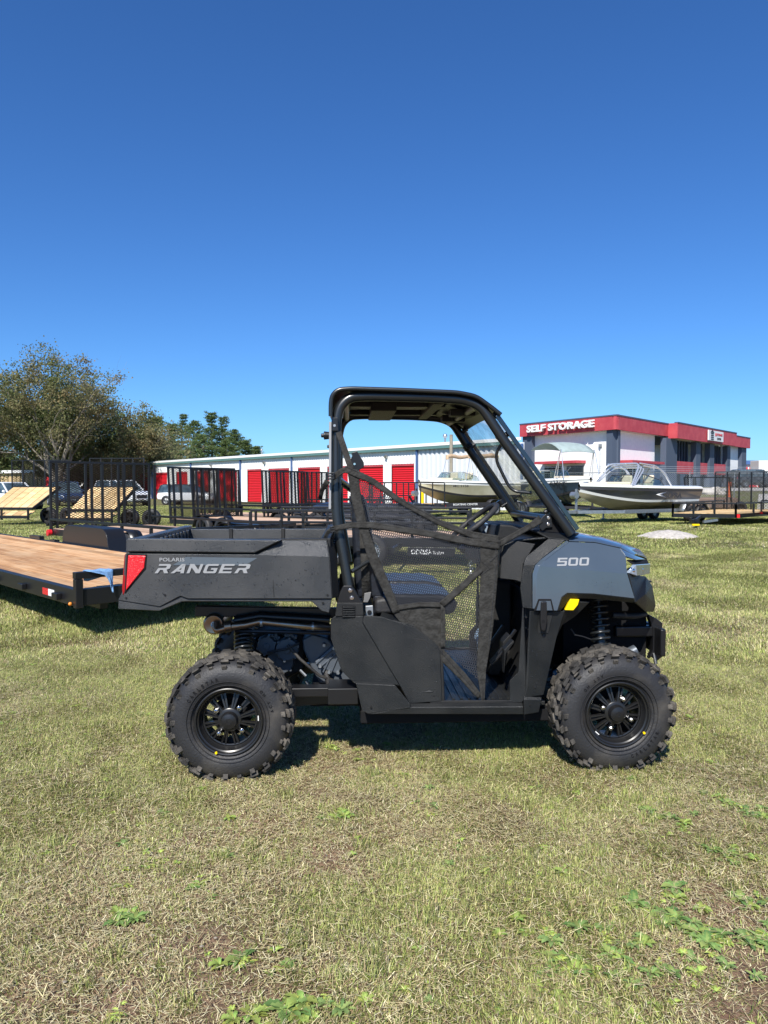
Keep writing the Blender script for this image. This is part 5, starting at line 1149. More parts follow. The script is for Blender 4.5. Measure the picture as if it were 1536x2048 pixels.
for (a, b) in ((640,1332),(668,1296),(690,1310),(648,1290),(676,1345),(658,1344)):
    c = V(a, b, .41); mb = MB(); mb.cyl((c.x, c.y-.012, c.z), (c.x, c.y+.02, c.z), .009, 6); mb.build('bolt', M['steel'], E)
mb = MB(); vp(mb, [(500,1275),(530,1262),(600,1262),(612,1280),(610,1340),(560,1366),(510,1340)], .55, .3); mb.build('gearbox', M['plastic2'], E, bevel=.02)
mb = MB(); mb.tube([V(575,1290,.40), V(600,1318,.38), V(640,1352,.40), V(665,1360,.42)], .008, 8); mb.tube([V(535,1305,.42), V(575,1298,.38), V(598,1286,.42)], .006, 8); mb.tube([V(660,1375,.42), V(655,1356,.42), V(652,1340,.44)], .016, 10); mb.tube([V(690,1290,.4), V(680,1260,.42), V(690,1235,.5)], .012, 8); mb.build('hose', M['rubber'], E)
mb = MB(); mb.tube([V(612,1362,.40), V(618,1372,.40)], .006, 8); mb.tube([V(600,1340,.35), V(612,1352,.34)], .007, 6); mb.build('linkage', M['steel'], E)
# exhaust
X = node('exhaust', U); c = V(427, 1249, .34)
mb = MB(); mb.lathe([(c.y-.0, .015), (c.y-.004,.046), (c.y+.012,.056), (c.y+.30,.056), (c.y+.31,.04)], c=(c.x,0,c.z), n=32); mb.build('silencer', M['exhaust'], X, bevel=.002)
mb = MB(); mb.tube(fillet([V(432,1246,.33), V(432,1262,.31), V(452,1256,.30), V(480,1251,.30)], .03, 5), .019, 14); mb.build('elbow', M['exhaust'], X, smooth=60)
mb = MB(); mb.tube([V(450,1254,.30), V(464,1252,.30)], .029, 18); mb.build('collar', M['exhaust'], X, bevel=.003)
mb = MB(); mb.tube([V(464,1252,.30), V(490,1250,.30), V(520,1243,.30), V(545,1246,.30), V(630,1254,.30), V(668,1255,.36)], .0185, 16); mb.build('tailpipe', M['exhaust'], X, smooth=60)
mb = MB(); mb.tube([V(470,1241,.345), V(520,1232,.345), V(660,1240,.345)], .024, 10); mb.tube([V(470,1262,.34), V(660,1266,.34)], .010, 8); mb.build('heat_shield', M['black'], X)
for px, py in ((523,1245), (626,1253)):
    mb = MB(); a = V(px,py,.30); mb.tube([a-Vector((.006,0,0)), a+Vector((.006,0,0))], .022, 16); mb.build('clamp', M['steel'], X)
# rear springs
def spring(c0, c1, r, turns, wire, parent, m='black'):
    c0, c1 = Vector(c0), Vector(c1); ax = (c1-c0); u = ax.normalized().orthogonal().normalized(); v = ax.normalized().cross(u); pts = []
    for i in range(turns*14+1):
        t_ = i/(turns*14); a = 2*PI*turns*t_; pts.append(c0+ax*t_+(u*math.cos(a)+v*math.sin(a))*r)
    mb = MB(); mb.tube(pts, wire, 8); return mb.build('coil_spring', M[m], parent, smooth=60)
for mr_ in (0, 1):
    for (a, b) in ((V(488,1340,.30), V(488,1262,.40)), (V(1203,1318,.25), V(1196,1196,.33))):
        if mr_: a, b = mir(a), mir(b)
        s_ = node('suspension_strut', U); mb = MB(); mb.cyl(a, a.lerp(b,.55), .026, 16); mb.cyl(a.lerp(b,.5), b, .014, 12); mb.cyl(a.lerp(b,.14), a.lerp(b,.18), .052, 20); mb.cyl(a.lerp(b,.93), b, .050, 20); mb.build('damper', M['rim'], s_); spring(a.lerp(b,.16), b, .046, 8, .0078, s_, 'tube')

# ---------------- cargo bed
Bd = node('cargo_bed', U)
facets('bed_side', [(251,1107,.052),(516,1109,.052),(658,1113,.050),(664,1197,.058),(376,1197,.058),(361,1191.4,.058),(320,1213,.062),(237,1200,.064),(245,1183,.058),(653,1081,.090),(565,1080.8,.090)],
       [(0,1,2,3,4,5,6,7,8),(1,10,9,2)], 'bed', .010, parent=Bd, bevel=.003)
panel('bed_rail_cap', [(254,1077),(563,1080.5),(509,1106),(251,1103.5)], .040, .05, 'bed', parent=Bd, bevel=.006)
panel('bed_skirt', [(237,1200),(320,1213),(361,1192),(376,1197.5),(664,1197.5),(658,1226),(643,1222),(624,1203.5),(376,1203),(363,1203.5),(318,1222),(236,1218)], .064, .05, 'bed', parent=Bd, bevel=.004)
tb = V(254, 1078, .06); fb_ = V(655, 1081, .06); lz = V(400, 1197, .06).z; rz_ = tb.z - .004
mb = MB(); mb.box((tb.x, .085, lz+.02), (fb_.x, .115, rz_)); mb.build('inner_wall', M['plastic2'], Bd, bevel=.004)
far = WT - .05
segs_ = [(tb.x+.0, .34), (.345, .86), (.865, 1.36)]
Lb = fb_.x - tb.x
for (u0, u1) in ((0,.305),(.318,.655),(.668,1.0)):
    mb = MB(); mb.box((tb.x+Lb*u0, far-.10, lz+.02), (tb.x+Lb*u1, far-.06, rz_-.022)); mb.build('far_wall_panel', M['bed'], Bd, bevel=.004)
mb = MB(); mb.box((tb.x, far-.06, lz), (fb_.x, far, rz_-.03)); 
for u in (.311, .661): mb.box((tb.x+Lb*u-.012, far-.11, lz), (tb.x+Lb*u+.012, far-.055, rz_-.016))
mb.build('far_side', M['plastic2'], Bd, bevel=.004)
mb = MB(); mb.box((tb.x, .11, lz+.03), (fb_.x, far-.05, lz+.06)); mb.build('floor', M['plastic2'], Bd)
mb = MB(); mb.box((tb.x-.015, .09, lz-.0), (tb.x+.035, far-.03, rz_+.0)); 
for k in range(12): mb.box((tb.x+.035, .15+.09*k, rz_-.09), (tb.x+.05, .19+.09*k, rz_-.02))
mb.build('tailgate', M['bed'], Bd, bevel=.006)
mb = MB(); mb.box((fb_.x-.035, .09, lz-.02), (fb_.x+.015, far-.02, rz_+.002)); mb.build('front_wall', M['plastic2'], Bd, bevel=.006)
for k in range(7):
    mb = MB(); mb.box((fb_.x+.013, .16+.16*k, lz+.0), (fb_.x+.03, .22+.16*k, rz_-.05)); mb.build('stiffener', M['plastic2'], Bd, bevel=.004)
facets('bed_front_corner', [(653,1081,.090),(658,1113,.050),(664,1197,.058),V(664,1197,.058)+Vector((.03,.06,0)),V(658,1113,.05)+Vector((.035,.08,0)),V(653,1081,.09)+Vector((.025,.06,0))], [(0,1,4,5),(1,2,3,4)], 'plastic2', .006, parent=Bd)
mb = MB(); a = V(330,1222,.4); b = V(500,1219,.4); mb.box((tb.x+.22,.14,lz-.03),(fb_.x,WT-.15,lz+.0)); mb.build('bed_underside', M['matte'], Bd)
# tail light
panel('tail_light', [(256,1110.5),(291,1111.5),(288,1136),(251.5,1181)], .040, .03, 'red', bevel=.004)
panel('tail_light_edge', [(248.5,1109),(255,1110.5),(250.5,1181),(246,1192),(243.5,1178)], .050, .06, 'dred', bevel=.004)
mb = MB(); L_ = vpoly([(253,1107.5),(295,1108.5),(292,1138),(249,1187)], .046); mb.ext(L_, (0,.02,0)); mb.build('tail_light_bezel', M['matte'], U, bevel=.003)
# decals
def vtext(name, s, m, x0, y0, x1, y1, w, shear, bold, sp=1.0, par=U):
    a = V(x0, y1, w); b = V(x1, y1 + (x1-x0)*0.0, w); h = V(x0, y0, w).z - a.z
    return text_fit(name, s, M[m], par, a, (b-a), (0,0,1), (b-a).length, h, shear, bold, .0015, sp)
panel('decal_stripe', [(372,1114),(515,1116),(490,1130.5),(345,1130.5)], .0462, .0012, 'blue_decal', bevel=0)
vtext('lettering', 'POLARIS', 'decal', 319, 1115.5, 369, 1123, .0455, 0, .02, 1.05)
def poly_letters(name, word, x0, y0, x1, y1, w, m, par=U, slant=.42, gap=.11):
    """broad slab letters cut as plates"""
    G = {'R': [[(0,0),(.25,0),(.32,.36),(.52,.36),(.72,0),(1.02,0),(.80,.40),(1.0,.52),(1.0,.90),(.86,1),(.08,1),(.08,.80),(.68,.80),(.72,.72),(.70,.60),(.62,.56),(.12,.56)]],
         'A': [[(0,0),(.27,0),(.40,.20),(.70,.20),(.74,0),(1,0),(.86,1),(.60,1),(.52,.92),(.66,.80),(.68,.40),(.50,.40),(.68,.80),(.52,.92)]],
         'N': [[(0,0),(.22,0),(.22,.62),(.70,0),(1,0),(1,1),(.78,1),(.78,.38),(.30,1),(0,1)]],
         'G': [[(.14,0),(.92,0),(1,.10),(1,.56),(.52,.56),(.52,.38),(.76,.38),(.76,.20),(.26,.20),(.24,.28),(.24,.74),(.28,.80),(.98,.80),(.98,1),(.14,1),(0,.88),(0,.12)]],
         'E': [[(0,0),(.96,0),(.96,.20),(.25,.20),(.25,.40),(.88,.40),(.88,.58),(.25,.58),(.25,.80),(.98,.80),(.98,1),(0,1)]],
         '5': [[(.0,0),(.92,0),(1,.10),(1,.56),(.92,.62),(.25,.62),(.25,.80),(1,.80),(1,1),(.0,1),(.0,.44),(.76,.44),(.76,.20),(0,.20)]]}
    n_ = len(word); ww = (x1-x0)/(n_ + gap*(n_-1)); a0 = V(x0, y1, w); sx = (V(x1, y1, w)-a0)/(x1-x0); hz = V(x0, y0, w).z - a0.z; mb = MB()
    for i, ch in enumerate(word):
        ox = (ww*(1+gap))*i
        def pt(u, v): return a0 + sx*(ox + ww*u*.92) + Vector((hz*v*slant, 0, hz*v))
        if ch == '0':
            O = [(.12,0),(.88,0),(1,.12),(1,.88),(.88,1),(.12,1),(0,.88),(0,.12)]; I = [(.24,.2),(.76,.2),(.77,.22),(.77,.78),(.76,.8),(.24,.8),(.23,.78),(.23,.22)]
            vs = [pt(*q) for q in O]+[pt(*q) for q in I]; mb.add(vs, [(k, (k+1)%8, 8+(k+1)%8, 8+k) for k in range(8)])
        else:
            for poly in G[ch]:
                if ch == 'A': 
                    mb.add([pt(*q) for q in ((0,0),(.27,0),(.78,.80),(.86,1),(.58,1))], [(0,1,2,3,4)]); mb.add([pt(*q) for q in ((.74,0),(1,0),(.86,1),(.64,.8))], [(0,1,2,3)]); mb.add([pt(*q) for q in ((.36,.18),(.72,.18),(.70,.38),(.48,.38))], [(0,1,2,3)])
                else: mb.add([pt(*q) for q in poly], [tuple(range(len(poly)))])
    return mb.build(name, M[m], par, smooth=0)
poly_letters('lettering', 'RANGER', 309, 1128, 497, 1146.5, .0445, 'decal')
# ---------------- roll cage
def wcage(z): return .10 + .10*max(0, min(1, (z-.9)/.9))
cp = [(697,1172),(684.5,1099),(673,1034),(672,917),(672.5,840),(680,812),(700,794),(735,791.8),(862,794.5),(928,799),(962,812),(1007,880),(1143,1068)]
cz = []
for (a, b) in cp:
    q = V(a, b, .15); w_ = .14 + .07*max(0, min(1, (q.z-.95)/.9)); cz.append(V(a, b, w_))
nearp = fillet(cz, [0,.02,.10,.05,.05,.09,.09,.05,.05,.09,.12,.02,0], 6)
cage = node('roll_cage', U)
mb = MB(); mb.tube(nearp, .0255, 20); mb.build('cage_tube', M['tube'], cage, smooth=70)
mb = MB(); mb.tube([mir(p) for p in nearp], .0255, 20); mb.build('cage_tube', M['tube'], cage, smooth=70)
def cross(px, py, w, r=.022, dz=0):
    a = V(px, py, w); b = mir(a); mb = MB(); mb.cyl(a, b, r, 14); return mb.build('cross_tube', M['tube'], cage, smooth=60)
cross(690, 800, .21); cross(952, 811, .21); cross(675, 962, .18); cross(1120, 1042, .18)
mb = MB(); a = V(674,958,.17); mb.tube([a, V(712,985,.55), V(716,990,1.0)], .019, 12); mb.build('cross_tube', M['tube'], cage, smooth=60)
# roof
rp = fillet([V(x_, y_, .18) for x_, y_ in ((661.5,832),(661.5,806),(664,790),(676,779),(700,776.5),(800,779.5),(915,784.5),(952,792),(985,816),(1001,829))], .03, 3)
mb = MB(); vs = []; fs = []; K = 8
for i, p in enumerate(rp):
    for j in range(K+1):
        u = j/K; crown = .012*math.sin(PI*u); vs.append((p.x, .165+(WT-.33)*u, p.z+crown))
for i in range(len(rp)-1):
    for j in range(K): fs.append((i*(K+1)+j, i*(K+1)+j+1, (i+1)*(K+1)+j+1, (i+1)*(K+1)+j))
mb.add(vs, fs); mb.build('roof', M['black'], U, solid=.012, bevel=.003, smooth=60)
mb = MB(); mb.tube([Vector((p.x, .170, p.z-.002)) for p in rp], .011, 10); mb.build('roof_edge', M['tube'], U, smooth=70); mb = MB(); mb.tube([Vector((p.x, WT-.170, p.z-.002)) for p in rp], .011, 10); mb.build('roof_edge', M['tube'], U, smooth=70)
# roof lining ribs and front moulding seen from below
hz_ = V(800, 800, .3).z
for (x0, x1, w0, w1, dz) in ((700, 905, .32, .36, .0), (700, 905, .58, .72, -.005), (700, 905, .98, 1.04, -.01)):
    a, b = V(x0, 800, .3), V(x1, 802, .3); mb = MB(); mb.box((a.x, w0, hz_+.00+dz), (b.x, w1, hz_+.03+dz)); mb.build('lining_rib', M['plastic'], U, bevel=.004)
mb = MB(); a, b = V(745,800,.3), V(800,801,.3); mb.box((a.x,.55,hz_-.03),(b.x,1.15,hz_+.02)); mb.box((V(868,800,.3).x,.30,hz_-.02),(V(890,800,.3).x,1.16,hz_+.02)); mb.build('lining_panel', M['plastic2'], U, bevel=.006)
a = V(905,803,.3); b = V(965,815,.3); mb = MB(); mb.add([(a.x,.24,hz_+.01),(b.x+.02,.24,hz_-.04),(b.x+.05,WT-.24,hz_-.04),(a.x,WT-.24,hz_+.01)], [(0,1,2,3)]); mb.build('visor_panel', M['plastic'], U, solid=.015, bevel=.003)
for w_ in (.5, .86):
    mb = MB(); mb.box((a.x+.02,w_,hz_-.06),(b.x,w_+.10,hz_-.02)); mb.build('visor_bracket', M['plastic2'], U, bevel=.006)
# windscreen: clear sheet in front of the pillars
def pil(px, py, w): return V(px, py, w)
g0 = V(982, 838, .20); g1 = V(1143, 1066, .16); nrm = Vector((g1.z-g0.z, 0, -(g1.x-g0.x))).normalized()
if nrm.x < 0: nrm = -nrm
off = nrm*.032
mb = MB(); a, b = g0+off, g1+off; vs = []; fs = []; n1 = 10
for i in range(n1+1):
    for j in range(13):
        p = a.lerp(b, i/n1); w_ = p.y - .022 + (WT - 2*(p.y-.022))*j/12; bow = .018*math.sin(PI*j/12); vs.append((p.x+nrm.x*bow, w_, p.z+nrm.z*bow))
for i in range(n1):
    for j in range(12): fs.append((i*13+j, i*13+j+1, (i+1)*13+j+1, (i+1)*13+j))
mb.add(vs, fs); mb.build('windscreen', M['glass'], U, smooth=60)
mb = MB(); mb.bar(a+Vector((0,-.018,0)), b+Vector((0,-.018,0)), .010, .022, up=nrm); mb.bar(mir(a+Vector((0,-.018,0))), mir(b+Vector((0,-.018,0))), .010, .022, up=nrm); mb.build('windscreen_edge', M['darkglass'], U, bevel=.002)
# rear panel behind the seats
a, b = V(661, 845, .20), V(660, 1018, .17); mb = MB(); mb.add([(a.x,.17,a.z),(b.x,.15,b.z),(b.x,WT-.15,b.z),(a.x,WT-.17,a.z)], [(0,1,2,3)]); mb.build('rear_panel', M['glass'], U, solid=.006)
mb = MB(); mb.bar((a.x,.165,a.z),(b.x,.145,b.z),.012,.014); mb.build('rear_panel_edge', M['decal'], U, bevel=.002)
def knob(px, py, w, r, ax=(1,0,0), both=True, nm='clamp_knob'):
    c = V(px, py, w); ax = Vector(ax).normalized()
    for cc in ((c, mir(c)) if both else (c,)):
        mb = MB(); mb.cyl(cc-ax*.016, cc+ax*.016, r, 8, r*.85); mb.cyl(cc-ax*.03, cc-ax*.01, r*.5, 8); mb.build(nm, M['black'], U, bevel=.004)
knob(654, 871, .20, .022); knob(993, 829, .21, .019, (.8,0,.5)); knob(1015, 868, .20, .016, (.8,0,.5)); knob(997, 873, .24, .013, (-.8,0,-.5)); knob(1094, 1022, .19, .013, (-.8,0,-.5))
for (px, py, w_) in ((1002,872,.2), (1091,1014,.17)):
    c = V(px, py, w_); 
    for cc in (c, mir(c)):
        d_ = (g1-g0).normalized(); mb = MB(); mb.tube([cc-d_*.018, cc+d_*.018], .032, 18)
        if cc is not c: mb.build('pillar_clamp', M['black'], U, bevel=.004)
        elif px > 1050: pass
# grab handle on the near pillar
mb = MB(); mb.tube(fillet([V(1006,884,.24), V(992,905,.26), V(994,925,.27), V(1017,972,.27), V(1030,983,.26), V(1064,986,.22)], [0,.03,.05,.05,.04,0], 6), .0085, 12); mb.build('grab_handle', M['tube'], U, smooth=70)
# strap bracket at the top of the rear post
panel('strap_bracket', [(666,835),(676,835),(677,862),(664,862)], .150, .02, 'black', bevel=.003)
for (a, b) in ((669,851),): 
    c = V(a,b,.148); mb = MB(); mb.cyl(c, c+Vector((0,.01,0)), .007, 6); mb.build('bolt', M['steel'], U)
# foot of the rear post
panel('post_foot', [(687,1171),(704,1171),(710,1180),(725,1206),(673,1206),(680,1184)], .112, .045, 'black', bevel=.005)
for (a, b) in ((700.6,1181),(703.6,1196)):
    c = V(a,b,.108); mb = MB(); mb.cyl(c, c+Vector((0,.012,0)), .0105, 16); mb.cyl(c-Vector((0,.003,0)), c, .006, 6); mb.build('bolt', M['chrome'], U, bevel=.002)
# ---------------- body side below the seat
S = node('side_panel', U)
facets('side_skin', [(727,1231,.100),(763,1233,.100),(829,1254,.100),(872,1287,.100),(880,1300,.100),(884,1402,.098),(818,1407,.092),(800,1372,.086),(735,1262,.088),(726,1246,.090)], [tuple(range(10))], 'plastic', .012, parent=S)
facets('side_skin', [(670,1232,.112),(727,1231,.100),(726,1246,.090),(735,1262,.088),(800,1372,.086),(790,1369,.082),(704,1362,.100),(683,1341,.118),(661.5,1276,.125),(661.5,1238,.118)], [(0,1,2,3,8,9),(3,4,5,6,7,8)], 'plastic', .012, parent=S)
facets('lower_wedge', [(704,1363,.095),(783,1366.5,.080),(790,1372,.064),(712,1368,.078),(820,1408,.062),(820,1416,.062),(736,1427,.070),(724,1421,.078),(818,1406,.088)], [(0,1,2,3),(3,2,4,5,6,7),(1,8,4,2)], 'plastic', .010, parent=S)
panel('vent_housing', [(674,1205.5),(726,1205.5),(727.5,1231),(670,1233.5)], .098, .05, 'plastic2', parent=S, bevel=.004)
mb = MB(); vp(mb, [(684,1211),(711,1211),(711,1236),(684,1236)], .0965, .02); v_ = mb.build('vent', M['matte'], S, bevel=.001)
for k in range(5):
    mb = MB(); a = V(686, 1214.5+4.6*k, .0955); b = V(709.5, 1214.5+4.6*k, .0955); mb.bar(a, b, .010, .0065); mb.build('vent_slat', M['plastic'], S, bevel=.0012)
mb = MB(); L_ = vpoly([(808,1312),(836,1314),(837,1316),(837,1354),(820,1355),(820,1352.5),(834.5,1351.5),(834.5,1317),(808,1314.5)], .0925); mb.ext(L_, (0,.004,0)); mb.build('embossed_line', M['plastic2'], S, bevel=.001)
mb = MB(); L_ = vpoly([(790,1275),(850,1279),(857,1285),(857,1300),(855,1300),(855,1287),(848,1281.5),(790,1277.5)], .0925); mb.ext(L_, (0,.004,0)); mb.build('embossed_line', M['plastic2'], S, bevel=.001)
facets('embossed_edge', [(832,1383.5,.091),(858,1380,.091),(867,1384,.086),(830,1385,.086)], [(0,1,2,3)], 'plastic', .003, parent=S, bevel=.001)
facets('side_skin', [(760,1235,.098),(828,1253,.098),V(828,1253,.10)+Vector((0,.05,.018)),V(764,1233,.10)+Vector((0,.05,.012))], [(0,1,2,3)], 'plastic', .008, parent=S)
mb = MB(); a, b = V(884,1290,.10), V(884,1402,.10); mb.ext([V(872,1287,.10), V(886,1300,.10), V(890,1402,.10), V(880,1402,.10)], (0,.30,0)); mb.build('front_face', M['plastic2'], S, bevel=.006)
# mirror of the far side: one simple plate
mb = MB(); mb.ext([mir(V(a,b,.10)) for a, b in ((674,1205),(763,1233),(829,1254),(880,1300),(884,1402),(820,1416),(736,1427),(661.5,1276))], (0,-.02,0)); mb.build('far_side_panel', M['plastic'], U, bevel=.006)
# sill
facets('sill', [(812,1408,.092),(1045,1406,.092),(1046,1414,.066),(814,1415,.066),(1047,1428,.070),(736,1427.5,.070)], [(0,1,2,3),(3,2,4,5)], 'plastic', .012, mirror=True)
mb = MB(); mb.bar(V(860,1403.5,.098), V(1040,1402.5,.098), .01, .012); mb.build('sill_rib', M['plastic2'], U, bevel=.002)
# front pillar panel
facets('cowl_side', [(1047,1214,.078),(1062,1222,.078),(1128,1222,.085),(1112,1275,.095),(1086,1389,.10),(1050,1394,.085),(1044,1404,.085),(1020,1404,.10),(1020,1361,.10),(1037,1344,.10),(1041,1286,.085),(1045,1216,.078),(1060,1222,.070),(1053,1394,.072)], [(0,13,5,6,7,8,9,10,11),(12,2,3,4,13)], 'plastic', .010, mirror=True)
facets('cowl_foot', [(1047,1393,.078),(1083,1395,.090),(1082.5,1400,.080),(1047,1399,.066),(1077,1424,.082),(1048,1429,.066)], [(0,1,2,3),(3,2,4,5)], 'plastic', .012, mirror=True)
mb = MB(); mb.bar(V(1062,1224,.082), V(1053,1392,.082), .012, .010, up=Vector((0,1,0))); mb.build('panel_groove', M['matte'], U)
facets('arch_liner', [(1126,1222,.082),(1145,1203,.082),(1180,1203,.10),(1150,1232,.12),(1121,1252,.12),(1112,1276,.12)], [(0,1,2,3,4,5)], 'plastic', .008, mirror=True)
mb = MB(); a = V(1118,1262,.12); b = V(1086,1390,.12); c = V(1180,1203,.12); mb.ext([c, V(1121,1250,.12), V(1112,1276,.12), V(1086,1390,.12), V(1070,1390,.12), V(1090,1250,.12), V(1120,1203,.12)], (0,.36,0)); mb.build('arch_wall', M['matte'], U)
mb = MB(); mb.ext([mir(q) for q in (c, V(1121,1250,.12), V(1112,1276,.12), V(1086,1390,.12), V(1070,1390,.12), V(1090,1250,.12), V(1120,1203,.12))], (0,-.36,0)); mb.build('arch_wall', M['matte'], U)
# latch
Lt = panel('latch_base', [(1070,1224),(1107,1224),(1097,1267),(1076,1267)], .070, .02, 'plastic2', bevel=.003)
panel('latch_frame', [(1077,1198),(1103,1198),(1109,1222),(1068,1222)], .0435, .012, 'matte', bevel=.003)
panel('latch_inset', [(1079,1202),(1101,1202),(1105,1221),(1073,1221)], .0405, .004, 'grey', bevel=.001)
panel('latch', [(1082.5,1203),(1094,1203),(1095,1240),(1092,1260),(1087,1264),(1082.5,1260),(1080.5,1243)], .032, .022, 'black', bevel=.006)
mb = MB(); c = V(1087,1243,.031); mb.cyl(c, c+Vector((0,.01,0)), .008, 12); mb.build('latch_rivet', M['matte'], U)
# ---------------- grey front body
fv = {}
def F(k, *q): fv[k] = V(*q)
F('a', 1065,1217.5,.058); F('b', 1065,1148,.055); F('c', 1070,1131,.060); F('d', 1082,1119,.082); F('e', 1133,1081,.158); F('f', 1160,1077,.19)
F('g', 1072,1217.5,.048); F('h', 1073,1150,.045); F('i', 1079,1131.5,.048); F('j', 1089,1122,.064)
F('k', 1254,1147,.085); F('l', 1269,1197,.085); F('m', 1134,1186,.048); F('n', 1123,1194,.048); F('o', 1117,1213,.048); F('p', 1114.5,1221.5,.048); F('q', 1072,1221,.052)
F('r', 1190,1086,.200); F('s', 1240,1097,.215); F('t', 1251,1113,.19); F('u', 1271,1120,.19); F('v', 1138,1084,.150)
F('w', 1187,1187.5,.052)
_n = (fv['k']-fv['i']).cross(fv['v']-fv['i']); _o = fv['i'].copy()
def onplane(px, py):                                 # point of the upper wing plane seen at this pixel
    lo, hi = -.2, .9
    for _ in range(50):
        m_ = (lo+hi)/2; s_ = (V(px,py,m_)-_o).dot(_n)*(1 if _n.y > 0 else -1)
        if s_ > 0: hi = m_
        else: lo = m_
    return V(px, py, (lo+hi)/2)
for _k, _px, _py in (('j',1089,1122),('r',1190,1086),('s',1240,1097),('t',1251,1113)): fv[_k] = onplane(_px, _py)
def fac(name, keys, m='grey', th=.006, mirror=True, bevel=.003):
    ks = []; faces = []
    for fce in keys:
        faces.append(tuple(ks.index(k) if k in ks else (ks.append(k) or len(ks)-1) for k in fce))
    return facets(name, [fv[k] for k in ks], faces, m, th, mirror, bevel=bevel)
fac('front_wing', [('g','h','i','k','l','w','m','n','o','p','q'), ('a','b','h','g'), ('b','c','i','h'), ('c','d','j','i'), ('i','j','v','r','s','t','k')], bevel=.004)
fac('front_wing_edge', [('d','e','v','j')])
# arch lip below the wing
facets('arch_lip', [(1134,1186,.050),(1187,1187.5,.054),(1269,1197,.087),(1266,1205,.110),(1185,1197,.08),(1150,1196,.075),(1135,1203,.075),(1123,1194,.050),(1120,1222,.08),(1114.5,1221.5,.05)], [(0,1,4,5),(1,2,3,4),(7,0,5,6),(9,7,6,8)], 'plastic', .006, mirror=True)
# bonnet: crease line up to the centre silhouette, mirrored
def cz_(px, py, w): return V(px, py, w)
b0 = V(1133,1079,.150); 
sil = [V(1158,1066.5,.50), V(1207,1076,.52), V(1245,1087,.55), V(1279,1100,.58), V(1293,1117,.58)]
_u = Vector((0,.004,.004)); near = [fv['v']+_u, fv['r']+_u, fv['r'].lerp(fv['s'],.5)+_u, fv['s']+_u, V(1268,1112,.24)]
mid = [a.lerp(b,.10)+Vector((0,0,.012)) for a, b in zip(near, sil)]
vs = near + mid + sil + [mir(p) for p in sil] + [mir(p) for p in mid] + [mir(p) for p in near]; fs = []
for j in range(5):
    for i in range(4): fs.append((j*5+i, j*5+i+1, (j+1)*5+i+1, (j+1)*5+i))
mb = MB(); mb.add(vs, fs); mb.build('bonnet', M['grey'], U, solid=.006, bevel=.003, smooth=30)
facets('bonnet_nose', [near[4], sil[4], mir(sil[4]), mir(near[4]), near[4]+Vector((.0,0,-.02)), sil[4]+Vector((.0,0,-.025)), mir(sil[4])+Vector((.0,0,-.025)), mir(near[4])+Vector((.0,0,-.02))], [(0,1,5,4),(1,2,6,5),(2,3,7,6)], 'matte', .004)
facets('bonnet_tip', [fv['s'],fv['t'],(1271,1120,.20),(1292,1119,.56),(1268,1111,.24)], [(0,1,2,4),(2,3,4)], 'grey', .005, mirror=True)
# headlight
facets('headlight', [(1254,1146,.095),(1268,1129,.13),(1297,1127,.50),(1296,1148,.50),(1270,1152,.13)], [(0,1,4),(1,2,3,4)], 'lens', .02, mirror=True, bevel=.004)
facets('headlight_bezel', [(1253,1120,.17),(1268,1130,.14),(1297,1128,.52),(1294,1120,.54)], [(0,1,2,3)], 'matte', .006, mirror=True)
for (a, b, w_) in ((1262,1141,.12), (1279,1139,.30)):
    c = V(a, b, w_); mb = MB(); mb.ball(c, .018, 12, (1.2,.9,.9)); mb.build('headlight_reflector', M['chrome'], U); mb = MB(); mb.ball(mir(c), .018, 12); mb.build('headlight_reflector', M['chrome'], U)
# black nose and bumper
facets('nose', [(1256,1148,.09),(1290,1153,.30),(1303,1172,.32),(1289,1188,.14),(1269,1205,.10),(1310,1212,.34),(1305,1224,.36),(1290,1223,.20)], [(0,1,2,3,4),(3,2,5),(4,3,5,6,7)], 'plastic', .010, mirror=True)
a_, b_ = V(1303,1172,.32), V(1305,1224,.36); mb = MB(); mb.ext([V(1288,1153,.30), V(1303,1172,.32), V(1310,1212,.34), V(1304,1224,.36), V(1268,1205,.34), V(1262,1150,.30)], (0, WT-.66, 0)); mb.build('grille', M['plastic2'], U, bevel=.01)
for k in range(5):
    mb = MB(); p = V(1300,1165+9*k,.33); mb.bar((p.x+.012,.36,p.z),(p.x+.012,WT-.36,p.z),.02,.008); mb.build('grille_bar', M['black'], U)
mb = MB()
for w_ in (.42, WT-.46): mb.ext([(V(x_,y_,.42).x, w_, V(x_,y_,.42).z) for x_, y_ in ((1296,1228),(1313,1237),(1325,1246),(1326,1313),(1315,1322),(1300,1312),(1306,1300),(1306,1262))], (0,.04,0))
mb.build('bumper_bracket', M['black'], U, bevel=.004)
mb = MB(); a, b = V(1228,1262,.45), V(1316,1262,.45); mb.bar((a.x,.45,a.z),(b.x,.45,a.z),.05,.06); mb.bar((a.x,WT-.45,a.z),(b.x,WT-.45,a.z),.05,.06); 
q = V(1316,1280,.42); mb.box((q.x-.02,.34,q.z-.075),(q.x+.012,WT-.34,q.z+.075)); mb.build('bumper', M['black'], U, bevel=.01)
for yy in (1270, 1296):
    c = V(1318,yy,.417); mb = MB(); mb.cyl(c, c+Vector((0,.01,0)), .006, 8); mb.build('bolt', M['matte'], U)
mb = MB(); mb.tube([V(1312,1328,.40), V(1308,1308,.42), V(1296,1314,.45)], .010, 8); mb.build('tow_hook', M['tube'], U)
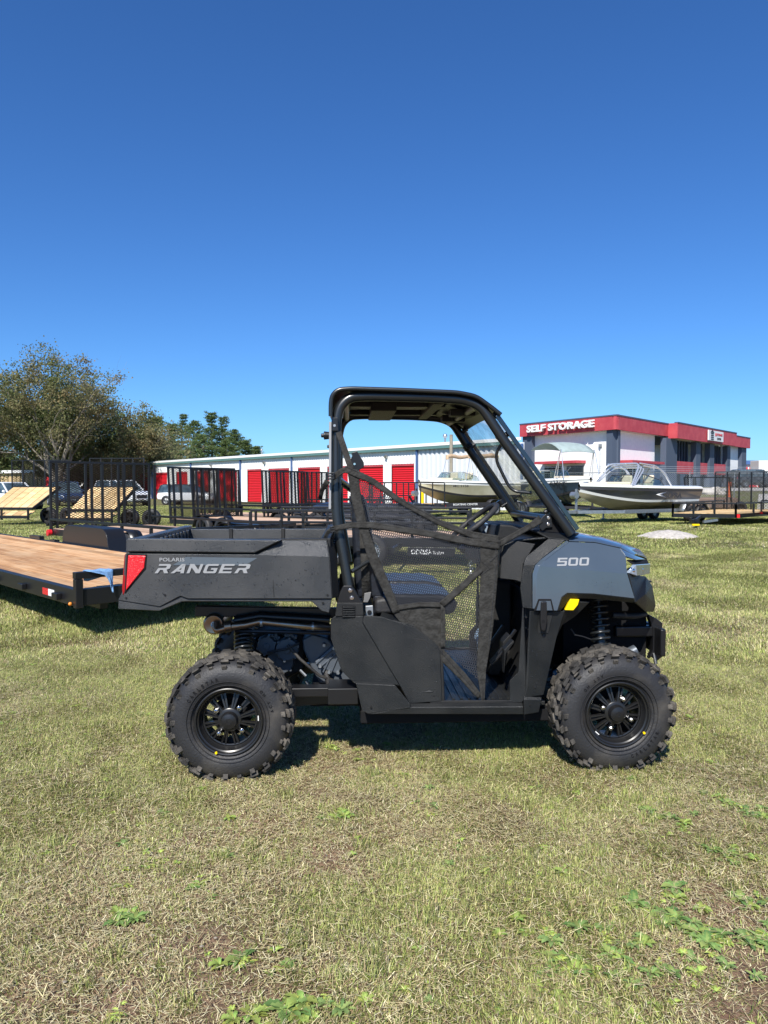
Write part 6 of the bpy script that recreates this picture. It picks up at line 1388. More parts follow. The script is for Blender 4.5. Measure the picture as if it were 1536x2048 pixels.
# front structure that fills the wheel arch
mb = MB(); a = V(1128,1208,.44); b = V(1296,1330,.44); mb.box((a.x,.46,b.z-.03),(b.x,WT-.46,a.z+.03)); mb.box((a.x+.0,.40,a.z-.04),(b.x,WT-.40,a.z+.02)); mb.build('front_frame', M['matte'], U, bevel=.01)
for s in (0, 1):
    f = (lambda p: mir(p)) if s else (lambda p: p)
    mb = MB(); mb.tube([f(Vector((WB,.16,.27))), f(Vector((WB-.12,.50,.34)))], .018, 8); mb.tube([f(Vector((WB,.16,.27))), f(Vector((WB+.16,.50,.34)))], .018, 8); mb.tube([f(Vector((WB,.15,.42))), f(Vector((WB-.1,.48,.50)))], .015, 8); mb.tube([f(Vector((WB,.15,.42))), f(Vector((WB+.12,.48,.50)))], .015, 8); mb.cyl(f(Vector((WB,.14,.30))), f(Vector((WB,.6,.34))), .02, 10); mb.build('control_arm', M['black'], U)
    mb = MB(); mb.box((WB-.06,min(f(Vector((0,.12,0))).y,f(Vector((0,.18,0))).y),.22),(WB+.06,max(f(Vector((0,.12,0))).y,f(Vector((0,.18,0))).y),.45)); mb.build('knuckle', M['matte'], U, bevel=.01)
mb = MB(); mb.tube([V(1248,1312,.30), V(1272,1300,.30)], .030, 14); mb.build('brake_line_box', M['engine'], U)
mb = MB(); mb.tube([V(1142,1258,.22), V(1150,1270,.22), V(1165,1273,.25), V(1185,1280,.28)], .004, 6); mb.build('hose', M['rubber'], U); mb = MB(); mb.tube([V(1225,1230,.3), V(1270,1232,.3), V(1290,1228,.36)], .016, 10); mb.build('hose', M['rubber'], U)
# side reflector
panel('side_reflector', [(1141,1198),(1159,1199),(1156,1210),(1147,1221),(1130,1220.5)], .060, .02, 'yellow', bevel=.003)
# model number
o5 = poly_letters('lettering', '500', 1115.5, 1117.5, 1184, 1132.5, .0405, 'decal', slant=.35, gap=.06)
pi_, pk_, pv_ = V(1079,1131.5,.048), V(1254,1147,.085), V(1138,1084,.150); pn_ = (pk_-pi_).cross(pv_-pi_)
for v in o5.data.vertices:                                  # lay the numerals on the sloping wing face
    v.co.y = pi_.y - (pn_.x*(v.co.x-pi_.x) + pn_.z*(v.co.z-pi_.z))/pn_.y - .0055
# black surround behind the grey wing
fv2 = [(1045,1215,.080),(1040,1174,.080),(1047,1129,.080),(1050.5,1115,.088),(1097,1077,.150),(1133,1079.5,.155),(1082,1119.5,.080),(1070,1131,.066),(1064.5,1148,.060),(1065,1218,.062)]
facets('cowl_surround', fv2, [(0,1,2,7,8,9),(2,3,6,7),(3,4,5,6)], 'plastic', .008, mirror=True)
# cowl top between windscreen and bonnet
facets('cowl_top', [(1097,1077,.15),(1066,1061,.22),(1120,1062,.24),(1158,1068,.22),(1137,1081,.155)], [(0,1,2,3,4)], 'plastic2', .01, mirror=True)
a = [V(1066,1061,.22), V(1120,1062,.24), V(1158,1068,.22)]; mb = MB(); mb.add([*a, *[mir(p) for p in a]], [(0,1,4,3),(1,2,5,4)]); mb.build('cowl_centre', M['plastic2'], U, solid=.01, bevel=.004)
# hinge plate with two bolts
panel('hinge_plate', [(1079,1042),(1087,1032),(1093,1027),(1103,1030),(1105,1054),(1092,1056),(1085,1062),(1078,1054)], .185, .008, 'black', bevel=.002)
for (a, b) in ((1097.5,1036),(1097,1048.5)):
    c = V(a,b,.180); mb = MB(); mb.cyl(c, c+Vector((0,.008,0)), .0085, 14); mb.build('bolt', M['chrome'], U, bevel=.002)
mb = MB(); mb.ext(vpoly([(1105,1026),(1150,1068),(1078,1062),(1098,1030)], .20), (0,.004,0)); mb.build('gusset', M['matte'], U)
# ---------------- dashboard, wheel, floor, seats
dz0 = V(1003,1084,.22)
facets('dash_side', [(1003,1112,.16),(1008,1092,.16),(1034,1082,.16),(1071,1088,.13),(1047,1128,.12),(1044,1165,.12),(1030,1160,.14),(1000,1157,.16)], [tuple(range(8))], 'plastic2', .02, mirror=True)
a0, a1, a2, a3 = V(1003,1112,.16), V(1008,1092,.16), V(1034,1082,.16), V(1098,1076,.16); a4 = V(1000,1157,.16)
mb = MB(); mb.add([*(Vector((p.x, .17, p.z)) for p in (a4,a0,a1,a2,a3)), *(Vector((p.x, WT-.17, p.z)) for p in (a4,a0,a1,a2,a3))], [(i, i+1, i+6, i+5) for i in range(4)]); mb.build('dashboard', M['plastic'], U, solid=.012, bevel=.006)
mb = MB(); p = V(985,1065,.35); mb.ext([Vector((V(x_,y_,.35).x,.42,V(x_,y_,.35).z)) for x_, y_ in ((992,1085),(1000,1050),(1030,1052),(1050,1060),(1045,1085))], (0,.5,0)); mb.build('instrument_hood', M['plastic2'], U, bevel=.01)
mb = MB(); mb.ext([Vector((V(x_,y_,.35).x-.004,.60,V(x_,y_,.35).z)) for x_, y_ in ((986,1078),(994,1052),(998,1052),(990,1080))], (0,.12,0)); mb.build('display', M['lens'], U, bevel=.003)
sc_c = V(947, 1046, .42); axd = Vector((-.62, 0, .78)).normalized(); e1 = Vector((.78,0,.62)).normalized(); e2 = Vector((0,1,0)); SW = node('steering_wheel', U)
mb = MB(); mb.tube([sc_c + (e1*math.cos(2*PI*k/40)+e2*math.sin(2*PI*k/40))*.155 for k in range(40)], .015, 12, closed=True); mb.build('wheel_rim', M['rubber'], SW, smooth=70)
for a in (PI/2, -PI/2, PI):
    mb = MB(); mb.bar(sc_c-axd*.03, sc_c+(e1*math.cos(a)+e2*math.sin(a))*.15, .03, .014, up=axd); mb.build('spoke', M['plastic2'], SW, bevel=.003)
mb = MB(); mb.cyl(sc_c-axd*.01, sc_c-axd*.06, .045, 20); mb.cyl(sc_c-axd*.04, sc_c-axd*.40, .022, 12); mb.build('steering_column', M['black'], SW, bevel=.004)
zf = V(960,1404,.13).z
mb = MB(); p0, p1 = V(884,1400,.13), V(1090,1400,.13); mb.box((p0.x,.13,zf-.02),(p1.x,WT-.13,zf))
for k in range(9): mb.box((p0.x+.06+.04*k,.18,zf),(p0.x+.075+.04*k,WT-.2,zf+.004))
mb.build('floor', M['plastic'], U, bevel=.003)
p1 = V(1046,1400,.13)
mb = MB(); mb.ext([(p1.x-.03,.14,zf),(p1.x+.05,.14,zf+.18),(p1.x+.06,.14,zf+.52),(p1.x+.09,.14,zf+.52),(p1.x+.10,.14,zf)], (0,WT-.28,0)); mb.build('firewall', M['plastic2'], U, bevel=.01)
mb = MB(); q0 = V(975,1310,.62); mb.box((q0.x,.60,zf),(p1.x+.05,.82,zf+.55)); mb.build('centre_console', M['plastic2'], U, bevel=.02)
for (x_, w_) in ((.0,.30),(-.04,.42)):
    mb = MB(); c = Vector((p1.x-.10+x_, w_, zf+.19)); mb.bar(c+Vector((.10,0,.14)), c, .016, .016); mb.bar(c+Vector((.03,0,.035)), c+Vector((-.03,0,-.035)), .07, .012, up=Vector((-.6,0,.8))); mb.build('pedal', M['black'], U, bevel=.003)
facets('footrest', [(1002,1282,.32),(1016,1266,.32),(1021,1271,.32),(1009,1290,.32),(1002,1322,.32)], [(0,1,2,3,4)], 'plastic2', .08)
facets('footrest', [(1006,1297,.22),(1024,1278,.22),(1027,1282,.22),(1010,1305,.22),(1006,1345,.22)], [(0,1,2,3,4)], 'plastic2', .06)
# seats
St = node('seat', U)
zs_ = V(800,1189,.28).z; s0, s1 = V(752,1200,.28), V(915,1200,.28)
for (w0, w1) in ((.24,.66),(.76,1.18)):
    mb = MB(); mb.ext([(s0.x-.02,w0,zs_-.10),(s0.x-.02,w0,zs_+.01),(s1.x-.10,w0,zs_+.005),(s1.x-.02,w0,zs_-.015),(s1.x,w0,zs_-.05),(s1.x-.03,w0,zs_-.10)], (0,w1-w0,0)); mb.build('cushion', M['seat'], St, bevel=.028, seg=4)
    a, b = V(757,1195,.28), V(724,985,.28); mb = MB(); mb.ext([(a.x-.02,w0,a.z),(a.x+.03,w0,a.z),(b.x+.02,w0,b.z-.03),(b.x-.01,w0,b.z),(b.x-.06,w0,b.z),(a.x-.12,w0,a.z)], (0,w1-w0,0)); mb.build('backrest', M['seat'], St, bevel=.022, seg=4)
mb = MB(); c0 = V(745,1236,.22); c1 = V(925,1240,.22); mb.box((c0.x-.1,.22,zf),(c1.x-.13,WT-.22,zs_-.10)); mb.build('seat_box', M['plastic2'], St, bevel=.012)
mb = MB(); mb.ext([V(750,1199,.17), V(786,1193,.17), V(792,1228,.17), V(750,1229,.17)], (0,.10,0)); mb.build('bolster', M['rubber'], St, bevel=.02, seg=4)
mb = MB(); a, b = V(725,975,.30), V(700,900,.34); mb.ext([V(704,905,.33), V(714,902,.33), V(728,925,.33), V(728,934,.33), V(712,945,.33), V(700,930,.33)], (0,.012,0)); mb.build('belt_guide', M['black'], U, bevel=.003)
c = V(700,912,.325); mb = MB(); mb.cyl(c, c+Vector((0,.012,0)), .011, 12); mb.build('bolt', M['chrome'], U)
c = V(709,928,.325); mb = MB(); mb.cyl(c, c+Vector((0,.01,0)), .006, 12); mb.build('bolt', M['chrome'], U)
facets('seat_belt', [(718,1045,.24),(734,1040,.24),(742,1205,.20),(725,1205,.20)], [(0,1,2,3)], 'fabric', .003, bevel=0)
mb = MB(); mb.ext(vpoly([(731,1212),(746,1211),(747,1232),(731,1234)], .165), (0,.02,0)); mb.build('belt_anchor', M['steel'], U, bevel=.003)
c = V(739,1225,.160); mb = MB(); mb.cyl(c, c+Vector((0,.012,0)), .013, 6); mb.build('bolt', M['black'], U, bevel=.002)
facets('belt_buckle', [(728,1186,.19),(744,1183,.19),(741,1197,.18),(736,1206,.17),(726,1206,.18)], [(0,1,2,3,4)], 'black', .012)
mb = MB(); mb.cyl(V(703,1143,.15), V(745,1118,.20), .011, 14); mb.build('hold_bar', M['tube'], U)
# coiled canister behind the post
mb = MB(); 
for k in range(8): a = V(671-.3*k,1196-4.8*k,.30); b = V(679,1192-4.8*k,.30); mb.cyl(a, b, .007, 8)
mb.build('air_filter', M['engine'], U)
# ---------------- the side net: webbing and cord mesh
NT = node('side_net', U); NW = .098
def strap(pts, name='webbing', w=NW, d=.0035, m='fabric', wv=None):
    L_ = [V(a, b, w + (.006*noise.noise(Vector((a*.02, b*.02, 0))))) for a, b in pts]; mb = MB(); mb.ext(L_, (0, d, 0)); return mb.build(name, M[m], NT, bevel=0)
def ribbon(c, wd, name='webbing', w=NW, m='fabric', n=5):
    """strip of webbing along pixel centreline c with pixel width(s) wd, gently wrinkled"""
    pts = []; ws = wd if isinstance(wd, list) else [wd]*len(c)
    for i in range(len(c)-1):
        k = max(2, int(math.hypot(c[i+1][0]-c[i][0], c[i+1][1]-c[i][1])/7))
        for j in range(k): t = j/k; pts.append((c[i][0]*(1-t)+c[i+1][0]*t, c[i][1]*(1-t)+c[i+1][1]*t, ws[i]*(1-t)+ws[i+1]*t))
    pts.append((c[-1][0], c[-1][1], ws[-1])); vs = []; fs = []; ww = w if isinstance(w, list) else [w, w]
    for i, (x_, y_, h_) in enumerate(pts):
        a = pts[max(i-1,0)]; b = pts[min(i+1,len(pts)-1)]; dx, dy = b[0]-a[0], b[1]-a[1]; l = math.hypot(dx,dy) or 1; nx_, ny_ = -dy/l, dx/l; wq = ww[0]+(ww[1]-ww[0])*i/(len(pts)-1)
        for j in range(n+1):
            q = (j/n-.5)*h_*.92; px, py = x_+nx_*q, y_+ny_*q; vs.append(V(px, py, wq + .0035*noise.noise(Vector((px*.12, py*.12, 1))) + .0015*math.sin(j/n*PI*2)))
    for i in range(len(pts)-1):
        for j in range(n): fs.append((i*(n+1)+j, i*(n+1)+j+1, (i+1)*(n+1)+j+1, (i+1)*(n+1)+j))
    mb = MB(); mb.add(vs, fs); return mb.build(name, M[m], NT, solid=.003, smooth=50)
ribbon([(677,864),(703,940)], 13, w=[.135,NW]); ribbon([(705,940),(713,1000),(727,1058),(748,1120),(782,1196),(793,1226)], [22,22,20,22,19,15])
ribbon([(692,938),(745,962),(800,1002),(880,1046),(945,1070),(998,1080)], [16,13,12,12,15,18], w=NW-.004)
ribbon([(668,1057),(700,1051),(740,1050),(860,1068),(940,1084),(1000,1090)], [11,12,14,14,16,20], w=NW-.006)
ribbon([(978,1078),(978,1150),(972,1250),(963,1340),(966,1402)], [40,38,32,20,7], w=NW, n=10)
ribbon([(790,1222),(820,1256),(876,1302),(925,1352),(960,1394)], [12,20,22,18,12], w=NW+.004, n=6)
ribbon([(884,1209),(926,1172),(962,1138)], 15, w=NW-.004)
ribbon([(793,1216),(840,1209),(884,1210)], [12,10,12], w=NW+.001)
def wrinkled(poly, name='net_gusset', m='fabric', w=NW+.008, st=5):
    xs_ = [p[0] for p in poly]; ys_ = [p[1] for p in poly]; vs = []; fs = []; idx = {}
    def inside(x, y):
        c_ = False
        for i in range(len(poly)):
            (x1, y1), (x2, y2) = poly[i], poly[i-1]
            if (y1 > y) != (y2 > y) and x < (x2-x1)*(y-y1)/(y2-y1)+x1: c_ = not c_
        return c_
    for X_ in range(int(min(xs_)), int(max(xs_))+1, st):
        for Y_ in range(int(min(ys_)), int(max(ys_))+1, st):
            if inside(X_+st/2, Y_+st/2):
                f = []
                for (a, b) in ((0,0),(st,0),(st,st),(0,st)):
                    k = (X_+a, Y_+b)
                    if k not in idx: idx[k] = len(vs); vs.append(V(k[0], k[1], w+.006*noise.noise(Vector((k[0]*.05, k[1]*.09, 0)))))
                    f.append(idx[k])
                fs.append(tuple(f))
    mb = MB(); mb.add(vs, fs); return mb.build(name, M[m], NT, solid=.003, smooth=60)
wrinkled([(786,1214),(800,1210),(884,1210),(888,1296),(884,1306),(800,1244)], st=3)
ribbon([(886,1210),(886,1296)], 10, w=NW)
ribbon([(998,1088),(1030,1070),(1062,1052)], [14,12,12], w=[NW,.16]); ribbon([(1062,1052),(1082,1038)], [14,18], w=[.16,.19])
ribbon([(700,936),(684,942),(664,956)], 12, w=[NW,.11]); ribbon([(655,962),(644,980),(640,998)], [12,10,8], w=[.12,.2])
ribbon([(668,1057),(656,1064),(648,1078)], [11,9,6], w=[.105,.15])
ribbon([(966,1402),(968,1408)], 6, w=NW, m='black')
for (a, b, s_) in ((661,952,8),(667,1058,7)):
    q = [(a-s_,b-s_*.7),(a+s_,b-s_),(a+s_,b+s_*.8),(a-s_,b+s_)]; mb = MB(); L_ = vpoly(q, NW-.006); L2_ = vpoly([(a+(x_-a)*.55, b+(y_-b)*.55) for x_, y_ in q], NW-.006)
    vs = L_+L2_+[p+Vector((0,.008,0)) for p in L_+L2_]; fs = []
    for k in range(4):
        k2 = (k+1)%4; fs += [(k,k2,4+k2,4+k),(8+k,12+k,12+k2,8+k2),(k,8+k,8+k2,k2),(4+k,4+k2,12+k2,12+k)]
    mb.add(vs, fs); mb.bar(vpoly([(a-s_,b)],NW-.004)[0], vpoly([(a+s_,b)],NW-.004)[0], .004,.008); mb.build('buckle', M['black'], NT, bevel=.0015)
# stitched lines
def stitch(pts):
    mb = MB(); mb.tube([V(a, b, NW-.006) for a, b in pts], .0009, 4); mb.build('stitching', M['net'], NT, smooth=0)
for s_ in ([(962,1090),(958,1160),(953,1250)], [(992,1090),(990,1160),(977,1290)], [(962,1122),(980,1136),(962,1150)], [(980,1122),(996,1108)], [(966,1080),(996,1092)], [(966,1094),(996,1081)], [(690,932),(716,944)], [(716,960),(736,1048),(758,1112),(790,1205)], [(745,1046),(860,1064),(940,1080)], [(800,998),(880,1042),(940,1066)], [(806,1250),(880,1300),(950,1380)], [(890,1216),(892,1292)]): stitch(s_)
def hexnet(poly, cw=4.2, ch=6.2, r=.0018):
    """hexagonal cord mesh clipped to a pixel polygon in the net's plane"""
    def inside(x, y):
        c_ = False
        for i in range(len(poly)):
            (x1, y1), (x2, y2) = poly[i], poly[i-1]
            if (y1 > y) != (y2 > y) and x < (x2-x1)*(y-y1)/(y2-y1)+x1: c_ = not c_
        return c_
    xs_ = [p[0] for p in poly]; ys_ = [p[1] for p in poly]; mb = MB(); x0, x1, y0, y1 = min(xs_)-6, max(xs_)+6, min(ys_)-6, max(ys_)+6; cache = {}
    def vv(x, y):
        k = (round(x,2), round(y,2))
        if k not in cache:
            a = math.radians(12); cx, cy = 840, 1150; X_ = cx+(x-cx)*math.cos(a)-(y-cy)*math.sin(a); Y_ = cy+(x-cx)*math.sin(a)+(y-cy)*math.cos(a)
            cache[k] = (X_, Y_)
        return cache[k]
    rows = int((y1-y0+160)/(ch*.75)); cols = int((x1-x0+160)/cw)
    for j in range(-12, rows):
        for i in range(-12, cols):
            cx = x0-40+i*cw+(cw/2 if j % 2 else 0); cy = y0-60+j*ch*.75
            P_ = [(cx, cy-ch*.5), (cx+cw*.5, cy-ch*.25), (cx+cw*.5, cy+ch*.25), (cx, cy+ch*.5)]
            for a, b in ((0,1),(1,2),(2,3)):
                A_, B_ = vv(*P_[a]), vv(*P_[b])
                if inside(*A_) and inside(*B_):
                    p, q = V(A_[0], A_[1], NW+.004), V(B_[0], B_[1], NW+.004); d = (q-p).normalized(); n_ = Vector((-d.z, 0, d.x))*r
                    mb.add([p-n_, q-n_, q+n_, p+n_], [(0,1,2,3)])
    return mb.build('cord_mesh', M['net'], NT, smooth=0, kind='stuff')
hexnet([(714,950),(760,972),(958,1076),(940,1084),(738,1050)]); hexnet([(736,1056),(860,1072),(960,1092),(962,1286),(956,1360),(885,1300),(884,1206),(795,1216)])
# cloths in the cab
def cloth(u, v):
    return (p1.x-.155+.03*math.sin(v*5)+.035*u*(1-v*.4), .46+.05*math.sin(u*6+v*2)+.02*u, zf+.40-.17*v+.02*math.sin(u*8)-.05*u*v)
o = drape('cloth', M['cloth'], cloth, 14, 16, None, .005); o.location = VO; o.rotation_euler = (0,0,VT); tag(o, 'pale blue cloth hanging in the footwell of the utility vehicle', 'cloth')
# water droplets on the plastic
def droplets(poly, w, n_, seed, parent=U, rmin=.0012, rmax=.0028, nm='water_droplets'):
    rnd = random.Random(seed); mb = MB(); xs_ = [p[0] for p in poly]; ys_ = [p[1] for p in poly]; c = 0
    while c < n_:
        x_, y_ = rnd.uniform(min(xs_), max(xs_)), rnd.uniform(min(ys_), max(ys_)); ins = False
        for i in range(len(poly)):
            (x1, y1), (x2, y2) = poly[i], poly[i-1]
            if (y1 > y_) != (y2 > y_) and x_ < (x2-x1)*(y_-y1)/(y2-y1)+x1: ins = not ins
        if not ins: continue
        c += 1; r_ = rmin+(rmax-rmin)*rnd.random()**2.5; mb.ball(V(x_, y_, w), r_, 6, (1,.55,1.1))
    return mb.build(nm, M['drop'], parent, smooth=80, kind='stuff')
M['drop'] = mat('water_droplet', (.02,.02,.02), .05, spec=1.0, coat=1.0)
droplets([(255,1110),(520,1112),(655,1116),(660,1194),(380,1194),(320,1208),(255,1190)], .0455, 170, 1)
droplets([(258,1080),(560,1083),(510,1104),(256,1101)], .039, 60, 2)
droplets([(530,1108),(655,1110),(650,1084),(570,1083)], .066, 40, 3)
droplets([(740,1250),(820,1262),(868,1300),(876,1395),(820,1400)], .092, 110, 4)
droplets([(1075,1150),(1235,1158),(1245,1186),(1140,1182),(1085,1200)], .050, 50, 5, rmin=.0009, rmax=.0018)
droplets([(1048,1225),(1110,1228),(1082,1385),(1055,1385)], .070, 40, 6)

# seams, clips and small fasteners on the body
for (px, py, w_) in ((252.5,1196,.0575),(330,1190,.0525),(646,1206,.060),(655,1190,.0525),(868,1392,.0925),(742,1415,.066),(1030,1398,.098),(1060,1410,.066),(1052,1380,.075),(1112,1262,.085),(1052,1234,.075)):
    c = V(px, py, w_); mb = MB(); mb.cyl(c-Vector((0,.003,0)), c+Vector((0,.008,0)), .0052, 10); mb.build('screw', M['black'], U)
for pts in ([(520,1113),(545,1128),(548,1194)], [(886,1408),(886,1427)], [(950,1408),(952,1427)], [(1046,1405),(1048,1428)]):
    mb = MB(); mb.tube([V(a, b, .0505 if a < 700 else .0745) for a, b in pts], .0012, 4); mb.build('seam', M['matte'], U)
# ================================================================ GRASS (geometry-node instances of small tufts)
def blade_mat():
    m = bpy.data.materials.new('grass_blade'); m.use_nodes = True; t = m.node_tree; n = t.nodes; b = n['Principled BSDF']; b.inputs['Roughness'].default_value = .55; b.inputs['Specular IOR Level'].default_value = .3
    at = n.new('ShaderNodeAttribute'); at.attribute_name = 'tint'; h = n.new('ShaderNodeHueSaturation'); oi = n.new('ShaderNodeObjectInfo'); mr = n.new('ShaderNodeMapRange'); mr.inputs[3].default_value = .82; mr.inputs[4].default_value = 1.18
    t.links.new(oi.outputs['Random'], mr.inputs[0]); t.links.new(mr.outputs[0], h.inputs['Value']); t.links.new(at.outputs['Color'], h.inputs['Color'])
    t.links.new(h.outputs[0], b.inputs['Base Color']); tl = n.new('ShaderNodeBsdfTranslucent'); t.links.new(h.outputs[0], tl.inputs[0]); mx = n.new('ShaderNodeMixShader'); mx.inputs[0].default_value = .15
    t.links.new(b.outputs[0], mx.inputs[1]); t.links.new(tl.outputs[0], mx.inputs[2]); t.links.new(mx.outputs[0], n['Material Output'].inputs[0]); return m
BM_ = blade_mat()
GREENS = [(.25,.30,.07), (.36,.415,.11), (.12,.16,.042), (.46,.48,.17), (.44,.40,.16)]
STRAW = [(.64,.54,.30), (.78,.70,.45), (.46,.34,.19), (.24,.165,.10), (.64,.57,.31)]
def tuft(name, n_, rad, hmin, hmax, pg, wd, seed, flat=.5, litter=0):
    rnd = random.Random(seed); vs, fs, cl = [], [], []
    ang0 = rnd.random()*6.28
    for i in range(n_):
        r_ = rad*math.sqrt(rnd.random()); a = rnd.random()*6.28; x, y = r_*math.cos(a), r_*math.sin(a); g = rnd.random() < pg
        c = rnd.choice(GREENS if g else STRAW); k = rnd.uniform(.42,1.30); c = tuple(q*k for q in c)
        L = rnd.uniform(hmin, hmax); az = rnd.gauss(0, .75) if rnd.random() < .68 else rnd.random()*6.28; d = Vector((math.cos(az), math.sin(az), 0)); s = Vector((-d.y, d.x, 0))
        tilt = min(1.45, abs(rnd.gauss(flat, .38))) if g else min(1.5, abs(rnd.gauss(flat+.35, .35))); w = wd*rnd.uniform(.6,1.2)
        p0 = Vector((x, y, -.004)); p1 = p0 + (d*math.sin(tilt)+Vector((0,0,math.cos(tilt))))*L*.55; t2 = min(1.75, tilt+rnd.uniform(.1,.7)); p2 = p1 + (d*math.sin(t2)+Vector((0,0,math.cos(t2))))*L*.45; p2.z = max(p2.z, .004)
        o = len(vs); vs += [tuple(p0-s*w/2), tuple(p0+s*w/2), tuple(p1+s*w*.42), tuple(p1-s*w*.42), tuple(p2)]; fs += [(o,o+1,o+2,o+3), (o+3,o+2,o+4)]; cl += [c, c]
    for i in range(litter):
        a = rnd.random()*6.28; r_ = rad*math.sqrt(rnd.random()); p = Vector((r_*math.cos(a), r_*math.sin(a), rnd.uniform(.004,.02))); az = rnd.random()*6.28; d = Vector((math.cos(az), math.sin(az), rnd.uniform(-.15,.25)))*(.006+.020*rnd.random()**2); s = Vector((-d.y, d.x, 0)).normalized()*wd*.36
        c = rnd.choice(STRAW); k = rnd.uniform(.6,1.3); c = tuple(q*k for q in c); o = len(vs); vs += [tuple(p-d-s), tuple(p-d+s), tuple(p+d+s), tuple(p+d-s)]; fs.append((o,o+1,o+2,o+3)); cl.append(c)
    me = bpy.data.meshes.new(name); me.from_pydata(vs, [], fs); at = me.attributes.new('tint', 'FLOAT_COLOR', 'FACE'); flatc = []
    for c in cl: flatc += [*c, 1.0]
    at.data.foreach_set('color', flatc); me.materials.append(BM_); o = bpy.data.objects.new(name, me); return o
def weed(name, seed, n_=9, L=.07, col=(.16,.27,.05)):
    rnd = random.Random(seed); vs, fs, cl = [], [], []
    for i in range(n_):
        az = rnd.random()*6.28; d = Vector((math.cos(az), math.sin(az), 0)); s = Vector((-d.y, d.x, 0)); LL_ = L*rnd.uniform(.45,1.25); w = LL_*rnd.uniform(.10,.17); e = rnd.uniform(.25,1.0); tw = rnd.uniform(-.5,.5); k = rnd.uniform(.7,1.35); c = (col[0]*k*rnd.uniform(.8,1.3), col[1]*k, col[2]*k)
        rows = []; N = 8
        for j in range(N+1):
            u = j/N; hgt = LL_*(math.sin(e)*u - .75*math.sin(e)*u*u) + .008; p = d*(LL_*u*math.cos(e*.5)) + Vector((0,0,hgt)); ww = w*(.12+.95*math.sin(PI*min(1,.12+u*.80))**.8)*(1+.28*(-1)**j+.1*math.sin(j*2.3+seed)) * (0.05 if j == N else 1); up = Vector((0,0,1))*(ww*.35); q = s*ww
            rows.append((p-q+up*(1+tw), p, p+q+up*(1-tw)))
        o = len(vs)
        for r_ in rows: vs += [tuple(p) for p in r_]
        for j in range(N):
            for z in range(2): fs.append((o+j*3+z, o+j*3+z+1, o+(j+1)*3+z+1, o+(j+1)*3+z)); cl.append(c)
    me = bpy.data.meshes.new(name); me.from_pydata(vs, [], fs); at = me.attributes.new('tint', 'FLOAT_COLOR', 'FACE'); flatc = []
    for c in cl: flatc += [*c, 1.0]
    at.data.foreach_set('color', flatc); me.materials.append(BM_); me.shade_smooth(); return bpy.data.objects.new(name, me)
def field(name, label, cat, protos, pts):
    """pts: (x, y, z, rot, scale, index)"""
    col = bpy.data.collections.new(name + '_sources')
    for i, o in enumerate(protos): o.name = '%s_%02d' % (name, i); col.objects.link(o)
    me = bpy.data.meshes.new(name); me.from_pydata([p[:3] for p in pts], [], [])
    for nm, k, ty in (('rot', 3, 'FLOAT'), ('scl', 4, 'FLOAT'), ('idx', 5, 'INT')):
        a = me.attributes.new(nm, ty, 'POINT'); a.data.foreach_set('value', [p[k] for p in pts])
    o = bpy.data.objects.new(name, me); COL.objects.link(o)
    ng = bpy.data.node_groups.new(name, 'GeometryNodeTree'); ng.interface.new_socket('Geometry', in_out='INPUT', socket_type='NodeSocketGeometry'); ng.interface.new_socket('Geometry', in_out='OUTPUT', socket_type='NodeSocketGeometry')
    N = ng.nodes; gi = N.new('NodeGroupInput'); go = N.new('NodeGroupOutput'); ip = N.new('GeometryNodeInstanceOnPoints'); ci = N.new('GeometryNodeCollectionInfo')
    ci.inputs['Collection'].default_value = col; ci.inputs['Separate Children'].default_value = True; ci.inputs['Reset Children'].default_value = True
    ip.inputs['Pick Instance'].default_value = True
    def na(nm, ty):
        x = N.new('GeometryNodeInputNamedAttribute'); x.data_type = ty; x.inputs[0].default_value = nm; return x.outputs[0]
    cx = N.new('ShaderNodeCombineXYZ'); L_ = ng.links
    L_.new(gi.outputs[0], ip.inputs['Points']); L_.new(ci.outputs[0], ip.inputs['Instance']); L_.new(na('idx', 'INT'), ip.inputs['Instance Index'])
    L_.new(na('rot', 'FLOAT'), cx.inputs[2]); L_.new(cx.outputs[0], ip.inputs['Rotation']); L_.new(na('scl', 'FLOAT'), ip.inputs['Scale']); L_.new(ip.outputs[0], go.inputs[0])
    md = o.modifiers.new('instances', 'NODES'); md.node_group = ng; o['kind'] = 'stuff'; tag(o, label, cat); return o
rnd = random.Random(99)
def fb(x, y, s, o=0.0): return noise.fractal(Vector((x*s+o, y*s, o*1.7)), 1.0, 2.0, 5)
def frustum(y0, y1, step, marg=.25):
    out = []; y = y0
    while y < y1:
        hw = .56*y + marg; x = -hw
        while x < hw: out.append((x+rnd.uniform(-.5,.5)*step, y+rnd.uniform(-.5,.5)*step)); x += step
        y += step
    return out
def dirt(x, y):
    """how bare the soil is: brown patches in the near lawn, strongest at the right corner"""
    return fb(x, y, .9, 3.1)*(.85 if x > 0 else .6) + 1.1*math.exp(-((x-1.05)**2/.20 + (y-1.98)**2/.07)) + .55*math.exp(-((x-.95)**2/.12 + (y-2.45)**2/.05)) + .35*math.exp(-((x-.55)**2/.12 + (y-2.85)**2/.05)) + .10*sstep(4, 2.2, y)
near_p = [tuft('t', 420, .115, .014, .040, pg, .0025, 10+i, fl, 50) for i, (pg, fl) in enumerate(((.88,.50), (.78,.60), (.64,.70), (.48,.85), (.34,.95)))] + [tuft('t', 90, .11, .010, .028, .5, .0024, 31, 1.0, 60)] + [tuft('t', 130, .05, .03, .07, .92, .0032, 41, .45, 0), tuft('t', 100, .045, .025, .06, .25, .0024, 42, .6, 10)]
mid_p = [tuft('t', 420, .22, .028, .06, pg, .0048, 50+i, fl, 60) for i, (pg, fl) in enumerate(((.84,.5), (.70,.55), (.54,.65), (.36,.8)))]
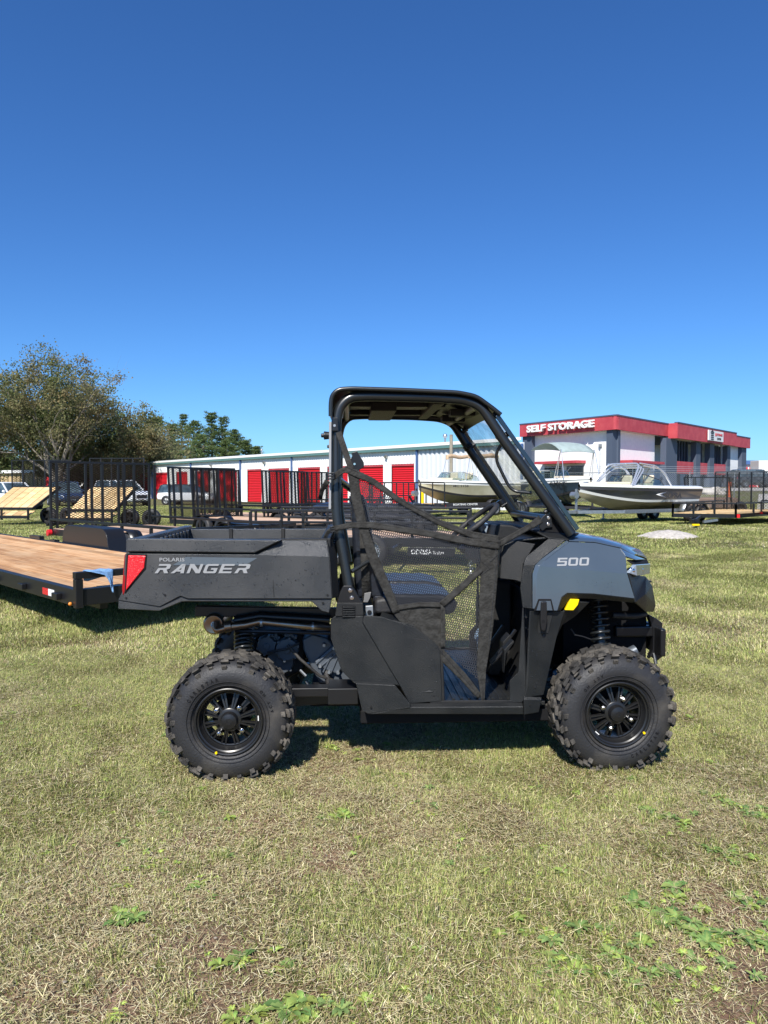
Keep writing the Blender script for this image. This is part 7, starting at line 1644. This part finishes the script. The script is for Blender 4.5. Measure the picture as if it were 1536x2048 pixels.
far_p = [tuft('t', 420, .55, .035, .075, pg, .012, 70+i, fl, 0) for i, (pg, fl) in enumerate(((.90,.6), (.80,.65), (.64,.7), (.46,.8)))]
pts = []
for (x, y) in frustum(1.55, 6.2, .074):
    d = dirt(x, y); g = fb(x, y, 1.6, 9.0)
    if d > .50 and rnd.random() < min(.62, d*.6): continue
    if d > .30: idx = rnd.choice((5,5,4,3))
    else: idx = int(max(0, min(4, 1.3 - g*7.5 + d*2.0 + rnd.gauss(0,.7))))
    pts.append((x, y, gz(x, y), 9*noise.noise(Vector((x*1.3, y*1.3, 7.7))) + rnd.gauss(0,.45), rnd.uniform(.75,1.2), idx))
    if rnd.random() < .07 + .25*max(0, fb(x, y, 2.2, 33.0)): pts.append((x+.02, y+.02, gz(x, y), rnd.random()*6.28, rnd.uniform(.5,1.0), 6 if rnd.random() < .7 else 7))
field('lawn_grass', 'short mown grass with straw and bare soil in the foreground', 'grass', near_p, pts)
pts = []
for (x, y) in frustum(5.9, 16, .19):
    g = fb(x, y, .7, 9.0); idx = int(max(0, min(3, 1.1 - g*5.5 + rnd.gauss(0,.5)))); pts.append((x, y, gz(x, y), 9*noise.noise(Vector((x*.9, y*.9, 7.7))) + rnd.gauss(0,.5), rnd.uniform(.8,1.2), idx))
field('middle_grass', 'short green and straw grass behind the utility vehicle', 'grass', mid_p, pts)
pts = []
for (x, y) in frustum(15.5, 52, .62):
    g = fb(x, y, .25, 5.0); idx = int(max(0, min(3, .8 - g*5.0 + rnd.gauss(0,.4)))); pts.append((x, y, gz(x, y), rnd.random()*6.28, rnd.uniform(.8,1.2), idx))
field('far_grass', 'greener grass running back to the trailers, boats and buildings', 'grass', far_p, pts)
# broad-leaved weeds
wp = [weed('w', i, n_, L, c) for i, (n_, L, c) in enumerate(((22,.085,(.25,.34,.08)), (16,.06,(.30,.40,.09)), (26,.10,(.17,.25,.07)), (11,.05,(.36,.44,.10)), (18,.07,(.20,.29,.09))))]
pts = []
def gp(px, py):
    d = ray(px, py); t = -CAMZ/d.z; p = C0+d*t; return p.x, p.y
W_ = [(1340,1640,2,1.1),(1365,1655,0,1),(1455,1712,2,1.1),(1470,1718,0,1),(1500,1630,2,1.2),(1525,1640,0,1.2),(1440,1600,0,1),(1460,1620,1,1),(1345,1800,0,1.3),(1330,1835,2,1.3),(1360,1850,0,1.2),(1400,1870,2,1.3),(1430,1880,0,1.3),(1445,1890,1,1.2),(1480,1800,2,1.1),(1500,1808,0,1),(1500,1890,4,1.3),(1520,1880,2,1.1),(1385,1920,4,1.2),(1400,1945,1,1.2),
      (1120,1928,2,1.2),(1150,1950,0,1.3),(1180,1950,1,1.2),(1165,1930,4,1.2),(1210,1880,3,1.4),(1230,1920,2,1.2),(1250,1925,1,1.2),(1055,1868,3,1.5),(1085,1872,3,1.5),(1225,1890,4,.9),(1320,1945,4,1.2),(1350,1975,1,.9),(325,1722,3,1.3),(290,1735,0,.9),(265,1830,0,1.2),(240,1840,1,1.3),(400,1770,0,1),(420,1800,4,.9),(480,1925,2,1.1),(495,1930,1,1),(240,2035,3,1.4),(500,2038,0,1.3),(580,2030,2,1.5),(600,2035,0,1.3),(680,1632,1,1.1),(670,1638,0,.9),(720,1520,1,.9),(660,1500,0,1),(690,1508,1,.9),(560,1940,3,1),(1290,1668,1,1),(1180,1600,1,.9),(1120,1600,0,.9),(1080,1585,1,.9),(350,1470,3,.8),(1160,2010,4,1),(1270,1570,3,.9)]
for (px, py, i, s_) in W_:
    x, y = gp(px, py); pts.append((x, y, gz(x, y)-.002, rnd.random()*6.28, s_*.44, i))
    for q in range(3): pts.append((x+rnd.gauss(0,.055), y+rnd.gauss(0,.045), gz(x, y)+.006, rnd.random()*6.28, s_*rnd.uniform(.18,.42), rnd.randrange(5)))
for k in range(900):
    y = rnd.uniform(1.7, 9); x = rnd.uniform(-.56, .56)*y
    if fb(x, y, 1.1, 21.0) < .03 + rnd.uniform(-.1,.05): continue
    pts.append((x, y, gz(x, y)+.004, rnd.random()*6.28, rnd.uniform(.2,.5), rnd.choice((1,3,3,4,0))))
field('broadleaf_weeds', 'bright green broad-leaved weeds growing flat in the lawn', 'weeds', wp, pts)
# a few leaves and stones
mb = MB()
for k in range(60):
    y = rnd.uniform(1.75, 5); x = rnd.uniform(-.55,.55)*y; mb.ball((x, y, gz(x,y)+.008), rnd.uniform(.003,.007), 6, (1.3,1,.6))
o = mb.build('pebbles', M['polewood'], kind='stuff')
